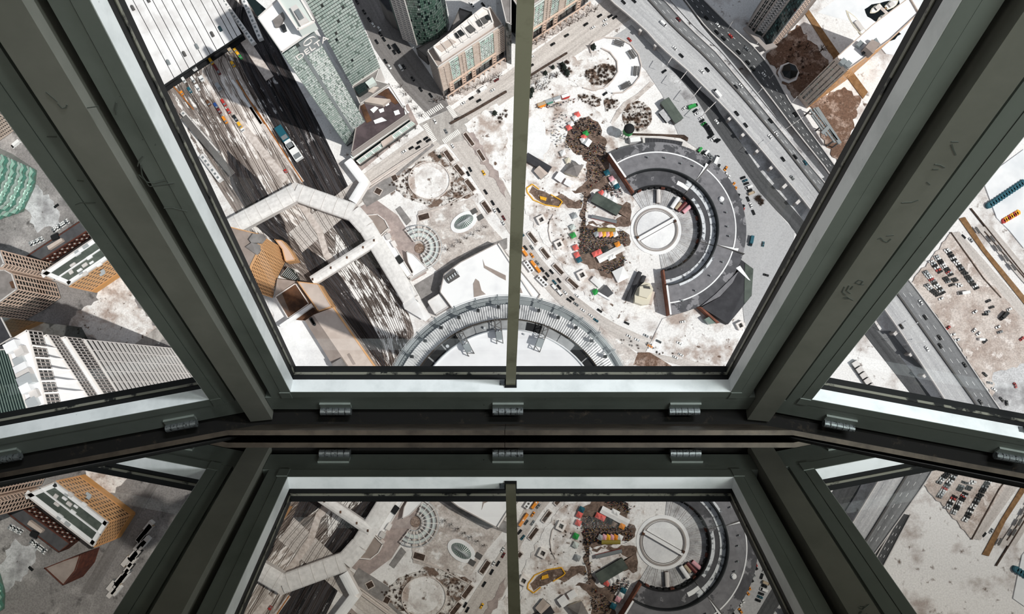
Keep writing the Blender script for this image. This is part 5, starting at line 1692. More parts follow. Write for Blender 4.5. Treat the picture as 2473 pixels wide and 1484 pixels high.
mat('paint_silver', '#b5b9bc', 0.35, 0.3); mat('paint_blue', '#2b4a86', 0.5); mat('paint_coral', '#e26a63', 0.6); mat('paint_cream', '#d9d2c0', 0.7); mat('paint_pink', '#e3a9b3', 0.6); mat('paint_tan', '#b7a48b', 0.6)
mat('car_glass', '#0e1114', 0.1, spec=0.6)
mat('tyre', '#0f0f10', 0.8)
for args in (('museum_coach', 'G', (1790 - 70, 1000), (1720, 1150), 3.2, 4.2, 'roof_brown', 'concrete_pale', 'brown and grey railway coach on the first stall track', 'coach'),
             ('museum_coach', 'G', (1960, 1090), (1880, 1210), 3.4, 4.2, 'paint_grey', 'roof_snow', 'snow roofed railway coach on a stall track', 'coach'),
             ('museum_wagon', 'G', (1985, 1150), (1930, 1220), 2.8, 3.2, 'paint_tan', 'paint_tan', 'small tan wagon beside the snowy coach', 'wagon'),
             ('museum_wagon', 'G', (2050, 1150), (1960, 1245), 2.8, 3.6, 'paint_maroon', 'paint_maroon', 'dark red wagon on a stall track', 'wagon'),
             ('museum_wagon', 'G', (2100, 1190), (2020, 1260), 3.2, 3.6, 'paint_red', 'paint_pink', 'pinkish red caboose at the end of the stall tracks', 'wagon'),
             ('locomotive', 'K', (930, 225), (1220, 290), 3.0, 4.0, 'paint_red', 'paint_grey', 'long grey museum train with a red side stripe', 'train'),
             ('locomotive', 'K', (1000, 385), (1205, 385), 3.2, 4.2, 'paint_olive', 'paint_olive', 'olive yellow diesel locomotive beside the food tents', 'train'),
             ('locomotive', 'K', (1500, 890), (1350, 1225), 3.6, 4.6, 'paint_black', 'roof_darker', 'long black steam locomotive and tender south of the turntable', 'train'),
             ('museum_coach', 'K', (1550, 935), (1500, 1070), 3.4, 4.4, 'dark_metal', 'roof_darker', 'dark coach beside the cream building', 'coach')):
    wagon(*args)
# sheds and huts of the museum
def shed(name, label, zone, p0, p1, w, h, wall, roof, ridge=2.0, cat='shed'):
    a, b = G(*z(zone, *p0)), G(*z(zone, *p1))
    t = thing(name, (a + b) / 2, label, cat)
    d = (b - a).normalized()
    s = Vector((-d.y, d.x, 0))
    MB().gable(a, b, w, 0, h, h + ridge * 0.92, 0).build('walls', wall, t)
    for sg in (-1, 1):
        mb = MB()
        e0, e1 = a + s * sg * (w / 2 + 0.5) - d * .5 + Vector((0, 0, h)), b + s * sg * (w / 2 + 0.5) + d * .5 + Vector((0, 0, h))
        r0, r1 = a - d * .5 + Vector((0, 0, h + ridge)), b + d * .5 + Vector((0, 0, h + ridge))
        up = Vector((0, 0, .3))
        q = [e0, e1, r1, r0] if sg < 0 else [e1, e0, r0, r1]
        mb.hexa([p - up for p in q] + q)
        mb.build('roof_slope', roof, t)
    return t
shed('open_shed', 'long dark roofed shed above the yellow barrels', 'G', (150, 600), (425, 765), 6.5, 4, 'roof_brown', 'roof_darker')
shed('open_shed', 'long grey roofed shed beside the red and white tents', 'G', (950, 1085), (1250, 1250), 8.5, 5, 'black_roofing', 'roof_green')
shed('long_hut', 'white flat hut beside the white tent', 'K', (940, 960), (1040, 1050), 4.0, 3, 'white_wall', 'roof_white', 0.5)
shed('museum_hut', 'small brown gabled hut beside the dark shed', 'G', (290, 740), (370, 830), 8, 4, 'concrete_dark', 'roof_beige', 2.4, 'hut')
shed('yard_building', 'dark roofed yard building beside the under-deck road', 'C', (1790, 1230), (1960, 1470), 8, 6, 'concrete_dark', 'roof_green', 0.8, 'building')
shed('yard_building', 'low building with junk covered roof in the yard', 'C', (1780, 1330), (1870, 1440), 9, 4, 'black_roofing', 'grey_snow', 0.6, 'building')
shed('museum_hut', 'white roofed coach shed below the yellow barrels path', 'G', (520, 820), (590, 870), 7, 4, 'brick_red', 'roof_snow', 1.2, 'hut')
shed('museum_hut', 'snowy roofed hut with a yellow vehicle beside it', 'G', (620, 890), (690, 930), 5, 3.5, 'white_wall', 'roof_snow', 1.0, 'hut')
# hip roofed station
t = thing('station_house', G(*z('G', 720, 730)), 'old station house with a grey hipped roof in the crowd', 'house')
P = gpoly(zz('G', 610, 770, 700, 660, 830, 690, 760, 820), 6)
MB().prism(P, 0, 6).build('walls', 'paint_cream', t)
cP = sum((p for p in P), Vector((0, 0))) / len(P)
mb = MB()
rdg = [cP + (P[0] - cP) * .25, cP - (P[0] - cP) * .25]
n = len(P)
apex = [Vector((rdg[0].x, rdg[0].y, 10)), Vector((rdg[1].x, rdg[1].y, 10))]
Pe = [cP + (p - cP) * 1.12 for p in P]
for k in range(n):
    a, b = Pe[k], Pe[(k + 1) % n]
    ka = min((0, 1), key=lambda i: (rdg[i] - a).length)
    kb = min((0, 1), key=lambda i: (rdg[i] - b).length)
    vs = [(a.x, a.y, 6), (b.x, b.y, 6), apex[kb]] + ([apex[ka]] if ka != kb else [])
    mb.add(vs, [tuple(range(len(vs)))])
mb.build('hipped_roof', 'roof_grey', t)
MB().prism(gpoly(zz('G', 735, 640, 760, 620, 820, 665, 795, 695), 7), 0, 7).build('white_canopy', 'roof_white', t)
# cream signal building
t = thing('cream_building', G(*z('K', 1560, 1130)), 'cream coloured office with a vaulted top beside the black locomotive', 'building')
MB().prism(gpoly(zz('K', 1450, 1150, 1490, 1060, 1560, 1000, 1630, 1010, 1670, 1080, 1620, 1260, 1540, 1270, 1450, 1240), 9), 0, 9).build('walls', 'paint_cream', t)
MB().prism(gpoly(zz('K', 1510, 1050, 1640, 1030, 1660, 1100, 1600, 1190, 1500, 1160), 13), 9, 13).build('upper_storey', 'paint_cream', t)
MB().prism(gpoly(zz('K', 1600, 1090, 1690, 1115, 1650, 1270, 1570, 1245), 4), 0, 4).build('porch', 'roof_beige', t)
for k in range(6):
    roof_box(t, 'K', (1550 + k * 14, 1040 + k * 2, 1556 + k * 14, 1038 + k * 2, 1566 + k * 14, 1070 + k * 2, 1560 + k * 14, 1072 + k * 2), 13, 13.6, 'concrete_dark', 'skylight')
MB().prism(gpoly(zz('K', 1020, 1110, 1110, 1030, 1195, 1130, 1130, 1180), 3.5), 0, 3.5).build('plain_roof', 'roof_dark', label='dark square roof beside the green tent', cat='roof')
MB().prism(gpoly(zz('K', 1000, 1130, 1020, 1115, 1160, 1200, 1150, 1215), 4), 0, 4).build('snow_wall', 'roof_snow', label='short snow topped wall below the dark square roof', cat='wall')
# water tank
t = thing('water_tank', G(*z('G', 1340, 330)), 'black domed water tank with a green band', 'water tank')
c = G(*z('G', 1340, 345))
for k in range(6):
    a_ = math.pi / 3 * k
    MB().tube((c.x + 3 * math.cos(a_), c.y + 3 * math.sin(a_), 0), (c.x + 3 * math.cos(a_), c.y + 3 * math.sin(a_), 12), 0.3, 6).build('leg', 'dark_metal', t)
MB().tube((c.x, c.y, 12), (c.x, c.y, 19), 4.3, 24).build('tank', 'paint_green', t)
mb = MB()
for i in range(5):
    r0, r1 = 4.6 * math.cos(math.pi / 2 * i / 5), 4.6 * math.cos(math.pi / 2 * (i + 1) / 5)
    z0_, z1_ = 19 + 2.6 * math.sin(math.pi / 2 * i / 5), 19 + 2.6 * math.sin(math.pi / 2 * (i + 1) / 5)
    mb.tube((c.x, c.y, z0_), (c.x, c.y, z1_), r0, 24, r2=max(r1, .02), cap=False)
mb.build('dome', 'black_roofing', t)

# ================================================================ elevated expressway
def deck(name, label, left, right, h, m, n=20, rail=True):
    t = thing(name, G(*left[len(left) // 2]), label, kind='structure')
    band_mb(left, right, h, 1.8, n).build('deck_slab', m, t, recentre=False)
    if rail:
        for pts in (left, right):
            path_mb(resample([G(u, v, h) for u, v in pts], n), 0.7, h, h + 1.1).build('barrier', 'concrete_pale', t)
    return t
DH = 12.0
EXL = px(1440, -40, 1472, 0, 1513, 33, 1560, 74, 1594, 113, 1660, 170, 1734, 244, 1750, 260, 1836, 359, 1948, 494, 2050, 632, 2145, 760, 2173, 800, 2282, 966, 2340, 1060)
EXM = px(1530, -40, 1566, 0, 1626, 66, 1703, 137, 1797, 240, 1890, 351, 1970, 454, 2060, 570, 2175, 722, 2230, 800, 2357, 978, 2410, 1060)
EXR = px(1560, -40, 1603, 0, 1663, 66, 1731, 129, 1823, 240, 1905, 340, 1982, 432, 2085, 550, 2201, 685, 2286, 800, 2410, 984, 2465, 1060)
deck('expressway', 'pale salt covered carriageway of the elevated expressway', EXL, EXM, DH, 'asphalt_salt', 40)
deck('expressway', 'grey carriageway of the elevated expressway', EXM, EXR, DH + .02, 'asphalt_grey', 40)
t = thing('expressway_median', G(1700, 150), 'dark median barrier of the elevated expressway', kind='structure')
path_mb(resample([G(u, v, DH) for u, v in EXM], 40), 1.3, DH, DH + 1.3).build('median_wall', 'concrete_dark', t)
# second deck (exit ramp)
E2L = px(1620, -40, 1654, 0, 1706, 69, 1794, 151, 1863, 240, 1908, 300, 1996, 410, 2080, 535, 2140, 620)
E2R = px(1660, -40, 1700, 0, 1766, 66, 1823, 117, 1863, 166, 1903, 240, 1942, 300, 2006, 387, 2100, 525, 2160, 615)
deck('exit_ramp', 'dark elevated ramp curving beside the expressway', E2L, E2R, 9.0, 'asphalt_dark', 26)
# snowy verge between them and ground road below
t = thing('shoulder_snow', G(1740, 130), 'ploughed snow bank along the expressway shoulder', kind='structure')
band_mb(EXR[:7], [(u + 9, v - 4) for u, v in EXR[:7]], DH + .5, .8, 30).build('snow_bank', 'grey_snow', t, recentre=False)
band_mb([(u + 11, v - 5) for u, v in EXR[:6]], px(1612, -40, 1648, 0, 1700, 69, 1760, 140, 1838, 235, 1915, 338), DH - .6, 1.5, 24).build('paved_strip', 'asphalt_salt', t, recentre=False)
road('under_road', zz('C', 1850, 780, 2000, 950, 2300, 1300) + zz('H', 470, 30, 820, 530, 1190, 1050, 1560, 1430) + px(2000, 690, 2098, 820, 2207, 960),
     zz('C', 2050, 880, 2180, 1030, 2473, 1300) + zz('H', 640, 0, 900, 370, 1180, 780, 1650, 1310) + px(2040, 660, 2125, 800, 2250, 960), 'asphalt_dark', n=20, label='dark surface road beside the expressway')
road('under_verge', zz('H', 740, 140, 900, 370, 1180, 780, 1650, 1310), zz('H', 780, 60, 1170, 520, 1480, 900, 1720, 1200), 'grey_snow', n=12, label='rough dark verge beside the surface road')
road('side_ramp', zz('U', 720, 0, 960, 280, 1180, 420), zz('U', 880, 0, 1060, 230, 1290, 470), 'asphalt_grey', n=10, label='curved ramp joining the surface road')
# lane dashes
t = thing('lane_dashes', G(1800, 200), 'white dashes between the expressway lanes', kind='structure')
for Lp, Rp, h, fr in ((EXL, EXM, DH, (0.33, 0.66)), (EXM, EXR, DH, (0.3, 0.6)), (E2L, E2R, 9.0, (0.35, 0.66))):
    A = resample([G(u, v, h) for u, v in Lp], 90)
    B_ = resample([G(u, v, h) for u, v in Rp], 90)
    for f in fr:
        mb = MB()
        for i in range(0, 88, 2):
            p, q = A[i].lerp(B_[i], f), A[i + 1].lerp(B_[i + 1], f)
            mb.bar(p + Vector((0, 0, .1)), p.lerp(q, .7) + Vector((0, 0, .1)), 0.35, 0.12)
        mb.build('dash_row', 'lane_paint', t)
# piers with pale caps, and lamp posts
for k, (zone, x, y) in enumerate((('C', 1530, 350), ('C', 1710, 530), ('H', 810, 125), ('H', 970, 320), ('H', 1140, 515), ('H', 1305, 715), ('H', 1460, 940), ('H', 1620, 1130), ('U', 945, 25), ('U', 1130, 275), ('U', 1295, 530))):
    p = G(*z(zone, x, y), 10)
    t = thing('deck_pier', (p.x, p.y, 0), 'concrete pier with a pale cap under the expressway edge', 'pier', 'expressway piers')
    MB().box((p.x, p.y, 0), 2.2, 2.2, 8.5, -0.8).build('column', 'concrete', t)
    MB().box((p.x + 1.5, p.y + 1.5, 8.5), 8.5, 2.6, 1.6, 0.75).build('cap', 'concrete_pale', t)
for k, (zone, x, y, dx, dy) in enumerate((('C', 1850, 750, 50, -75), ('C', 2000, 945, 70, -90), ('C', 2150, 1150, 90, -110), ('C', 2285, 1350, 130, -130), ('D', 310, 310, 50, -80), ('D', 600, 580, 45, -70), ('D', 840, 880, 45, -65), ('D', 640, 1120, 50, -55), ('D', 1060, 1220, 50, -60), ('H', 500, 65, 50, -65), ('H', 1170, 500, 150, -120), ('H', 1440, 280, 230, -160), ('T', 1000, 1200, 200, -110), ('T', 1100, 1340, 180, -30))):
    h0 = 12 if k != 9 else 0.6
    p, q = G(*z(zone, x, y), h0 + 8), G(*z(zone, x + dx, y + dy), h0 + 8.5)
    t = thing('street_lamp', (p.x, p.y, h0), 'thin pale street lamp with a long arm over the expressway', 'lamp', 'expressway lamps')
    MB().tube((p.x, p.y, h0), p, 0.15, 6).build('pole', 'concrete_pale', t)
    MB().tube(p, q, 0.3 if k < 4 else 0.13, 6).build('arm', 'concrete_pale', t)
    MB().box((q.x, q.y, q.z - .2), 1.2, .5, .3, math.atan2(q.y - p.y, q.x - p.x)).build('lamp_head', 'light_metal', t)

# ================================================================ the round roof below the lookout
mat('pod_ribs', '#f2f2f2', 0.6, col2='#a9abad', scale=0.5, lo=0.5, hi=0.72, detail=6)
mat('pod_snow', '#ececee', 0.9, col2='#dddde0', scale=0.15, lo=0.4, hi=0.65)
mat('pod_deck', '#a3a5a7', 0.7, col2='#8f9193', scale=0.4, lo=0.4, hi=0.6)
DP = 127.0
PZ = EYE.z - DP
PC = Vector((-0.005 * DP, -0.0598 * DP, PZ))
PR = 0.1845 * DP
t = thing('round_tower_roof', (PC.x, PC.y, 0), 'round ribbed roof of the tower pod with a snowy middle, bottom centre', 'tower')
MB().tube((PC.x, PC.y, 0), (PC.x, PC.y, PZ - 6), 9, 24, r2=6).build('shaft', 'concrete', t)
MB().ring(PC, 2, PR * 0.735, PZ - 3, PZ, 0, 360, 72).build('snow_deck', 'pod_snow', t)
MB().ring(PC, PR * 0.722, PR * 0.728, PZ, PZ + 0.5, 0, 360, 96).build('inner_kerb', 'light_metal', t)
MB().ring(PC, PR * 0.73, PR * 0.805, PZ - 2, PZ - 0.4, 0, 360, 96).build('walkway', 'pod_deck', t)
MB().ring(PC, PR * 0.804, PR * 0.811, PZ - 0.4, PZ + 0.7, 0, 360, 96).build('walkway_rail', 'rail_steel', t)
MB().ring(PC, PR * 0.81, PR * 0.932, PZ - 3.2, PZ - 0.3, 0, 360, 96, z1b=PZ - 1.6).build('ribbed_roof', 'pod_ribs', t)
for k in range(300):
    a_ = 2 * math.pi * k / 300
    d = Vector((math.cos(a_), math.sin(a_), 0))
    if k == 0:
        o = MB().bar(Vector((PR * 0.812, 0, 1.35)), Vector((PR * 0.93, 0, 0.05)), 0.17, 0.18).build('rib', 'pod_ribs', t, recentre=False)
        rib = o.data
        o.location = (PC.x, PC.y, PZ - 1.45)
    else:
        o = link('rib', rib, (PC.x, PC.y, PZ - 1.45), t, rot=(0, 0, a_))
MB().ring(PC, PR * 0.93, PR * 0.97, PZ - 3.4, PZ - 2.2, 0, 360, 96).build('gutter', 'grey_metal', t)
for r, zq in ((0.974, -1.0), (0.984, -0.8), (0.994, -0.7), (1.004, -0.8)):
    MB().ring(PC, PR * r - 0.035, PR * r + 0.035, PZ + zq, PZ + zq + 0.14, 0, 360, 120).build('outer_hoop', 'light_metal', t)
MB().ring(PC, PR * 0.968, PR * 1.002, PZ - 4, PZ - 2.4, 0, 360, 96).build('edge_walk', 'grey_metal', t)
for k in range(36):
    a_ = math.radians(5 + 10 * k)
    d = Vector((math.cos(a_), math.sin(a_), 0))
    p0, p1 = PC + d * PR * 0.905 + Vector((0, 0, .2)), PC + d * PR * 1.006 + Vector((0, 0, -.3))
    o = MB().bar(p0, p1, 0.22, 0.28).build('davit_arm', 'grey_metal', t)
    MB().bar(p0 + Vector((0, 0, -.8)), p0 + Vector((0, 0, .9)), 0.5, 0.5).build('davit_base', 'dark_metal', o)
for k in range(36):
    a0_ = 10 * k
    m = 'pod_deck' if (45 < a0_ % 360 < 120) else 'black_roofing'
    if k % 3 == 1 and 60 < a0_ < 100:
        m = 'black_roofing'
    MB().ring(PC, PR * 0.737, PR * 0.798, PZ - 0.4, PZ - 0.2, a0_ + .5, a0_ + 9.5, 5).build('deck_panel', m, t)
# window cleaning cradles with lattice arms
for a_, r0, r1 in ((118, 0.60, 0.80), (96, 0.62, 0.815), (69, 0.60, 0.815)):
    d = Vector((math.cos(math.radians(a_)), math.sin(math.radians(a_)), 0))
    s = Vector((-d.y, d.x, 0))
    p0, p1 = PC + d * PR * r0, PC + d * PR * r1
    g = thing('roof_crane', p0, {118: 'small lattice crane at the left of the pod roof', 96: 'boxy maintenance cradle at the top of the pod roof', 69: 'small lattice crane at the right of the pod roof'}[a_], 'crane')
    for sg in (-.55, .55):
        MB().bar(p0 + s * sg + Vector((0, 0, 1.6)), p1 + s * sg + Vector((0, 0, 1.6)), 0.16, 0.16).build('rail', 'concrete_dark', g)
        for f in (.02, .5, .98):
            c = p0.lerp(p1, f) + s * sg
            MB().box((c.x, c.y, PZ), .14, .14, 1.6).build('post', 'concrete_dark', g)
    for k in range(7):
        f0, f1 = k / 7, (k + 1) / 7
        MB().bar(p0.lerp(p1, f0) + s * (.55 if k % 2 else -.55) + Vector((0, 0, 1.6)), p0.lerp(p1, f1) + s * (-.55 if k % 2 else .55) + Vector((0, 0, 1.6)), 0.12, 0.12).build('lattice', 'concrete_dark', g)
    c = p0.lerp(p1, .3)
    MB().box((c.x, c.y, PZ + 1.65), 1.5, 1.1, .8, math.radians(a_)).build('machine_box', 'grey_metal', g)
for a_, r, sz in ((128, .76, .3), (104, .76, .22), (80, .70, .16), (60, .5, .16), (110, .4, .18)):
    d = Vector((math.cos(math.radians(a_)), math.sin(math.radians(a_)), 0))
    c = PC + d * PR * r
    MB().tube((c.x, c.y, PZ - .4), (c.x, c.y, PZ + .6), sz, 8).build('roof_lamp', 'light_metal', t)

# ================================================================ blocks seen in the left window
def UM(*xy):
    """outline given by the image in the glass wall (zoomed 3.066 times, corner at 0,1000)"""
    return [unmirror(xy[i] / 3.066, 1000 + xy[i + 1] / 3.066) for i in range(0, len(xy), 2)]

t, P = poly_thing('aqua_tower', 'aqua green glass tower with zigzag balconies, left edge', 'skyscraper', px(90, 412, 86, 452, 58, 512, -40, 545, -90, 430, 30, 372), 170, 0, 'glass_green', 'roof_grey', base=True)
for q in ((88, 432), (72, 482), (9, 528)):
    a, b = edge(P, nearest_edge(P, *q, 0))
    d = (b - a).normalized(); n = Vector((d.y, -d.x))
    L = (b - a).length
    m_ = max(2, int(L / 7))
    for k in range(44):
        zq = 4 + k * 3.8
        pts = [a]
        for s_ in range(m_):
            pts += [a + d * (L * (s_ + .5) / m_) + n * (2.6 if k % 2 else 2.0), a + d * (L * (s_ + 1) / m_) + n * .2]
        MB().prism(pts + [b - n * .3, a - n * .3], zq, zq + 1.9).build('balcony', ('glass_aqua', 'glass_aqua_light', 'glass_sage')[k % 3], t)
t, P = poly_thing('window_block', 'tan block with dark windows at the left edge, above the aqua tower', 'office block', px(0, 341, 52, 305, 30, 230, -120, 270), 85, 0, 'window_black', 'roof_grey', base=True)
facade(t, *edge(P, nearest_edge(P, 26, 323, 0)), 2, 84, 20, 12, 'stone_tan', 'stone_tan', 0.45, 0.45, 0.25)
facade(t, *edge(P, nearest_edge(P, 41, 268, 0)), 2, 84, 20, 8, 'stone_tan', 'stone_tan', 0.45, 0.45, 0.25)
# long brick range
t, P = poly_thing('brick_range', 'long low red brick range with small white windows', 'building', px(65, 652, 220, 553, 196, 533, 48, 630), 13, 0, 'brick_red', 'roof_dark', parapet=0.6)
i = nearest_edge(P, 142, 602, 13)
a, b = edge(P, i)
d = (b - a).normalized(); n = Vector((d.y, -d.x))
for r in range(3):
    for k in range(26):
        c = a.lerp(b, (k + .5) / 26) + n * .1
        MB().box((c.x, c.y, 2.5 + r * 3.6), 1.3, .3, 1.7, math.atan2(d.y, d.x)).build('window', 'window_black' if (k + r) % 3 else 'glass_white_glint', t)
roof_box(t, 'Q', (560, 570, 730, 470, 750, 500, 580, 610), 13, 16, 'roof_beige', 'roof_house')
roof_box(t, 'Q', (600, 450, 680, 410, 700, 470, 620, 500), 13, 15, 'black_roofing', 'roof_well')
# green roofed office, whole outline taken from its image in the glass wall
GR = UM(185, 595, 415, 500, 810, 800, 692, 985)
t, P = poly_thing('green_roof_office', 'tan and brick office with a dark green roof edged in snow', 'office block', GR, 38, 0, 'window_black', 'roof_green', parapet=1.2)
for k in range(len(P)):
    a, b = edge(P, k)
    nc = max(6, int((b - a).length / 4.2))
    facade(t, a, b, 8, 37, 8, nc, 'stone_orange' if k % 2 else 'stone_orange', 'stone_orange', 0.42, 0.40, 0.25)
    d = (b - a).normalized(); n = Vector((d.y, -d.x))
    MB().bar((a.x + n.x * .4, a.y + n.y * .4, 4), (b.x + n.x * .4, b.y + n.y * .4, 4), 0.9, 8).build('base_course', 'stone_orange_deep', t)
    MB().bar((a.x - n.x * 2.4, a.y - n.y * 2.4, 38.2), (b.x - n.x * 2.4, b.y - n.y * 2.4, 38.2), 3.2, .5).build('snow_edge', 'roof_snow', t)
cP = sum((p for p in P), Vector((0, 0))) / len(P)
for k in range(14):
    q = cP + Vector((random.uniform(-14, 14), random.uniform(-14, 14)))
    MB().box((q.x, q.y, 38), random.uniform(2, 5), random.uniform(1.5, 3), random.uniform(.6, 2.5), .6).build('roof_unit', ('roof_snow', 'light_metal', 'concrete_pale')[k % 3], t)
MB().bar((P[0].lerp(P[1], .5).x, P[0].lerp(P[1], .5).y, 38.6), (P[2].lerp(P[3], .5).x, P[2].lerp(P[3], .5).y, 38.6), 1.0, 1.2).build('roof_ridge', 'roof_snow', t)
# tan slabs with black windows
t, P = poly_thing('tan_slab', 'tan stepped office slab with rows of black windows, left edge', 'office block', zz('Q', -300, 880, 60, 850, 150, 900, 210, 1085, 0, 1240, -300, 1400), 54, 0, 'window_black', 'roof_grey', parapet=1.0)
for k in range(len(P)):
    a, b = edge(P, k)
    facade(t, a, b, 2, 53, 14, max(3, int((b - a).length / 3.4)), 'stone_pink', 'stone_pink', 0.16, 0.25, 0.25)
roof_box(t, 'Q', (110, 1000, 140, 985, 165, 1060, 140, 1070), 54, 56, 'roof_brown', 'roof_hut')
t, P = poly_thing('tan_slab', 'higher tan slab behind the stepped one, left edge', 'office block', zz('Q', -300, 560, 0, 620, 60, 780, 20, 820, -300, 800), 70, 0, 'window_black', 'roof_grey', parapet=1.0)
for k in range(len(P)):
    a, b = edge(P, k)
    facade(t, a, b, 2, 69, 18, max(3, int((b - a).length / 3.4)), 'stone_pink', 'stone_pink', 0.25, 0.28, 0.25)
# white ribbed tower with stepped top
t = thing('ribbed_tower', G(420, 900), 'grey ribbed tower with stepped snowy ledges, lower left', 'skyscraper')
LV = ((128, px(204, 821, 300, 975, 130, 1000, 80, 840)), (145, px(160, 815, 262, 972, 120, 1000, 70, 838)), (157, px(115, 810, 220, 972, 100, 1000, 50, 835)), (171, px(67, 799, 113, 979, 70, 992, 16, 830)))
prev = 0
for k, (hh, pts) in enumerate(LV):
    P = gpoly(pts, hh)
    MB().prism(P, 0 if k == 0 else LV[k - 1][0], hh - .4).build('tier', 'window_black', t)
    MB().prism(P, hh - .4, hh).build('ledge', 'roof_snow', t)
    for e_ in range(4):
        a, b = edge(P, e_)
        z0_ = 0 if k == 0 else LV[k - 1][0]
        if k == 0:
            facade(t, a, b, 1, hh, 22, 6, 'concrete_pale', 'white_wall', 0.52, 0.02, 0.35, ('floor_band', 'rib'))
        else:
            facade(t, a, b, z0_ + 1, hh, 3, max(6, int((b - a).length / 2.2)), 'concrete_pale', 'concrete', 0.1, 0.3, 0.3, ('floor_band', 'rib'))
        MB().bar((a.x, a.y, hh + .4), (b.x, b.y, hh + .4), 1.2, .9).build('coping', 'white_wall', t)
P = gpoly(LV[3][1], 171)
for k in range(9):
    q = P[0].lerp(P[1], .12 + k * .1).lerp(P[3].lerp(P[2], .12 + k * .1), random.uniform(.35, .65))
    MB().box((q.x, q.y, 171), random.uniform(4, 9), random.uniform(4, 7), random.uniform(2, 6), .5).build('plant_unit', ('roof_snow', 'concrete_pale', 'light_metal')[k % 3], t)
for k in range(5):
    f = .2 + k * .16
    q0 = gpoly(LV[3][1], 171)
    a = G(67 + (113 - 67) * f, 799 + 180 * f, 172)
    b = G(115 + 105 * f, 810 + 162 * f, 158)
    MB().bar(a, b, 1.0, 1.0).build('cleaning_rail', 'white_wall', t)
t, P = poly_thing('dark_glass_tower', 'dark glass tower with fine teal lines, lower left corner', 'skyscraper', px(-90, 850, 22, 843, 92, 985, 40, 1030, -90, 1030), 110, 0, 'glass_deep', 'glass_deep', parapet=0.8)
for k in range(14):
    f = k / 13
    MB().bar(G(-60 + 80 * f, 846, 110.3), G(-20 + 90 * f, 1010, 110.3), .5, .5).build('roof_line', 'glass_mid', t)
t, P = poly_thing('dark_block', 'dark roofed block at the left edge between tan slab and ribbed tower', 'building', zz('R', -300, 100, 20, 130, 150, 380, 0, 470, -300, 470), 95, 0, 'glass_deep', 'roof_darker')
patch('snow_field', px(230, 700, 290, 655, 330, 700, 300, 760, 250, 770), 'park_snow', label='rough white snow heaps beside the green roofed office')
patch('snow_field', px(60, 430, 120, 480, 150, 540, 90, 560, 60, 500), 'grey_snow', label='grey slush at the foot of the aqua tower')
patch('street', px(300, 850, 345, 855, 420, 800, 395, 780), 'asphalt_light', label='pale street end beside the ribbed tower')
# brick block and site containers seen only in the glass wall
t, P = poly_thing('brick_block', 'dark brick block seen only in the glass wall, lower left', 'building', UM(330, 1140, 480, 1080, 600, 1040, 560, 1160, 470, 1270), 26, 0, 'brick_red', 'roof_taupe')
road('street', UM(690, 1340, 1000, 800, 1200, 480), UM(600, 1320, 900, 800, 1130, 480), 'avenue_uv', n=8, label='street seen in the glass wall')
rnd = random.Random(3)
for k in range(22):
    x, y = 1120 - k * 14 + rnd.uniform(-20, 40), 820 + k * 24 + rnd.uniform(-25, 25)
    p = G(*UM(x, y)[0])
    t = thing('site_container', p, 'site container in the row seen in the glass wall at lower left', 'container', 'site containers')
    m = ('roof_snow', 'concrete_pale', 'paint_tan', 'dark_metal', 'paint_grey')[k % 5]
    MB().box(p, 9, 4, 4, -.9).build('box', m, t)
    MB().box((p.x, p.y, 4), 8.6, 3.7, .25, -.9).build('lid', 'concrete_pale', t)

# ================================================================ vehicles
CARM = {}
def car_mesh(kind, paint):
    key = (kind, paint)
    if key in CARM:
        return CARM[key]
    L, W, H0, H1 = {'car': (4.7, 1.9, .95, 1.5), 'suv': (5.0, 2.05, 1.1, 1.85), 'van': (6.2, 2.2, 1.3, 2.5), 'truck': (9.0, 2.6, 1.4, 3.4), 'bus': (12.5, 2.7, 1.2, 3.2)}[kind]
    mb = MB()
    def lay(x0, x1, w, z0, z1, x0t, x1t, wt, mi):
        mb.hexa([(x0, -w / 2, z0), (x1, -w / 2, z0), (x1, w / 2, z0), (x0, w / 2, z0), (x0t, -wt / 2, z1), (x1t, -wt / 2, z1), (x1t, wt / 2, z1), (x0t, wt / 2, z1)], mi)
    lay(-L / 2, L / 2, W, .3, H0, -L / 2 + .1, L / 2 - .15, W * .96, 0)
    if kind in ('car', 'suv'):
        lay(-L * .36, L * .24, W * .9, H0, H1, -L * .24, L * .08, W * .72, 1)
        lay(-L * .24, L * .08, W * .72, H1, H1 + .06, -L * .23, L * .07, W * .7, 0)
    elif kind == 'van':
        lay(-L * .49, L * .3, W * .96, H0, H1, -L * .48, L * .26, W * .9, 0)
        lay(L * .26, L * .42, W * .92, H0, H1 * .82, L * .26, L * .32, W * .85, 1)
    elif kind == 'truck':
        lay(-L * .5, L * .25, W, H0, H1, -L * .5, L * .25, W, 0)
        lay(L * .3, L * .48, W * .9, H0, 2.6, L * .3, L * .43, W * .85, 1)
    else:
        lay(-L * .49, L * .47, W * .98, H0, H1 - .3, -L * .48, L * .46, W * .94, 1)
        lay(-L * .48, L * .46, W * .94, H1 - .3, H1, -L * .47, L * .44, W * .8, 0)
        lay(-.7, .7, 1.2, H1, H1 + .25, -.6, .6, 1.0, 3)
    for x in (-L * .31, L * .31):
        for s in (-1, 1):
            mb.tube((x, s * W * .5, .35), (x, s * W * .38, .35), .36, 8, 2)
    me = bpy.data.meshes.new(kind)
    me.from_pydata([tuple(p) for p in mb.v], [], mb.f)
    for m in (paint, 'car_glass', 'tyre', 'paint_white'):
        me.materials.append(MATS[m])
    me.polygons.foreach_set('material_index', mb.mi)
    CARM[key] = me
    return me
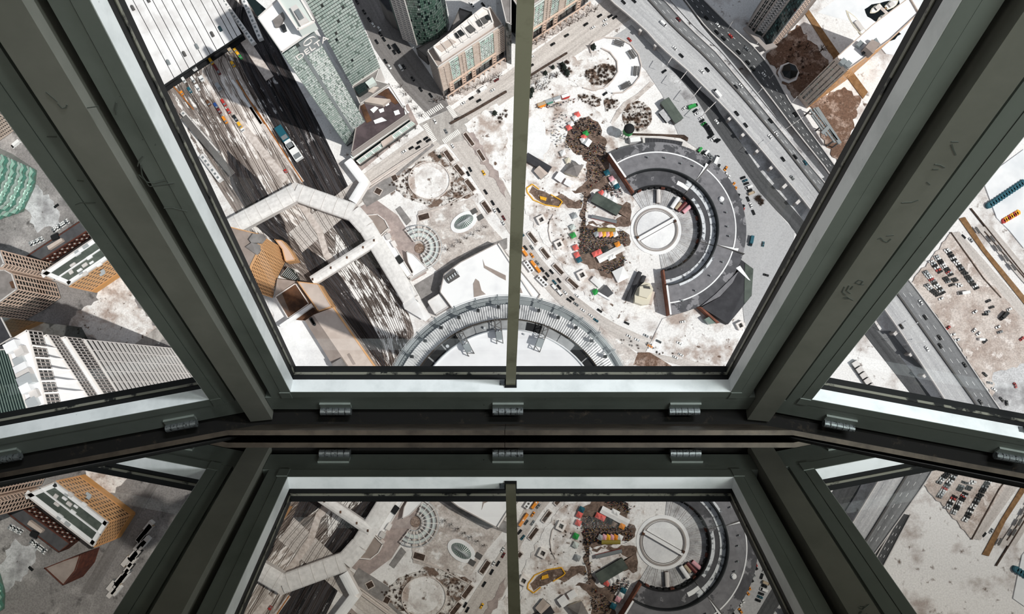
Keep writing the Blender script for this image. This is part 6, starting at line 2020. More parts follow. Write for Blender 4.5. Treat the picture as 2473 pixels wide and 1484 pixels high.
COLN = {'d': ('paint_black', 'dark'), 'w': ('paint_white', 'white'), 'g': ('paint_grey', 'grey'), 'r': ('paint_red', 'red'), 'm': ('paint_maroon', 'maroon'), 'y': ('paint_yellow', 'yellow'), 'o': ('paint_orange', 'orange'), 't': ('paint_teal', 'teal'), 'G': ('paint_green', 'green'), 's': ('paint_silver', 'silver'), 'b': ('paint_tan', 'tan'), 'B': ('paint_blue', 'blue')}
def vehicles(zone, lst, heading, place, h=0.62, jitter=2):
    """lst: x, y, colour letter (+ kind letter s/v/t/b); heading: pixel direction"""
    for it in lst:
        x, y, c = it[:3]
        hd = it[3] if len(it) > 3 else heading
        kind = {'S': 'suv', 'V': 'van', 'T': 'truck', 'U': 'bus'}.get(c[1:], 'car')
        pn, word = COLN[c[0]]
        u, v = z(zone, x, y)
        p = G(u, v, h + .5) if h > 5 else lie(G(u, v, .6))
        if h > 5:
            p.z = h
        hw = dir_at(u, v, *hd) + math.radians(random.uniform(-jitter, jitter)) + (math.pi if random.random() < .5 else 0)
        kn = {'car': 'car', 'suv': 'car', 'van': 'van', 'truck': 'truck', 'bus': 'bus'}[kind]
        link(kn, car_mesh(kind, pn), p, None, 'small %s %s %s' % (word, kn, place), kn, '%s %ss %s' % (word, kn, place), rot=(0, 0, hw))
EXD = (1, 0.98)
vehicles('C', [(1315, 25, 'd'), (1440, 10, 'd'), (1790, 285, 'wV'), (1970, 232, 'm'), (1925, 575, 'w'), (2005, 665, 'd'), (2250, 855, 'w'), (2315, 832, 'd'), (2435, 1120, 'wV')], EXD, 'driving on the elevated expressway', 12.05)
vehicles('D', [(40, 835, 'd'), (440, 1025, 'w'), (380, 1040, 'd'), (155, 1120, 'wT'), (390, 1355, 'd'), (150, 1455, 'w'), (800, 1445, 'd')], (1, 1.1), 'driving on the elevated expressway', 12.05)
vehicles('H', [(890, 72, 'd'), (995, 210, 'd'), (1290, 160, 'd'), (1285, 350, 'w'), (1355, 315, 'w'), (1440, 617, 'd'), (1585, 590, 'd'), (1705, 660, 't'), (1550, 840, 'g')], (1, 1.25), 'driving on the elevated expressway', 12.05)
vehicles('T', [(1240, 845, 'w'), (1295, 1025, 'd'), (1010, 1135, 'd'), (1465, 1265, 'd'), (1475, 1365, 'd'), (1315, 1400, 'w')], (1, 1.4), 'driving on the elevated expressway', 12.05)
vehicles('U', [(1765, 405, 'd'), (1955, 850, 'd')], (1, 1.4), 'driving on the elevated expressway', 12.05)
vehicles('D', [(30, 215, 'd'), (165, 300, 'w'), (155, 385, 'd'), (235, 460, 'd'), (320, 430, 'r'), (415, 625, 'd'), (515, 585, 'g'), (525, 750, 'd'), (585, 825, 'd'), (715, 890, 'w'), (1095, 1370, 'd')], (1, 1.1), 'driving on the dark elevated ramp', 9.05)
vehicles('H', [(1585, 85, 'd')], (1, 1.3), 'driving on the dark elevated ramp', 9.05)
vehicles('H', [(645, 170, 'w')], (1, 1.4), 'driving on the surface road under the expressway')
vehicles('C', [(1030, 190, 'd'), (1155, 195, 'd'), (1210, 210, 'd'), (1095, 245, 'w'), (1095, 295, 'w'), (950, 332, 'w'), (865, 293, 'd'), (635, 425, 'd'), (470, 530, 'd'), (220, 680, 'w'), (215, 785, 'd')], (1, -.62), 'on the wide street below the tan blocks')
vehicles('C', [(1385, 475, 'r')], (1, 1), 'on the yard road beside the snail garden')
vehicles('C', [(1095, 1120, 'd'), (1800, 855, 'd')], (1, -.7), 'parked beside the snail garden')
vehicles('B', [(2100, 1080, 'wT'), (2225, 1080, 'w'), (1970, 1175, 'd'), (2060, 1205, 'd'), (1875, 1235, 'w'), (2270, 960, 'm'), (1800, 1425, 'd')], (1, -.62), 'on the wide street below the tan blocks')
vehicles('B', [(605, 25, 'd'), (690, 145, 'd'), (750, 235, 'd'), (800, 300, 'w'), (870, 345, 'w'), (885, 410, 'd'), (925, 470, 'd'), (840, 500, 'd'), (990, 560, 'd'), (1050, 625, 'd'), (1085, 590, 'dT'), (945, 735, 'd'), (995, 800, 'w'), (1130, 815, 'wV'), (1165, 800, 'd'), (1270, 945, 'd'), (1365, 1070, 'd'), (1485, 1140, 'd'), (710, 410, 'w')], (1, 1.45), 'on the shaded avenue beside the glass tower')
vehicles('B', [(1965, 45, 'w'), (2110, 55, 'd'), (1990, 75, 'w')], (1, 1.3), 'on the street behind the left tan block')
vehicles('F', [(1240, 165, 'w'), (1370, 285, 'g')], (.5, 1), 'in the middle of the street crossing')
vehicles('F', [(1505, 138, 'd')], (1, -.3), 'in the middle of the street crossing')
vehicles('F', [(1450, 460, 'w'), (1660, 740, 'd'), (1635, 790, 'd'), (1820, 780, 'y'), (1845, 1010, 'd'), (1930, 1140, 'd'), (1950, 1230, 'w'), (2000, 1230, 'd'), (2060, 1320, 'm'), (2055, 1380, 'w')], (.62, 1), 'on the curved street left of the centre bar')
vehicles('F', [(870, 530, 'wS'), (955, 485, 'd'), (1050, 415, 'd'), (1035, 480, 'd'), (1130, 370, 'd'), (1160, 395, 'd')], (1, -.62), 'waiting on the street beside the glass canopy')
vehicles('K', [(112, 620, 'oU'), (262, 815, 'oU')], (1, 1.3), 'standing at the kerb of the curved street')
vehicles('K', [(222, 680, 'o')], (1, 1.3), 'on the curved street right of the centre bar')
vehicles('K', [(70, 485, 'd'), (145, 590, 'd'), (220, 585, 'g'), (345, 850, 'd'), (285, 770, 'g'), (455, 875, 'd'), (405, 910, 'd'), (380, 955, 'd'), (545, 980, 'd'), (490, 1000, 't'), (545, 1060, 'd'), (490, 1065, 'wV'), (555, 1130, 'wV'), (620, 1125, 'w'), (105, 425, 't')], (1, 1.2), 'on the curved street right of the centre bar')
vehicles('K', [(760, 1165, 'w'), (700, 1195, 'd'), (665, 1215, 'd'), (750, 1265, 'g'), (925, 1400, 'w'), (985, 1455, 't'), (830, 1335, 'w'), (1030, 1340, 'd')], (1, .7), 'on the curved street right of the centre bar')
vehicles('O', [(365, 500, 'd'), (595, 650, 's'), (745, 720, 'd'), (990, 740, 'w'), (390, 655, 'w'), (490, 700, 'w'), (640, 775, 'o'), (1010, 880, 'w'), (945, 910, 'w')], (1, .5), 'on the street below the roundhouse')
vehicles('O', [(1030, 485, 'w')], (1, -.2), 'parked south of the roundhouse')
PK = (1, -.75)
vehicles('H', [(260, 10, 'w'), (390, 40, 'd'), (410, 75, 'w'), (460, 125, 'w'), (470, 160, 'd'), (490, 195, 'G'), (510, 212, 'd'), (530, 235, 'd'), (545, 258, 'd'), (560, 283, 'd'), (575, 308, 'd'), (590, 335, 'd'), (565, 350, 'd'), (605, 380, 'w'), (640, 392, 'd'), (665, 400, 'd')], PK, 'parked in the dark row of the museum yard', jitter=8)
vehicles('H', [(360, -10, 'GT')], (1, -.4), 'parked in the dark row of the museum yard')
vehicles('H', [(440, 515, 'GV', (.5, -1)), (480, 540, 'd'), (520, 550, 'wV'), (550, 575, 'g'), (580, 600, 'g'), (640, 630, 'wT'), (670, 705, 'd'), (755, 730, 'o'), (760, 800, 'w'), (790, 840, 'w'), (845, 920, 'o'), (870, 975, 'o'), (905, 1060, 'd'), (925, 1115, 'g'), (960, 1190, 'd'), (960, 1225, 'r')], (.6, -1), 'parked along the outer wall of the roundhouse', jitter=12)
vehicles('H', [(960, 840, 'd'), (985, 875, 't'), (1000, 910, 'd'), (1030, 955, 'wV'), (1040, 990, 'd'), (1060, 1025, 'bV')], (1, -.4), 'parked beside the surface road')
vehicles('H', [(1020, 1095, 'd'), (1055, 1170, 'w'), (1085, 1255, 'd')], (.4, 1), 'parked beside the brown bush')
vehicles('L', [(1550, 510, 'tT'), (1695, 545, 't')], (-.2, 1), 'in the snowy yard east of the roundhouse')
vehicles('L', [(1730, 915, 'd')], (1, .3), 'in the snowy yard east of the roundhouse')
# parking lot rows in the right window
rnd = random.Random(11)
def row(x0, y0, x1, y1, n, mix, place):
    L = []
    for k in range(n):
        if rnd.random() < .06:
            continue
        f = k / (n - 1)
        L.append((x0 + (x1 - x0) * f + rnd.uniform(-4, 4), y0 + (y1 - y0) * f + rnd.uniform(-4, 4), rnd.choices(*mix)[0]))
    vehicles('T', L, (1, -.42), place, jitter=5)
MIX = (('d', 'w', 'g', 's', 'r'), (6, 3, 2, 2, .3))
row(1540, 215, 1900, 680, 20, MIX, 'in the parking row nearest the tramway')
row(1420, 300, 1650, 590, 13, MIX, 'in the middle parking rows')
row(1365, 360, 1565, 600, 11, MIX, 'in the middle parking rows')
row(1285, 480, 1500, 730, 12, MIX, 'in the parking rows nearest the expressway')
row(1305, 640, 1480, 800, 9, MIX, 'in the parking rows nearest the expressway')
vehicles('T', [(1560, 480, 'r'), (1600, 640, 'd'), (1675, 630, 'w'), (1705, 650, 'w'), (1740, 735, 'wT'), (2040, 830, 'd'), (1880, 960, 'w'), (2080, 905, 'd'), (2030, 960, 'g'), (2005, 990, 'd'), (2215, 1010, 'dT'), (2290, 930, 'w'), (1560, 1150, 'r'), (1620, 1230, 'w'), (1670, 1295, 's'), (1870, 1180, 'w'), (1920, 1220, 'w'), (1960, 1290, 'wV'), (2000, 1310, 'd'), (2155, 1140, 'w'), (2180, 1200, 'g'), (2440, 1280, 'r')], (1, -.4), 'scattered over the dirt lot', jitter=25)
vehicles('T', [(1750, 60, 'd'), (1840, 100, 's')], (1, 1.1), 'on the pale street beyond the parking lot')
vehicles('U', [(2000, 520, 'd'), (2060, 620, 'g'), (2110, 700, 'w'), (2200, 820, 'd'), (2260, 860, 'd'), (2360, 650, 'r')], (1, 1), 'dumped on the rough ground beside the expressway', jitter=40)
# left window
vehicles('Q', [(640 + 19 * k, 382 - 12.5 * k, 'w' if k % 4 else 'g') for k in range(10)] + [(370 + 20 * k, 545 - 9 * k, 'w' if k % 3 else 's') for k in range(8)], (.7, 1), 'parked in line behind the brick range')
vehicles('P', [(200, 640, 'wT'), (385, 660, 'd'), (675, 1375, 'd')], (1, -.8), 'on the street beside the aqua tower')
# railway vehicles in the yard
TD = (.55, .84)
def yard(lst, place):
    for zone, x, y, L, W, H, m, lab, cat in lst:
        u, v = z(zone, x, y)
        p = lie(G(u, v, 1))
        a_ = dir_at(u, v, *TD)
        d = Vector((math.cos(a_), math.sin(a_), 0))
        if L < 15:
            L, W, H = L * .78, W * .78, H * .8
        t = thing(cat.replace(' ', '_'), p, lab, cat)
        MB().box((p.x, p.y, .9), L, W, H - .9, a_).build('body', m, t)
        MB().box((p.x, p.y, .5), L * .9, W * .75, .45, a_).build('underframe', 'black_roofing', t)
        c = p + d * L * .3
        MB().box((c.x, c.y, H), L * .25, W * .8, .5, a_).build('cab', 'paint_grey' if m != 'paint_grey' else 'grey_metal', t)
yard([('A', 1140, 735, 9, 3, 3.4, 'paint_yellow', 'yellow rail work machine at the train shed mouth', 'rail machine'), ('A', 1210, 835, 14, 3, 3.2, 'paint_maroon', 'maroon wagon behind the yellow rail machine', 'wagon'),
      ('A', 1370, 610, 6, 4, 3.5, 'paint_tan', 'tan work machine with a white tank by the shed', 'rail machine'), ('A', 1430, 605, 5, 3, 3, 'paint_yellow', 'upper yellow skip near the shed corner', 'skip'),
      ('A', 1465, 655, 5, 3, 3, 'paint_yellow', 'lower yellow skip near the shed corner', 'skip'), ('A', 1490, 685, 5, 3, 3, 'paint_green', 'green skip near the shed corner', 'skip'),
      ('A', 1400, 770, 7, 3, 3.2, 'paint_yellow', 'yellow truck in the middle of the rail yard', 'truck'), ('A', 790, 1115, 5, 3, 2.6, 'paint_orange', 'orange yellow cart beside the orange strip', 'cart'),
      ('A', 815, 960, 7, 3, 3, 'paint_white', 'white truck just outside the train shed', 'truck'), ('A', 925, 955, 8, 2.6, 3, 'paint_white', 'second white truck outside the train shed', 'truck'),
      ('A', 1030, 945, 6, 4.5, 4, 'paint_white', 'white square hut in the rail yard', 'hut'), ('A', 940, 815, 7, 5, 4, 'paint_white', 'white square hut touching the train shed', 'hut'),
      ('A', 885, 1080, 7, 3, 3, 'paint_teal', 'dark teal van in the rail yard', 'van'), ('A', 980, 1050, 8, 3, 3, 'paint_white', 'white lorry with loose load in the rail yard', 'truck'),
      ('A', 1110, 1235, 7, 3.4, 3, 'roof_brown', 'brown wagon in the lower rail yard', 'wagon'), ('A', 1200, 1270, 8, 3, 3, 'paint_blue', 'blue grey wagon in the lower rail yard', 'wagon'),
      ('A', 1290, 1230, 9, 3, 3.2, 'paint_red', 'red wagon with dirty top in the lower rail yard', 'wagon'), ('A', 1350, 1330, 6, 3, 3, 'paint_red', 'bright red wagon below the dirty red one', 'wagon'),
      ('A', 1235, 1325, 7, 3, 3, 'paint_maroon', 'red brown wagon left of the bright red one', 'wagon'), ('E', 710, 150, 9, 3, 3, 'paint_orange', 'orange machine at the end of the wagon row', 'rail machine'),
      ('E', 835, 130, 8, 3, 3, 'dark_metal', 'dark machine between the orange and yellow ones', 'rail machine'), ('E', 890, 215, 8, 3.2, 3.2, 'paint_yellow', 'yellow machine at the head of the long platform', 'rail machine'),
      ('E', 925, 270, 4, 4, 3, 'paint_white', 'small white hut at the head of the long platform', 'hut'), ('E', 1405, 325, 15, 6.5, 5, 'paint_teal', 'dark teal container beside the black tracks', 'container'),
      ('E', 1460, 405, 18, 6, 4.5, 'paint_white', 'long white trailer beside the teal container', 'trailer'), ('E', 1550, 535, 17, 7.5, 4.5, 'paint_white', 'short white trailer beside the black tracks', 'trailer'),
      ('E', 1435, 760, 4, 3, 2.5, 'paint_red', 'small red cart above the skywalk bend', 'cart'), ('A', 1230, 1040, 10, 4, 3, 'paint_silver', 'silver tank wagon in the rail yard', 'wagon')], '')
def train(label, p0, p1, w, h, body, roof, ncar, zone, gap=.012, cat='train'):
    a, b = G(*z(zone, *p0)), G(*z(zone, *p1))
    t = thing('train', (a + b) / 2, label, cat)
    d = (b - a).normalized()
    s = Vector((-d.y, d.x, 0))
    for k in range(ncar):
        p, q = a.lerp(b, k / ncar + gap / 2), a.lerp(b, (k + 1) / ncar - gap / 2)
        o = MB().bar(p + Vector((0, 0, h / 2 + .8)), q + Vector((0, 0, h / 2 + .8)), w, h).build('coach', body, t)
        mb = MB()
        for pt in (p, q):
            mb.v += [pt + s * (w / 2 * c) + Vector((0, 0, h + .8 + z_)) for c, z_ in ((-1.0, 0), (-.7, .4), (0, .6), (.7, .4), (1.0, 0))]
        mb.f = [[i, i + 1, i + 6, i + 5] for i in range(4)] + [[4, 3, 2, 1, 0], [5, 6, 7, 8, 9], [0, 5, 9, 4]]
        mb.mi = [0] * len(mb.f)
        mb.build('coach_roof', roof, o)
        for f in (.2, .5, .8):
            c = p.lerp(q, f)
            MB().box((c.x, c.y, h + 1.3), (q - p).length * .14, w * .4, .35, math.atan2(d.y, d.x)).build('roof_unit', 'grey_metal', o)
train('long white train nearest the glass tower', (1450, -200), (1750, 500), 4.2, 4.5, 'paint_white', 'roof_white', 4, 'A')
train('long white train next to the shed roof', (1170, -150), (1668, 550), 4.2, 4.5, 'paint_white', 'roof_white', 5, 'A')
train('silver commuter train at the left side of the tracks', (225, 75), (640, 555), 4.0, 4.5, 'paint_silver', 'concrete_pale', 4, 'E')
train('white stub train beside the window frame', (455, 590), (680, 890), 4.5, 4.5, 'paint_white', 'roof_white', 2, 'E')
t = thing('platform_roof', G(*z('E', 520, 480)), 'long ribbed platform roof left of the silver train', 'canopy')
a, b = G(*z('E', 215, 110), 6), G(*z('E', 800, 800), 6)
MB().bar(a, b, 5.5, .6).build('roof_sheet', 'roof_grey', t)
for k in range(60):
    c = a.lerp(b, (k + .5) / 60)
    MB().box((c.x, c.y, 6.3), .7, 5.3, .25, math.atan2(b.y - a.y, b.x - a.x)).build('rib', 'concrete_dark', t)
for k in range(8):
    c = a.lerp(b, (k + .5) / 8)
    MB().box((c.x, c.y, 0), .6, .6, 5.7).build('post', 'dark_metal', t)

# ================================================================ tents, people, plants, small things
def tent(zone, x, y, m, label, size=5.0, rot=None, h=0.62):
    u, v = z(zone, x, y)
    p = lie(G(u, v, h))
    h = p.z
    r = dir_at(u, v, 1, -.5) if rot is None else rot
    t = thing('pop_up_tent', p, label, 'tent')
    cr, sr = math.cos(r), math.sin(r)
    cs = [(p.x + (a * cr - b * sr) * size / 2, p.y + (a * sr + b * cr) * size / 2) for a, b in ((-1, -1), (1, -1), (1, 1), (-1, 1))]
    mb = MB()
    mb.add([(c[0], c[1], h + 2.4) for c in cs] + [(c[0], c[1], h + 1.9) for c in cs] + [(p.x, p.y, h + 4.1)], [(0, 1, 8), (1, 2, 8), (2, 3, 8), (3, 0, 8), (4, 5, 1, 0), (5, 6, 2, 1), (6, 7, 3, 2), (7, 4, 0, 3)])
    mb.build('canopy', m, t)
    for c in cs:
        q = (c[0] + (p.x - c[0]) * .06, c[1] + (p.y - c[1]) * .06)
        MB().tube((q[0], q[1], h), (q[0], q[1], h + 2.2), .07, 5).build('leg', 'light_metal', t)
TN_ = [('G', 760, 95, 'paint_coral', 'red tent at the top end of the upper crowd'), ('G', 735, 135, 'paint_white', 'white tent below the topmost red tent'), ('G', 685, 205, 'paint_white', 'white tent above the lower red tent of the upper crowd'),
       ('G', 660, 248, 'paint_coral', 'red tent left of the dense upper crowd'), ('G', 860, 320, 'paint_green', 'green tent in the middle of the upper crowd'), ('G', 840, 362, 'paint_coral', 'red tent below the green tent of the upper crowd'),
       ('G', 828, 398, 'paint_white', 'white tent below the red one beside the grey shed tent'), ('G', 588, 552, 'paint_white', 'white tent left of the station house'), ('G', 645, 640, 'paint_cream', 'cream tent beside the station house roof'),
       ('G', 1048, 1030, 'paint_coral', 'red tent beside the long grey shed'), ('G', 1088, 1050, 'paint_white', 'first white tent right of the red one above the long grey shed'), ('G', 1125, 1070, 'paint_white', 'second white tent above the long grey shed'), ('G', 1182, 1112, 'paint_white', 'large white tent at the end of the tent row'),
       ('G', 1170, 858, 'paint_pink', 'pink and white tent beside the brick end wall'), ('G', 1205, 902, 'paint_white', 'white tent beside the brick end wall'), ('G', 1230, 948, 'paint_teal', 'dark teal tent beside the brick end wall'), ('G', 1112, 788, 'paint_teal', 'teal tent nearest the crowd by the brick end wall'),
       ('K', 725, 210, 'paint_silver', 'lilac grey tent at the top of the round lawn'), ('K', 705, 350, 'glass_pale', 'pale blue tent beside the round lawn'), ('K', 710, 445, 'paint_green', 'green tent beside the round lawn'),
       ('K', 740, 590, 'paint_coral', 'upper red tent left of the festival crowd'), ('K', 755, 678, 'paint_coral', 'lower red tent left of the festival crowd'), ('K', 780, 737, 'paint_teal', 'teal tent below the two red tents'),
       ('K', 970, 668, 'paint_coral', 'left red tent beside the long white roof'), ('K', 1018, 645, 'paint_coral', 'right red tent beside the long white roof'), ('K', 990, 430, 'paint_silver', 'grey tent at the left of the food row'), ('K', 1035, 432, 'paint_pink', 'pink tent of the food row'),
       ('K', 1080, 430, 'paint_yellow', 'yellow tent of the food row'), ('K', 1122, 430, 'paint_pink', 'pale red tent of the food row'), ('K', 1162, 430, 'paint_orange', 'orange tent of the food row'), ('K', 1210, 430, 'paint_white', 'white tent at the right end of the food row'),
       ('K', 1240, 555, 'paint_orange', 'orange tent at the end of the long white roof'), ('K', 1100, 612, 'dark_metal', 'dark tent beside the long white roof'), ('K', 1150, 710, 'paint_white', 'left white tent below the long white roof'), ('K', 1182, 695, 'paint_white', 'right white tent below the long white roof'),
       ('K', 975, 1120, 'paint_green', 'green tent beside the dark square roof'), ('H', 190, -0, 'paint_white', 'white tent in the museum yard')]
for zn, x, y, m, lab in TN_[:-1]:
    tent(zn, x, y, m, lab, 6.4 if 'large' in lab else 4.6)
tent('K', 1275, 912, 'paint_white', 'big white marquee below the festival crowd', 11)
shed('long_tent', 'long white roof across the festival square', 'K', (1010, 740), (1305, 588), 5.2, 3, 'paint_grey', 'roof_white', .8, 'tent')
shed('long_tent', 'grey shed tent in the upper crowd', 'G', (850, 455), (890, 395), 6.5, 3, 'paint_grey', 'light_metal', 1.2, 'tent')
# food stalls by the snail garden
for x, y, m, r, lab in ((335, 1258, 'paint_orange', 'paint_tan', 'orange food truck below the snail garden'), (428, 1220, 'glass_aqua', 'paint_silver', 'turquoise food truck below the snail garden'), (515, 1190, 'paint_white', 'paint_silver', 'white food truck below the snail garden'), (620, 1160, 'paint_red', 'paint_white', 'red and white food truck below the snail garden')):
    p = G(*z('C', x, y)); a_ = dir_at(*z('C', x, y), 1, -.35)
    t = thing('food_truck', p, lab, 'food truck')
    MB().box((p.x, p.y, .7), 7.5, 3, 2.4, a_).build('body', m, t)
    MB().box((p.x, p.y, 3.1), 7.2, 2.8, .35, a_).build('roof', r, t)
    q = p + Vector((math.sin(a_), -math.cos(a_), 0)) * 2.2
    MB().box((q.x, q.y, 2.5), 5, 1.4, .12, a_).build('awning', m, t)
    for sg in (-2.4, 2.4):
        w = p + Vector((math.cos(a_), math.sin(a_), 0)) * sg
        MB().box((w.x, w.y, .2), .9, 2.8, .9, a_).build('wheels', 'tyre', t)
# concrete light wells
for zn, x, y, lab, s in (('K', 330, 262, 'square white concrete well on the upper lawn', 7), ('K', 542, 556, 'square white concrete well at the foot of the round lawn', 7), ('K', 815, 920, 'square concrete well beside the long white hut', 7.5), ('G', 112, 1056, 'square white concrete well left of the yellow barrels', 7), ('O', 1710, 530, 'square concrete well in the snow near the frame', 6.5)):
    p = G(*z(zn, x, y)); a_ = dir_at(*z(zn, x, y), 1, -.5)
    t = thing('light_well', p, lab, 'light well')
    cr, sr = Vector((math.cos(a_), math.sin(a_), 0)), Vector((-math.sin(a_), math.cos(a_), 0))
    for sg in (-1, 1):
        MB().bar(p + cr * sg * s * .38 - sr * s / 2 + Vector((0, 0, 2.2)), p + cr * sg * s * .38 + sr * s / 2 + Vector((0, 0, 2.2)), s * .24, 3.6).build('side_wall', 'white_wall', t)
        MB().bar(p + sr * sg * s * .38 - cr * s * .26 + Vector((0, 0, 2.2)), p + sr * sg * s * .38 + cr * s * .26 + Vector((0, 0, 2.2)), s * .24, 3.6).build('side_wall', 'white_wall', t)
    MB().box((p.x, p.y, .6), s * .52, s * .52, .8, a_).build('grating', 'concrete_dark', t)
# yellow barrels
patch('enclosure', zz('G', 230, 940, 290, 985, 440, 1050, 560, 1125, 535, 1175, 390, 1150, 260, 1090, 190, 1010), 'mud', label='muddy enclosure inside the yellow barrels')
def barrels(pts, n, lab, grp):
    P = resample([Vector((*z('G', x, y), 0)) for x, y in pts], n)
    for q in P:
        p = lie(G(q.x, q.y, .6))
        if 'me' not in BAR:
            mb = MB()
            mb.tube((0, 0, 0), (0, 0, .25), .48, 8, r2=.56, cap=True); mb.tube((0, 0, .25), (0, 0, .95), .56, 8, r2=.56, cap=False); mb.tube((0, 0, .95), (0, 0, 1.25), .56, 8, r2=.46)
            BAR['me'] = mb.build('yellow_barrel', 'paint_yellow', recentre=False).data
            bpy.data.objects.remove(bpy.data.objects['yellow_barrel'])
        link('yellow_barrel', BAR['me'], p, None, lab, 'barrel', grp)
BAR = {}
barrels([(300, 975), (225, 918), (158, 965), (165, 1015), (240, 1108), (380, 1165), (540, 1190), (582, 1130), (560, 1105), (450, 1045)], 62, 'yellow barrel in the line winding round the muddy enclosure', 'yellow barrels of the winding line')
for k in range(4):
    barrels([(320 + 2 * k, 1068 + 9 * k), (388 - 2 * k, 1085 + 9 * k)], 5, 'yellow barrel in the block inside the enclosure', 'yellow barrels of the block')

# raised planters along the curved street
for zn, x0, y0, x1, y1, w in (('F', 1360, 520, 1450, 650, 6), ('F', 1480, 690, 1580, 815, 6), ('F', 1610, 870, 1710, 1000, 6), ('F', 1810, 1130, 1900, 1260, 6), ('F', 1590, 310, 1700, 460, 5), ('F', 1750, 510, 1830, 640, 5),
                              ('K', 180, 410, 275, 530, 5), ('K', 335, 600, 425, 715, 5), ('K', 480, 790, 590, 905, 5), ('K', 650, 960, 770, 1070, 5), ('K', 50, 215, 90, 265, 5)):
    a, b = G(*z(zn, x0, y0)), G(*z(zn, x1, y1))
    right = zn == 'K'
    t = thing('raised_planter', (a + b) / 2, 'long raised planter of dark soil along the curved street, %s of the centre bar' % ('right' if right else 'left'), 'planter', 'planters %s of the centre bar' % ('right' if right else 'left'))
    MB().bar(a + Vector((0, 0, .8)), b + Vector((0, 0, .8)), w * .62, .7).build('soil_bed', 'soil', t)
    d = (b - a).normalized(); s = Vector((-d.y, d.x, 0)) * (w * .36)
    for sg in (-1, 1):
        MB().bar(a + s * sg + Vector((0, 0, .9)), b + s * sg + Vector((0, 0, .9)), .7, 1.2).build('kerb_side', 'kerb', t)
    for e_ in (a, b):
        MB().bar(e_ - s + Vector((0, 0, .9)), e_ + s + Vector((0, 0, .9)), .8, 1.2).build('kerb_end', 'kerb', t)
# bus shelters by the kerb
for x0, y0, x1, y1, lab in ((140, 750, 230, 875, 'upper snowy bus shelter beside the orange buses'), (290, 935, 400, 1045, 'lower snowy bus shelter beside the orange buses')):
    a, b = G(*z('K', x0, y0), 3.2), G(*z('K', x1, y1), 3.2)
    t = thing('bus_shelter', (a + b) / 2 - Vector((0, 0, 3.2)), lab, 'bus shelter')
    MB().bar(a, b, 4.2, .4).build('roof', 'roof_snow', t)
    for k in range(4):
        c = a.lerp(b, (k + .5) / 4)
        MB().box((c.x, c.y, 3.4), 1.6, 1.6, .4, .3).build('roof_unit', 'concrete_dark', t)
        MB().tube((c.x, c.y, .4), (c.x, c.y, 3.2), .12, 6).build('post', 'dark_metal', t)
# zebra crossings
for k, (x0, y0, x1, y1, dx, dy, n, lab) in enumerate(((1105, 110, 1320, -20, 40, 50, 12, 'upper left zebra crossing'), (1400, -10, 1480, 110, 50, -30, 9, 'upper right zebra crossing'), (1120, 210, 1235, 400, 50, -32, 12, 'lower left zebra crossing'), (1345, 410, 1520, 290, 35, 50, 12, 'lower right zebra crossing'))):
    t = thing('zebra_crossing', G(*z('F', (x0 + x1) / 2, (y0 + y1) / 2)), lab + ' of the street junction', 'crossing')
    for i in range(n):
        f = i / (n - 1)
        x, y = x0 + (x1 - x0) * f, y0 + (y1 - y0) * f
        a, b = G(*z('F', x - dx / 2, y - dy / 2)), G(*z('F', x + dx / 2, y + dy / 2))
        MB().bar(a + Vector((0, 0, LAYER[0] + .03)), b + Vector((0, 0, LAYER[0] + .03)), 1.0, .1).build('stripe', 'white_paint', t)

# ---------------------------------------------------------------- marina
def boat(zone, p0, p1, w, label, m='paint_cream', cabin=True, h=1.2, dm='paint_white'):
    a, b = G(*z(zone, *p0)), G(*z(zone, *p1))
    t = thing('boat', (a + b) / 2, label, 'boat')
    d = (b - a).normalized(); s = Vector((-d.y, d.x, 0)); L = (b - a).length
    prof = ((0, .62), (.15, .8), (.45, 1.0), (.7, .85), (.88, .45), (1.0, .03))
    pts = [a + d * (L * f) + s * (w / 2 * k) for f, k in prof] + [a + d * (L * f) - s * (w / 2 * k) for f, k in reversed(prof)]
    MB().prism([p.xy for p in pts], .2, h).build('hull', m, t)
    inner = [a + d * (L * (.06 + f * .84)) + s * (w / 2 * k * .78) for f, k in prof] + [a + d * (L * (.06 + f * .84)) - s * (w / 2 * k * .78) for f, k in reversed(prof)]
    MB().prism([p.xy for p in inner], h, h + .3).build('deck', dm, t)
    if cabin:
        c = a.lerp(b, .38)
        MB().box((c.x, c.y, h + .3), L * .34, w * .55, 1.5, math.atan2(d.y, d.x)).build('cabin', 'concrete_pale', t)
        c = a.lerp(b, .52)
        MB().box((c.x, c.y, h + .4), L * .06, w * .5, 1.1, math.atan2(d.y, d.x)).build('windscreen', 'car_glass', t)
for p0, p1, w, lab in (((2110, 70), (1975, 165), 6, 'white motor yacht in dark water, left of the dock'), ((2165, 105), (2315, 10), 6.5, 'white yacht at the top of the dock'), ((2190, 190), (2060, 270), 6, 'white yacht below the first one'), ((2235, 265), (2150, 325), 4.5, 'small white boat below the yachts'),
                       ((2270, 225), (2400, 150), 5, 'grey topped boat right of the dock'), ((2310, 350), (2225, 415), 5, 'white boat beside the window frame'), ((1930, 440), (1690, 130), 7, 'long white ship along the quay')):
    boat('D', p0, p1, w, lab)
t = thing('dock', G(*z('D', 2220, 190)), 'narrow wooden dock between the yachts', 'dock')
MB().bar(G(*z('D', 2105, 85), 1), G(*z('D', 2340, 310), 1), 3, .6).build('walkway', 'platform_pale', t)
for f in (.15, .45, .75):
    c = G(*z('D', 2105, 85), 1).lerp(G(*z('D', 2340, 310), 1), f)
    e_ = G(*z('D', 2105 + 235 * f + 90, 85 + 225 * f - 60), 1)
    MB().bar(c, e_, 1.5, .5).build('finger', 'tram_brown', t)
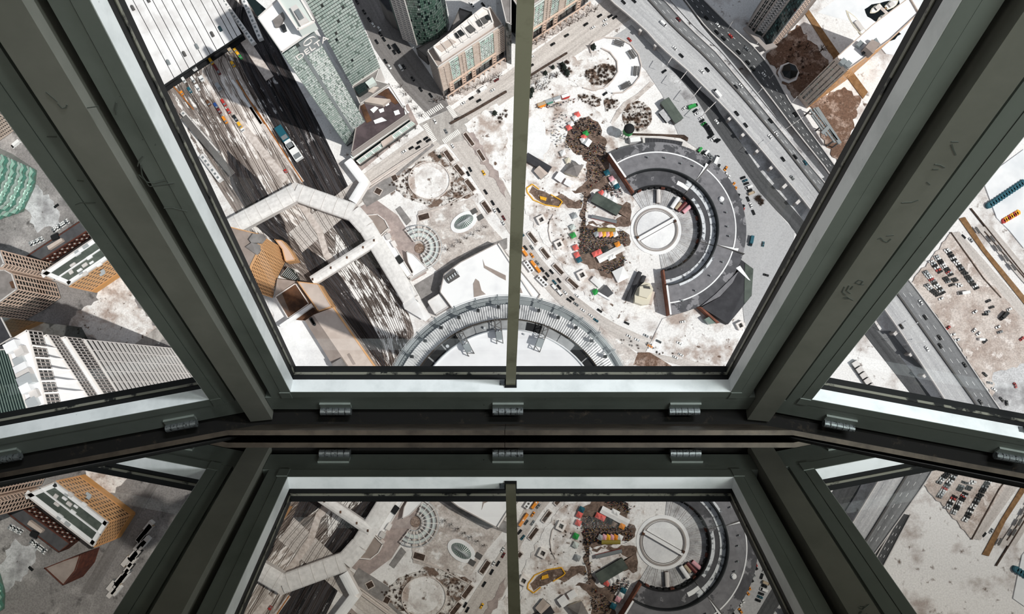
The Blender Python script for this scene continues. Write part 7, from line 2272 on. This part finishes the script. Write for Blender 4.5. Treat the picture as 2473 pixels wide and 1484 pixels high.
# shrink wrapped boats and colourful hulls on the quay at the right edge
for k in range(14):
    x, y = 2040 + k * 31, 975 - k * 21
    boat('S', (x + 12, y + 35), (x - 12, y - 35), 5.2, 'teal wrapped boat in the row on the snowy quay', 'paint_teal', False, 2.2, 'paint_teal')
    o = [ob for ob in COL.objects if ob.name.startswith('boat') and ob.parent is None][-1]
    o['group'] = 'teal wrapped boats on the quay'
for k in range(9):
    x, y = 2215 + k * 22, 1160 - k * 13
    m, wd = (('paint_red', 'red'), ('paint_orange', 'orange'), ('paint_yellow', 'yellow'))[k % 3]
    boat('S', (x + 10, y + 30), (x - 8, y - 30), 4, '%s hull in the short row of bright boats on the quay' % wd, m, False, 1.4, m)
    o = [ob for ob in COL.objects if ob.name.startswith('boat') and ob.parent is None][-1]
    o['group'] = '%s hulls on the quay' % wd
# ---------------------------------------------------------------- plants
mat('twig', '#4a3a31', 0.9)
mat('twig_light', '#6b574a', 0.9)
mat('needle', '#27302a', 0.9)
def shrub_mesh(name, seed, m, r=1.0, n=64):
    rn = random.Random(seed)
    mb = MB()
    for k in range(n):
        a, e_ = rn.uniform(0, 6.283), rn.uniform(.15, 1.35)
        L = r * rn.uniform(.55, 1.1)
        d = Vector((math.cos(a) * math.cos(e_), math.sin(a) * math.cos(e_), math.sin(e_)))
        b0 = Vector((rn.uniform(-.35, .35) * r, rn.uniform(-.35, .35) * r, 0))
        s = d.cross(Vector((0, 0, 1))).normalized() * (.035 * r)
        tip = b0 + d * L
        mb.add([b0 - s, b0 + s, tip + s * .4, tip - s * .4, b0 + Vector((0, 0, .05 * r)), tip + Vector((0, 0, .05 * r))], [(0, 1, 2, 3), (0, 4, 5, 3), (1, 2, 5, 4)])
    me = bpy.data.meshes.new(name)
    me.from_pydata([tuple(p) for p in mb.v], [], mb.f)
    me.materials.append(MATS[m])
    return me
SHR = [shrub_mesh('shrub', i, 'twig' if i % 2 else 'twig_light') for i in range(6)]
def inside(pt, poly):
    c = False
    n = len(poly)
    for i in range(n):
        a, b = poly[i], poly[(i + 1) % n]
        if (a[1] > pt[1]) != (b[1] > pt[1]) and pt[0] < (b[0] - a[0]) * (pt[1] - a[1]) / (b[1] - a[1]) + a[0]:
            c = not c
    return c
def scatter(poly, n, seed):
    rn = random.Random(seed)
    xs = [p[0] for p in poly]; ys = [p[1] for p in poly]
    out = []
    while len(out) < n:
        p = (rn.uniform(min(xs), max(xs)), rn.uniform(min(ys), max(ys)))
        if inside(p, poly):
            out.append(p)
    return out
def shrubs(poly, n, size, where, seed):
    rn = random.Random(seed)
    for u, v in scatter(poly, int(n * 1.25), seed):
        o = link('bare_shrub', rn.choice(SHR), lie(G(u, v, .5)), None, 'bare brown shrub ' + where, 'shrub', 'shrubs ' + where, rot=(0, 0, rn.uniform(0, 6.28)))
        k = size * rn.uniform(.5, 1.05)
        o.scale = (k, k, k * .8)
shrubs(circ(*z('C', 1480, 1390), 34, 35), 55, 2.0, 'on the round mound', 1)
shrubs(zz('C', 860, 850, 1060, 760, 1200, 770, 1230, 870, 1170, 980, 960, 1030, 870, 950), 50, 2.4, 'on the slope of the snail garden hill', 2)
shrubs(zz('C', 760, 1130, 1050, 1160, 1040, 1260, 990, 1280, 780, 1200), 24, 2.0, 'in the bed below the snail garden', 3)
shrubs(zz('C', 1080, 1190, 1220, 1170, 1280, 1230, 1220, 1300, 1100, 1330), 18, 2.0, 'in the bed beside the round mound', 4)
shrubs(zz('C', 540, 740, 660, 720, 690, 900, 620, 930, 520, 800), 16, 2.6, 'at the left end of the hill', 5)
shrubs(px(935, 445, 1000, 405, 985, 470, 1060, 505, 990, 482), 30, 1.7, 'in the hedges of the square garden', 6)
shrubs(px(1085, 440, 1145, 468, 1065, 508, 1090, 480), 22, 1.6, 'in the hedges of the square garden', 7)
shrubs(px(1195, 268, 1225, 255, 1224, 300, 1205, 300), 8, 2.6, 'in the garden behind the centre bar', 8)
shrubs(zz('H', 1100, 1070, 1180, 1060, 1240, 1130, 1180, 1170, 1110, 1120), 10, 3.0, 'beside the surface road', 9)
shrubs(px(1870, 150, 1920, 90, 1970, 150, 1940, 200), 16, 2.2, 'on the brown waste ground', 10)
shrubs(zz('K', 380, 100, 800, 200, 760, 560, 480, 700), 18, 1.2, 'on the round lawn', 11)
shrubs(px(1500, 800, 1600, 840, 1680, 870, 1660, 880, 1500, 830), 16, 1.5, 'along the street below the roundhouse', 12)
def conifer(u, v, size, lab, seed):
    rn = random.Random(seed)
    p = lie(G(u, v, .4))
    t = thing('conifer', p, lab, 'tree', None)
    MB().tube(p, p + Vector((0, 0, size * .4)), .3, 6).build('trunk', 'twig', t)
    mb = MB()
    for k in range(4):
        z0_ = size * (.12 + .24 * k)
        r_ = size * .42 * (1 - k * .23)
        n = 14
        vs = [(p.x + r_ * (1 if i % 2 else .62) * rn.uniform(.85, 1.1) * math.cos(6.283 * i / n), p.y + r_ * (1 if i % 2 else .62) * math.sin(6.283 * i / n), p.z + z0_) for i in range(n)] + [(p.x, p.y, p.z + z0_ + size * .42)]
        mb.add(vs, [(i, (i + 1) % n, n) for i in range(n)])
    mb.build('foliage', 'needle', t)
for k, (zn, x, y, s, lab) in enumerate((('C', 600, 820, 12, 'dark conifer at the left end of the hill, upper of three'), ('C', 640, 880, 12, 'dark conifer at the left end of the hill, lower of three'), ('C', 580, 780, 9, 'small dark conifer at the left end of the hill'), ('C', 220, 1090, 11, 'dark conifer left of the food trucks, upper one'), ('C', 200, 1150, 11, 'dark conifer left of the food trucks, lower one'), ('C', 950, 575, 12, 'dark conifer in the inner curl of the snail garden'), ('C', 380, 880, 9, 'dark conifer on the verge of the street, left one'), ('C', 470, 810, 8, 'dark conifer on the verge of the street, right one'), ('B', 2250, 1360, 10, 'dark tree in the garden beside the centre bar'), ('F', 1300, 590, 7, 'dark conifer at the corner of the square garden'))):
    conifer(*z(zn, x, y), s * .68, lab, k)
# benches, dark pergolas of the snail garden
for k, (x0, y0, x1, y1) in enumerate(((1205, 495, 1320, 530), (1390, 600, 1450, 690), (1470, 790, 1460, 900), (1400, 990, 1290, 1050))):
    a, b = G(*z('C', x0, y0), 3), G(*z('C', x1, y1), 3)
    t = thing('trellis', (a + b) / 2 - Vector((0, 0, 3)), ('first', 'second', 'third', 'fourth')[k] + ' dark trellis along the outer curve of the snail garden', 'trellis')
    for sg in (-1.6, 0, 1.6):
        d = (b - a).normalized(); s = Vector((-d.y, d.x, 0)) * sg
        MB().bar(a + s, b + s, .9, .3).build('beam', 'concrete_dark', t)
    for j in range(9):
        c = a.lerp(b, (j + .5) / 9)
        MB().box((c.x, c.y, 3.1), .5, 5, .25, math.atan2(b.y - a.y, b.x - a.x)).build('slat', 'concrete_dark', t)
    for f in (.05, .95):
        c = a.lerp(b, f)
        MB().box((c.x, c.y, .3), .4, .4, 2.7).build('post', 'concrete_dark', t)
# ---------------------------------------------------------------- people: tiny figures seen from far above
mat('coat_black', '#17181b', 0.9); mat('coat_grey', '#4b4d52', 0.9); mat('coat_red', '#a8322e', 0.9); mat('coat_yellow', '#d8b23a', 0.9); mat('coat_white', '#d8d8d8', 0.9); mat('coat_blue', '#2a3e63', 0.9)
mat('skin', '#c79a80', 0.8)
def person_mesh(coat, seed):
    rn = random.Random(seed)
    bm = bmesh.new()
    # one continuous body: hips block extruded into legs, chest, neck, head and arms
    def ext(face, d, sc):
        r = bmesh.ops.extrude_discrete_faces(bm, faces=[face])['faces'][0]
        c = r.calc_center_median()
        for v_ in r.verts:
            v_.co = c + (v_.co - c) * sc + Vector(d)
        return r
    bmesh.ops.create_cube(bm, size=1.0, matrix=Matrix.Translation((0, 0, .95)) @ Matrix.Diagonal((.42, .27, .22, 1)))
    bm.faces.ensure_lookup_table()
    top = max(bm.faces, key=lambda f: f.calc_center_median().z)
    chest = ext(top, (0, 0, .28), 1.12)
    sh = ext(chest, (0, 0, .22), 1.02)
    nk = ext(sh, (0, 0, .06), .40)
    hd = ext(nk, (0, 0, .10), 1.35)
    hd = ext(hd, (0, 0, .14), .8)
    sw = rn.uniform(.1, .3)
    side = [f for f in bm.faces if abs(f.normal.x) > .8 and f.calc_center_median().z > 1.35 and f.calc_center_median().z < 1.6]
    for f in side:
        sg = 1 if f.calc_center_median().x > 0 else -1
        e1 = ext(f, (.10 * sg, sw * sg * .2, -.12), .55)
        e2 = ext(e1, (.06 * sg, sw * sg * .5, -.28), .85)
        ext(e2, (.0, sw * .4 + .1, -.22), .75)
    bot = min(bm.faces, key=lambda f: f.calc_center_median().z)
    r = bmesh.ops.subdivide_edges(bm, edges=[e for e in bot.edges if abs((e.verts[0].co - e.verts[1].co).x) > .2], cuts=1)
    lows = [f for f in bm.faces if f.normal.z < -.8 and f.calc_center_median().z < .9]
    for f in lows:
        sg = 1 if f.calc_center_median().x > 0 else -1
        e1 = ext(f, (.02 * sg, sw * sg * .4, -.42), .8)
        e2 = ext(e1, (0, -sw * sg * .15, -.36), .75)
        ext(e2, (0, .06, -.05), 1.1)
    me = bpy.data.meshes.new('person')
    bm.to_mesh(me)
    bm.free()
    me.materials.append(MATS[coat])
    me.materials.append(MATS['skin'] if rn.random() < .4 else MATS['coat_black'])
    for p in me.polygons:
        if p.center.z > 1.62:
            p.material_index = 1
    return me
COATS = (('coat_black', 'black', 9), ('coat_grey', 'grey', 4), ('coat_red', 'red', 1.2), ('coat_yellow', 'yellow', .8), ('coat_white', 'white', 1.2), ('coat_blue', 'blue', 1.4))
PM = {c: [person_mesh(c, 10 * i + j) for j in range(2)] for i, (c, w_, q) in enumerate(COATS)}
AREAS = ((zz('G', 690, 160, 820, 120, 900, 110, 1010, 210, 1060, 330, 960, 360, 880, 300, 700, 330), 110, 'in the dense upper crowd'), (zz('G', 640, 330, 820, 330, 800, 460, 1000, 420, 1100, 420, 1130, 600, 1060, 700, 900, 700, 880, 640, 740, 540, 620, 480), 150, 'in the crowd outside the roundhouse'),
         (zz('G', 880, 720, 1080, 700, 1120, 800, 1000, 900, 880, 980, 860, 860), 60, 'in the crowd beside the station house'), (zz('G', 1120, 900, 1200, 960, 1300, 980, 1300, 1080, 1180, 1080, 1060, 980), 60, 'in the crowd by the brick end wall'),
         (zz('K', 800, 340, 980, 360, 990, 460, 1220, 460, 1200, 560, 1060, 620, 930, 640, 790, 680, 780, 540), 240, 'in the festival crowd'), (zz('K', 1060, 800, 1200, 730, 1330, 690, 1370, 760, 1240, 880, 1130, 900, 1000, 850), 90, 'in the crowd below the long white roof'),
         (zz('G', 500, 60, 640, 30, 640, 460, 480, 480, 420, 300), 40, 'walking on the snow left of the upper crowd'), (zz('G', 800, 1010, 900, 1010, 880, 1480, 790, 1480), 40, 'on the brown path to the festival square'), (zz('K', 1240, 340, 1370, 420, 1360, 560, 1230, 600, 1230, 450), 45, 'beside the turntable'),
         (zz('C', 240, 1290, 560, 1230, 740, 1160, 740, 1200, 560, 1270, 300, 1310), 26, 'queuing at the food trucks'))
tot = sum(a[1] for a in AREAS)
rn = random.Random(5)
extra = MB()
EXM_ = [c for c, w_, q in COATS]
made = 0
for poly, n, where in AREAS:
    keep = int(round(n * 296 / tot))
    for k, (u, v) in enumerate(scatter(poly, int(n * 2.2), int(n * 7 + 1))):
        ci = rn.choices(range(len(COATS)), [c[2] for c in COATS])[0]
        c, word, _ = COATS[ci]
        p = lie(G(u, v, .62))
        if k < keep:
            made += 1
            o = link('person', rn.choice(PM[c]), p, None, 'tiny person in a %s coat %s' % (word, where), 'person', '%s coats %s' % (word, where), rot=(0, 0, rn.uniform(0, 6.28)))
        else:
            r_ = rn.uniform(0, 6.28)
            src = PM[c][0]
            M = Matrix.Translation(p) @ Matrix.Rotation(r_, 4, 'Z')
            extra.add([M @ v_.co for v_ in src.vertices], [tuple(q.vertices) for q in src.polygons], ci)
extra.build('crowd', EXM_, label='the many further tiny people of the festival crowds', cat='crowd', kind='stuff', recentre=False)

# ---------------------------------------------------------------- bare street trees
def tree_mesh(seed):
    rn = random.Random(seed)
    mb = MB()
    mb.tube((0, 0, 0), (0, 0, .45), .035, 5, r2=.025)
    for k in range(9):
        a, e_ = 6.283 * k / 9 + rn.uniform(-.3, .3), rn.uniform(.5, 1.25)
        b0 = Vector((0, 0, rn.uniform(.3, .45)))
        d = Vector((math.cos(a) * math.cos(e_), math.sin(a) * math.cos(e_), math.sin(e_)))
        tip = b0 + d * rn.uniform(.35, .55)
        mb.tube(b0, tip, .018, 4, r2=.008, cap=False)
        for j in range(4):
            m_ = b0.lerp(tip, rn.uniform(.4, .9))
            d2 = (d + Vector((rn.uniform(-.8, .8), rn.uniform(-.8, .8), rn.uniform(-.1, .7)))).normalized()
            mb.tube(m_, m_ + d2 * rn.uniform(.14, .26), .010, 3, r2=.005, cap=False)
    me = bpy.data.meshes.new('bare_tree')
    me.from_pydata([tuple(p) for p in mb.v], [], mb.f)
    me.materials.append(MATS['twig'])
    return me
TREES = [tree_mesh(i) for i in range(4)]
def trees(pts, size, where):
    for u, v in pts:
        o = link('bare_tree', random.choice(TREES), lie(G(u, v, .5)), None, 'bare street tree ' + where, 'tree', 'trees ' + where, rot=(0, 0, random.uniform(0, 6.28)))
        k = size * random.uniform(.85, 1.2)
        o.scale = (k, k, k)
trees([z('B', 1560 + 92 * k, 1225 - 36 * k + (k % 2) * 10) for k in range(9)], 9, 'below the left tan apartment block')
trees([z('C', 170 + 100 * k, 590 - 56 * k) for k in range(9)], 9, 'below the right tan apartment block')
trees([z('F', *q) for q in ((700, 480), (820, 405), (910, 345), (1010, 255), (560, 590))], 8, 'in front of the glass canopy')
trees([z('B', 1130 + 62 * k, 1050 + 86 * k) for k in range(5)], 8, 'along the avenue beside the brown roofed hall')
trees([z('J', 1000 + 75 * k, 420 - 45 * k) for k in range(7)], 7, 'along the service lane')
trees(scatter(circ(*z('D', 1250, 720), 50, 36), 8, 4), 9, 'on the brown waste ground')
trees(scatter(zz('C', 90, 1000, 300, 900, 500, 900, 560, 960, 300, 1120), 12, 9), 8, 'on the slope left of the hill')

# grey storage boxes in a row, lower right
for k in range(5):
    p = lie(G(*z('U', 445 + k * 47, 395 + k * 68), .5)); a_ = dir_at(*z('U', 445, 395), 47, 68)
    t = thing('storage_box', p, 'grey storage box in the row of five by the right window corner', 'storage box', 'storage boxes')
    MB().box(p, 4.8, 5.6, 3.2, a_).build('body', 'concrete_dark', t)
    MB().box((p.x, p.y, p.z + 3.2), 4.5, 5.3, .3, a_).build('lid', 'concrete_pale', t)

for k, (x, y) in enumerate(((2065, 95), (2145, 205), (2235, 322), (2320, 432), (1900, 1290 - 1300))):
    p = lie(G(*z('T', x, y), .5)); a_ = dir_at(*z('T', x, y), 50, 68)
    t = thing('tram_shelter', p, 'dark tram shelter in the row along the promenade', 'shelter', 'tram shelters')
    MB().box((p.x, p.y, p.z + 2.6), 6, 2.2, .3, a_).build('roof', 'concrete_dark', t)
    for sg in (-2.4, 2.4):
        MB().box((p.x + sg * math.cos(a_), p.y + sg * math.sin(a_), p.z), .2, .2, 2.6, a_).build('post', 'dark_metal', t)
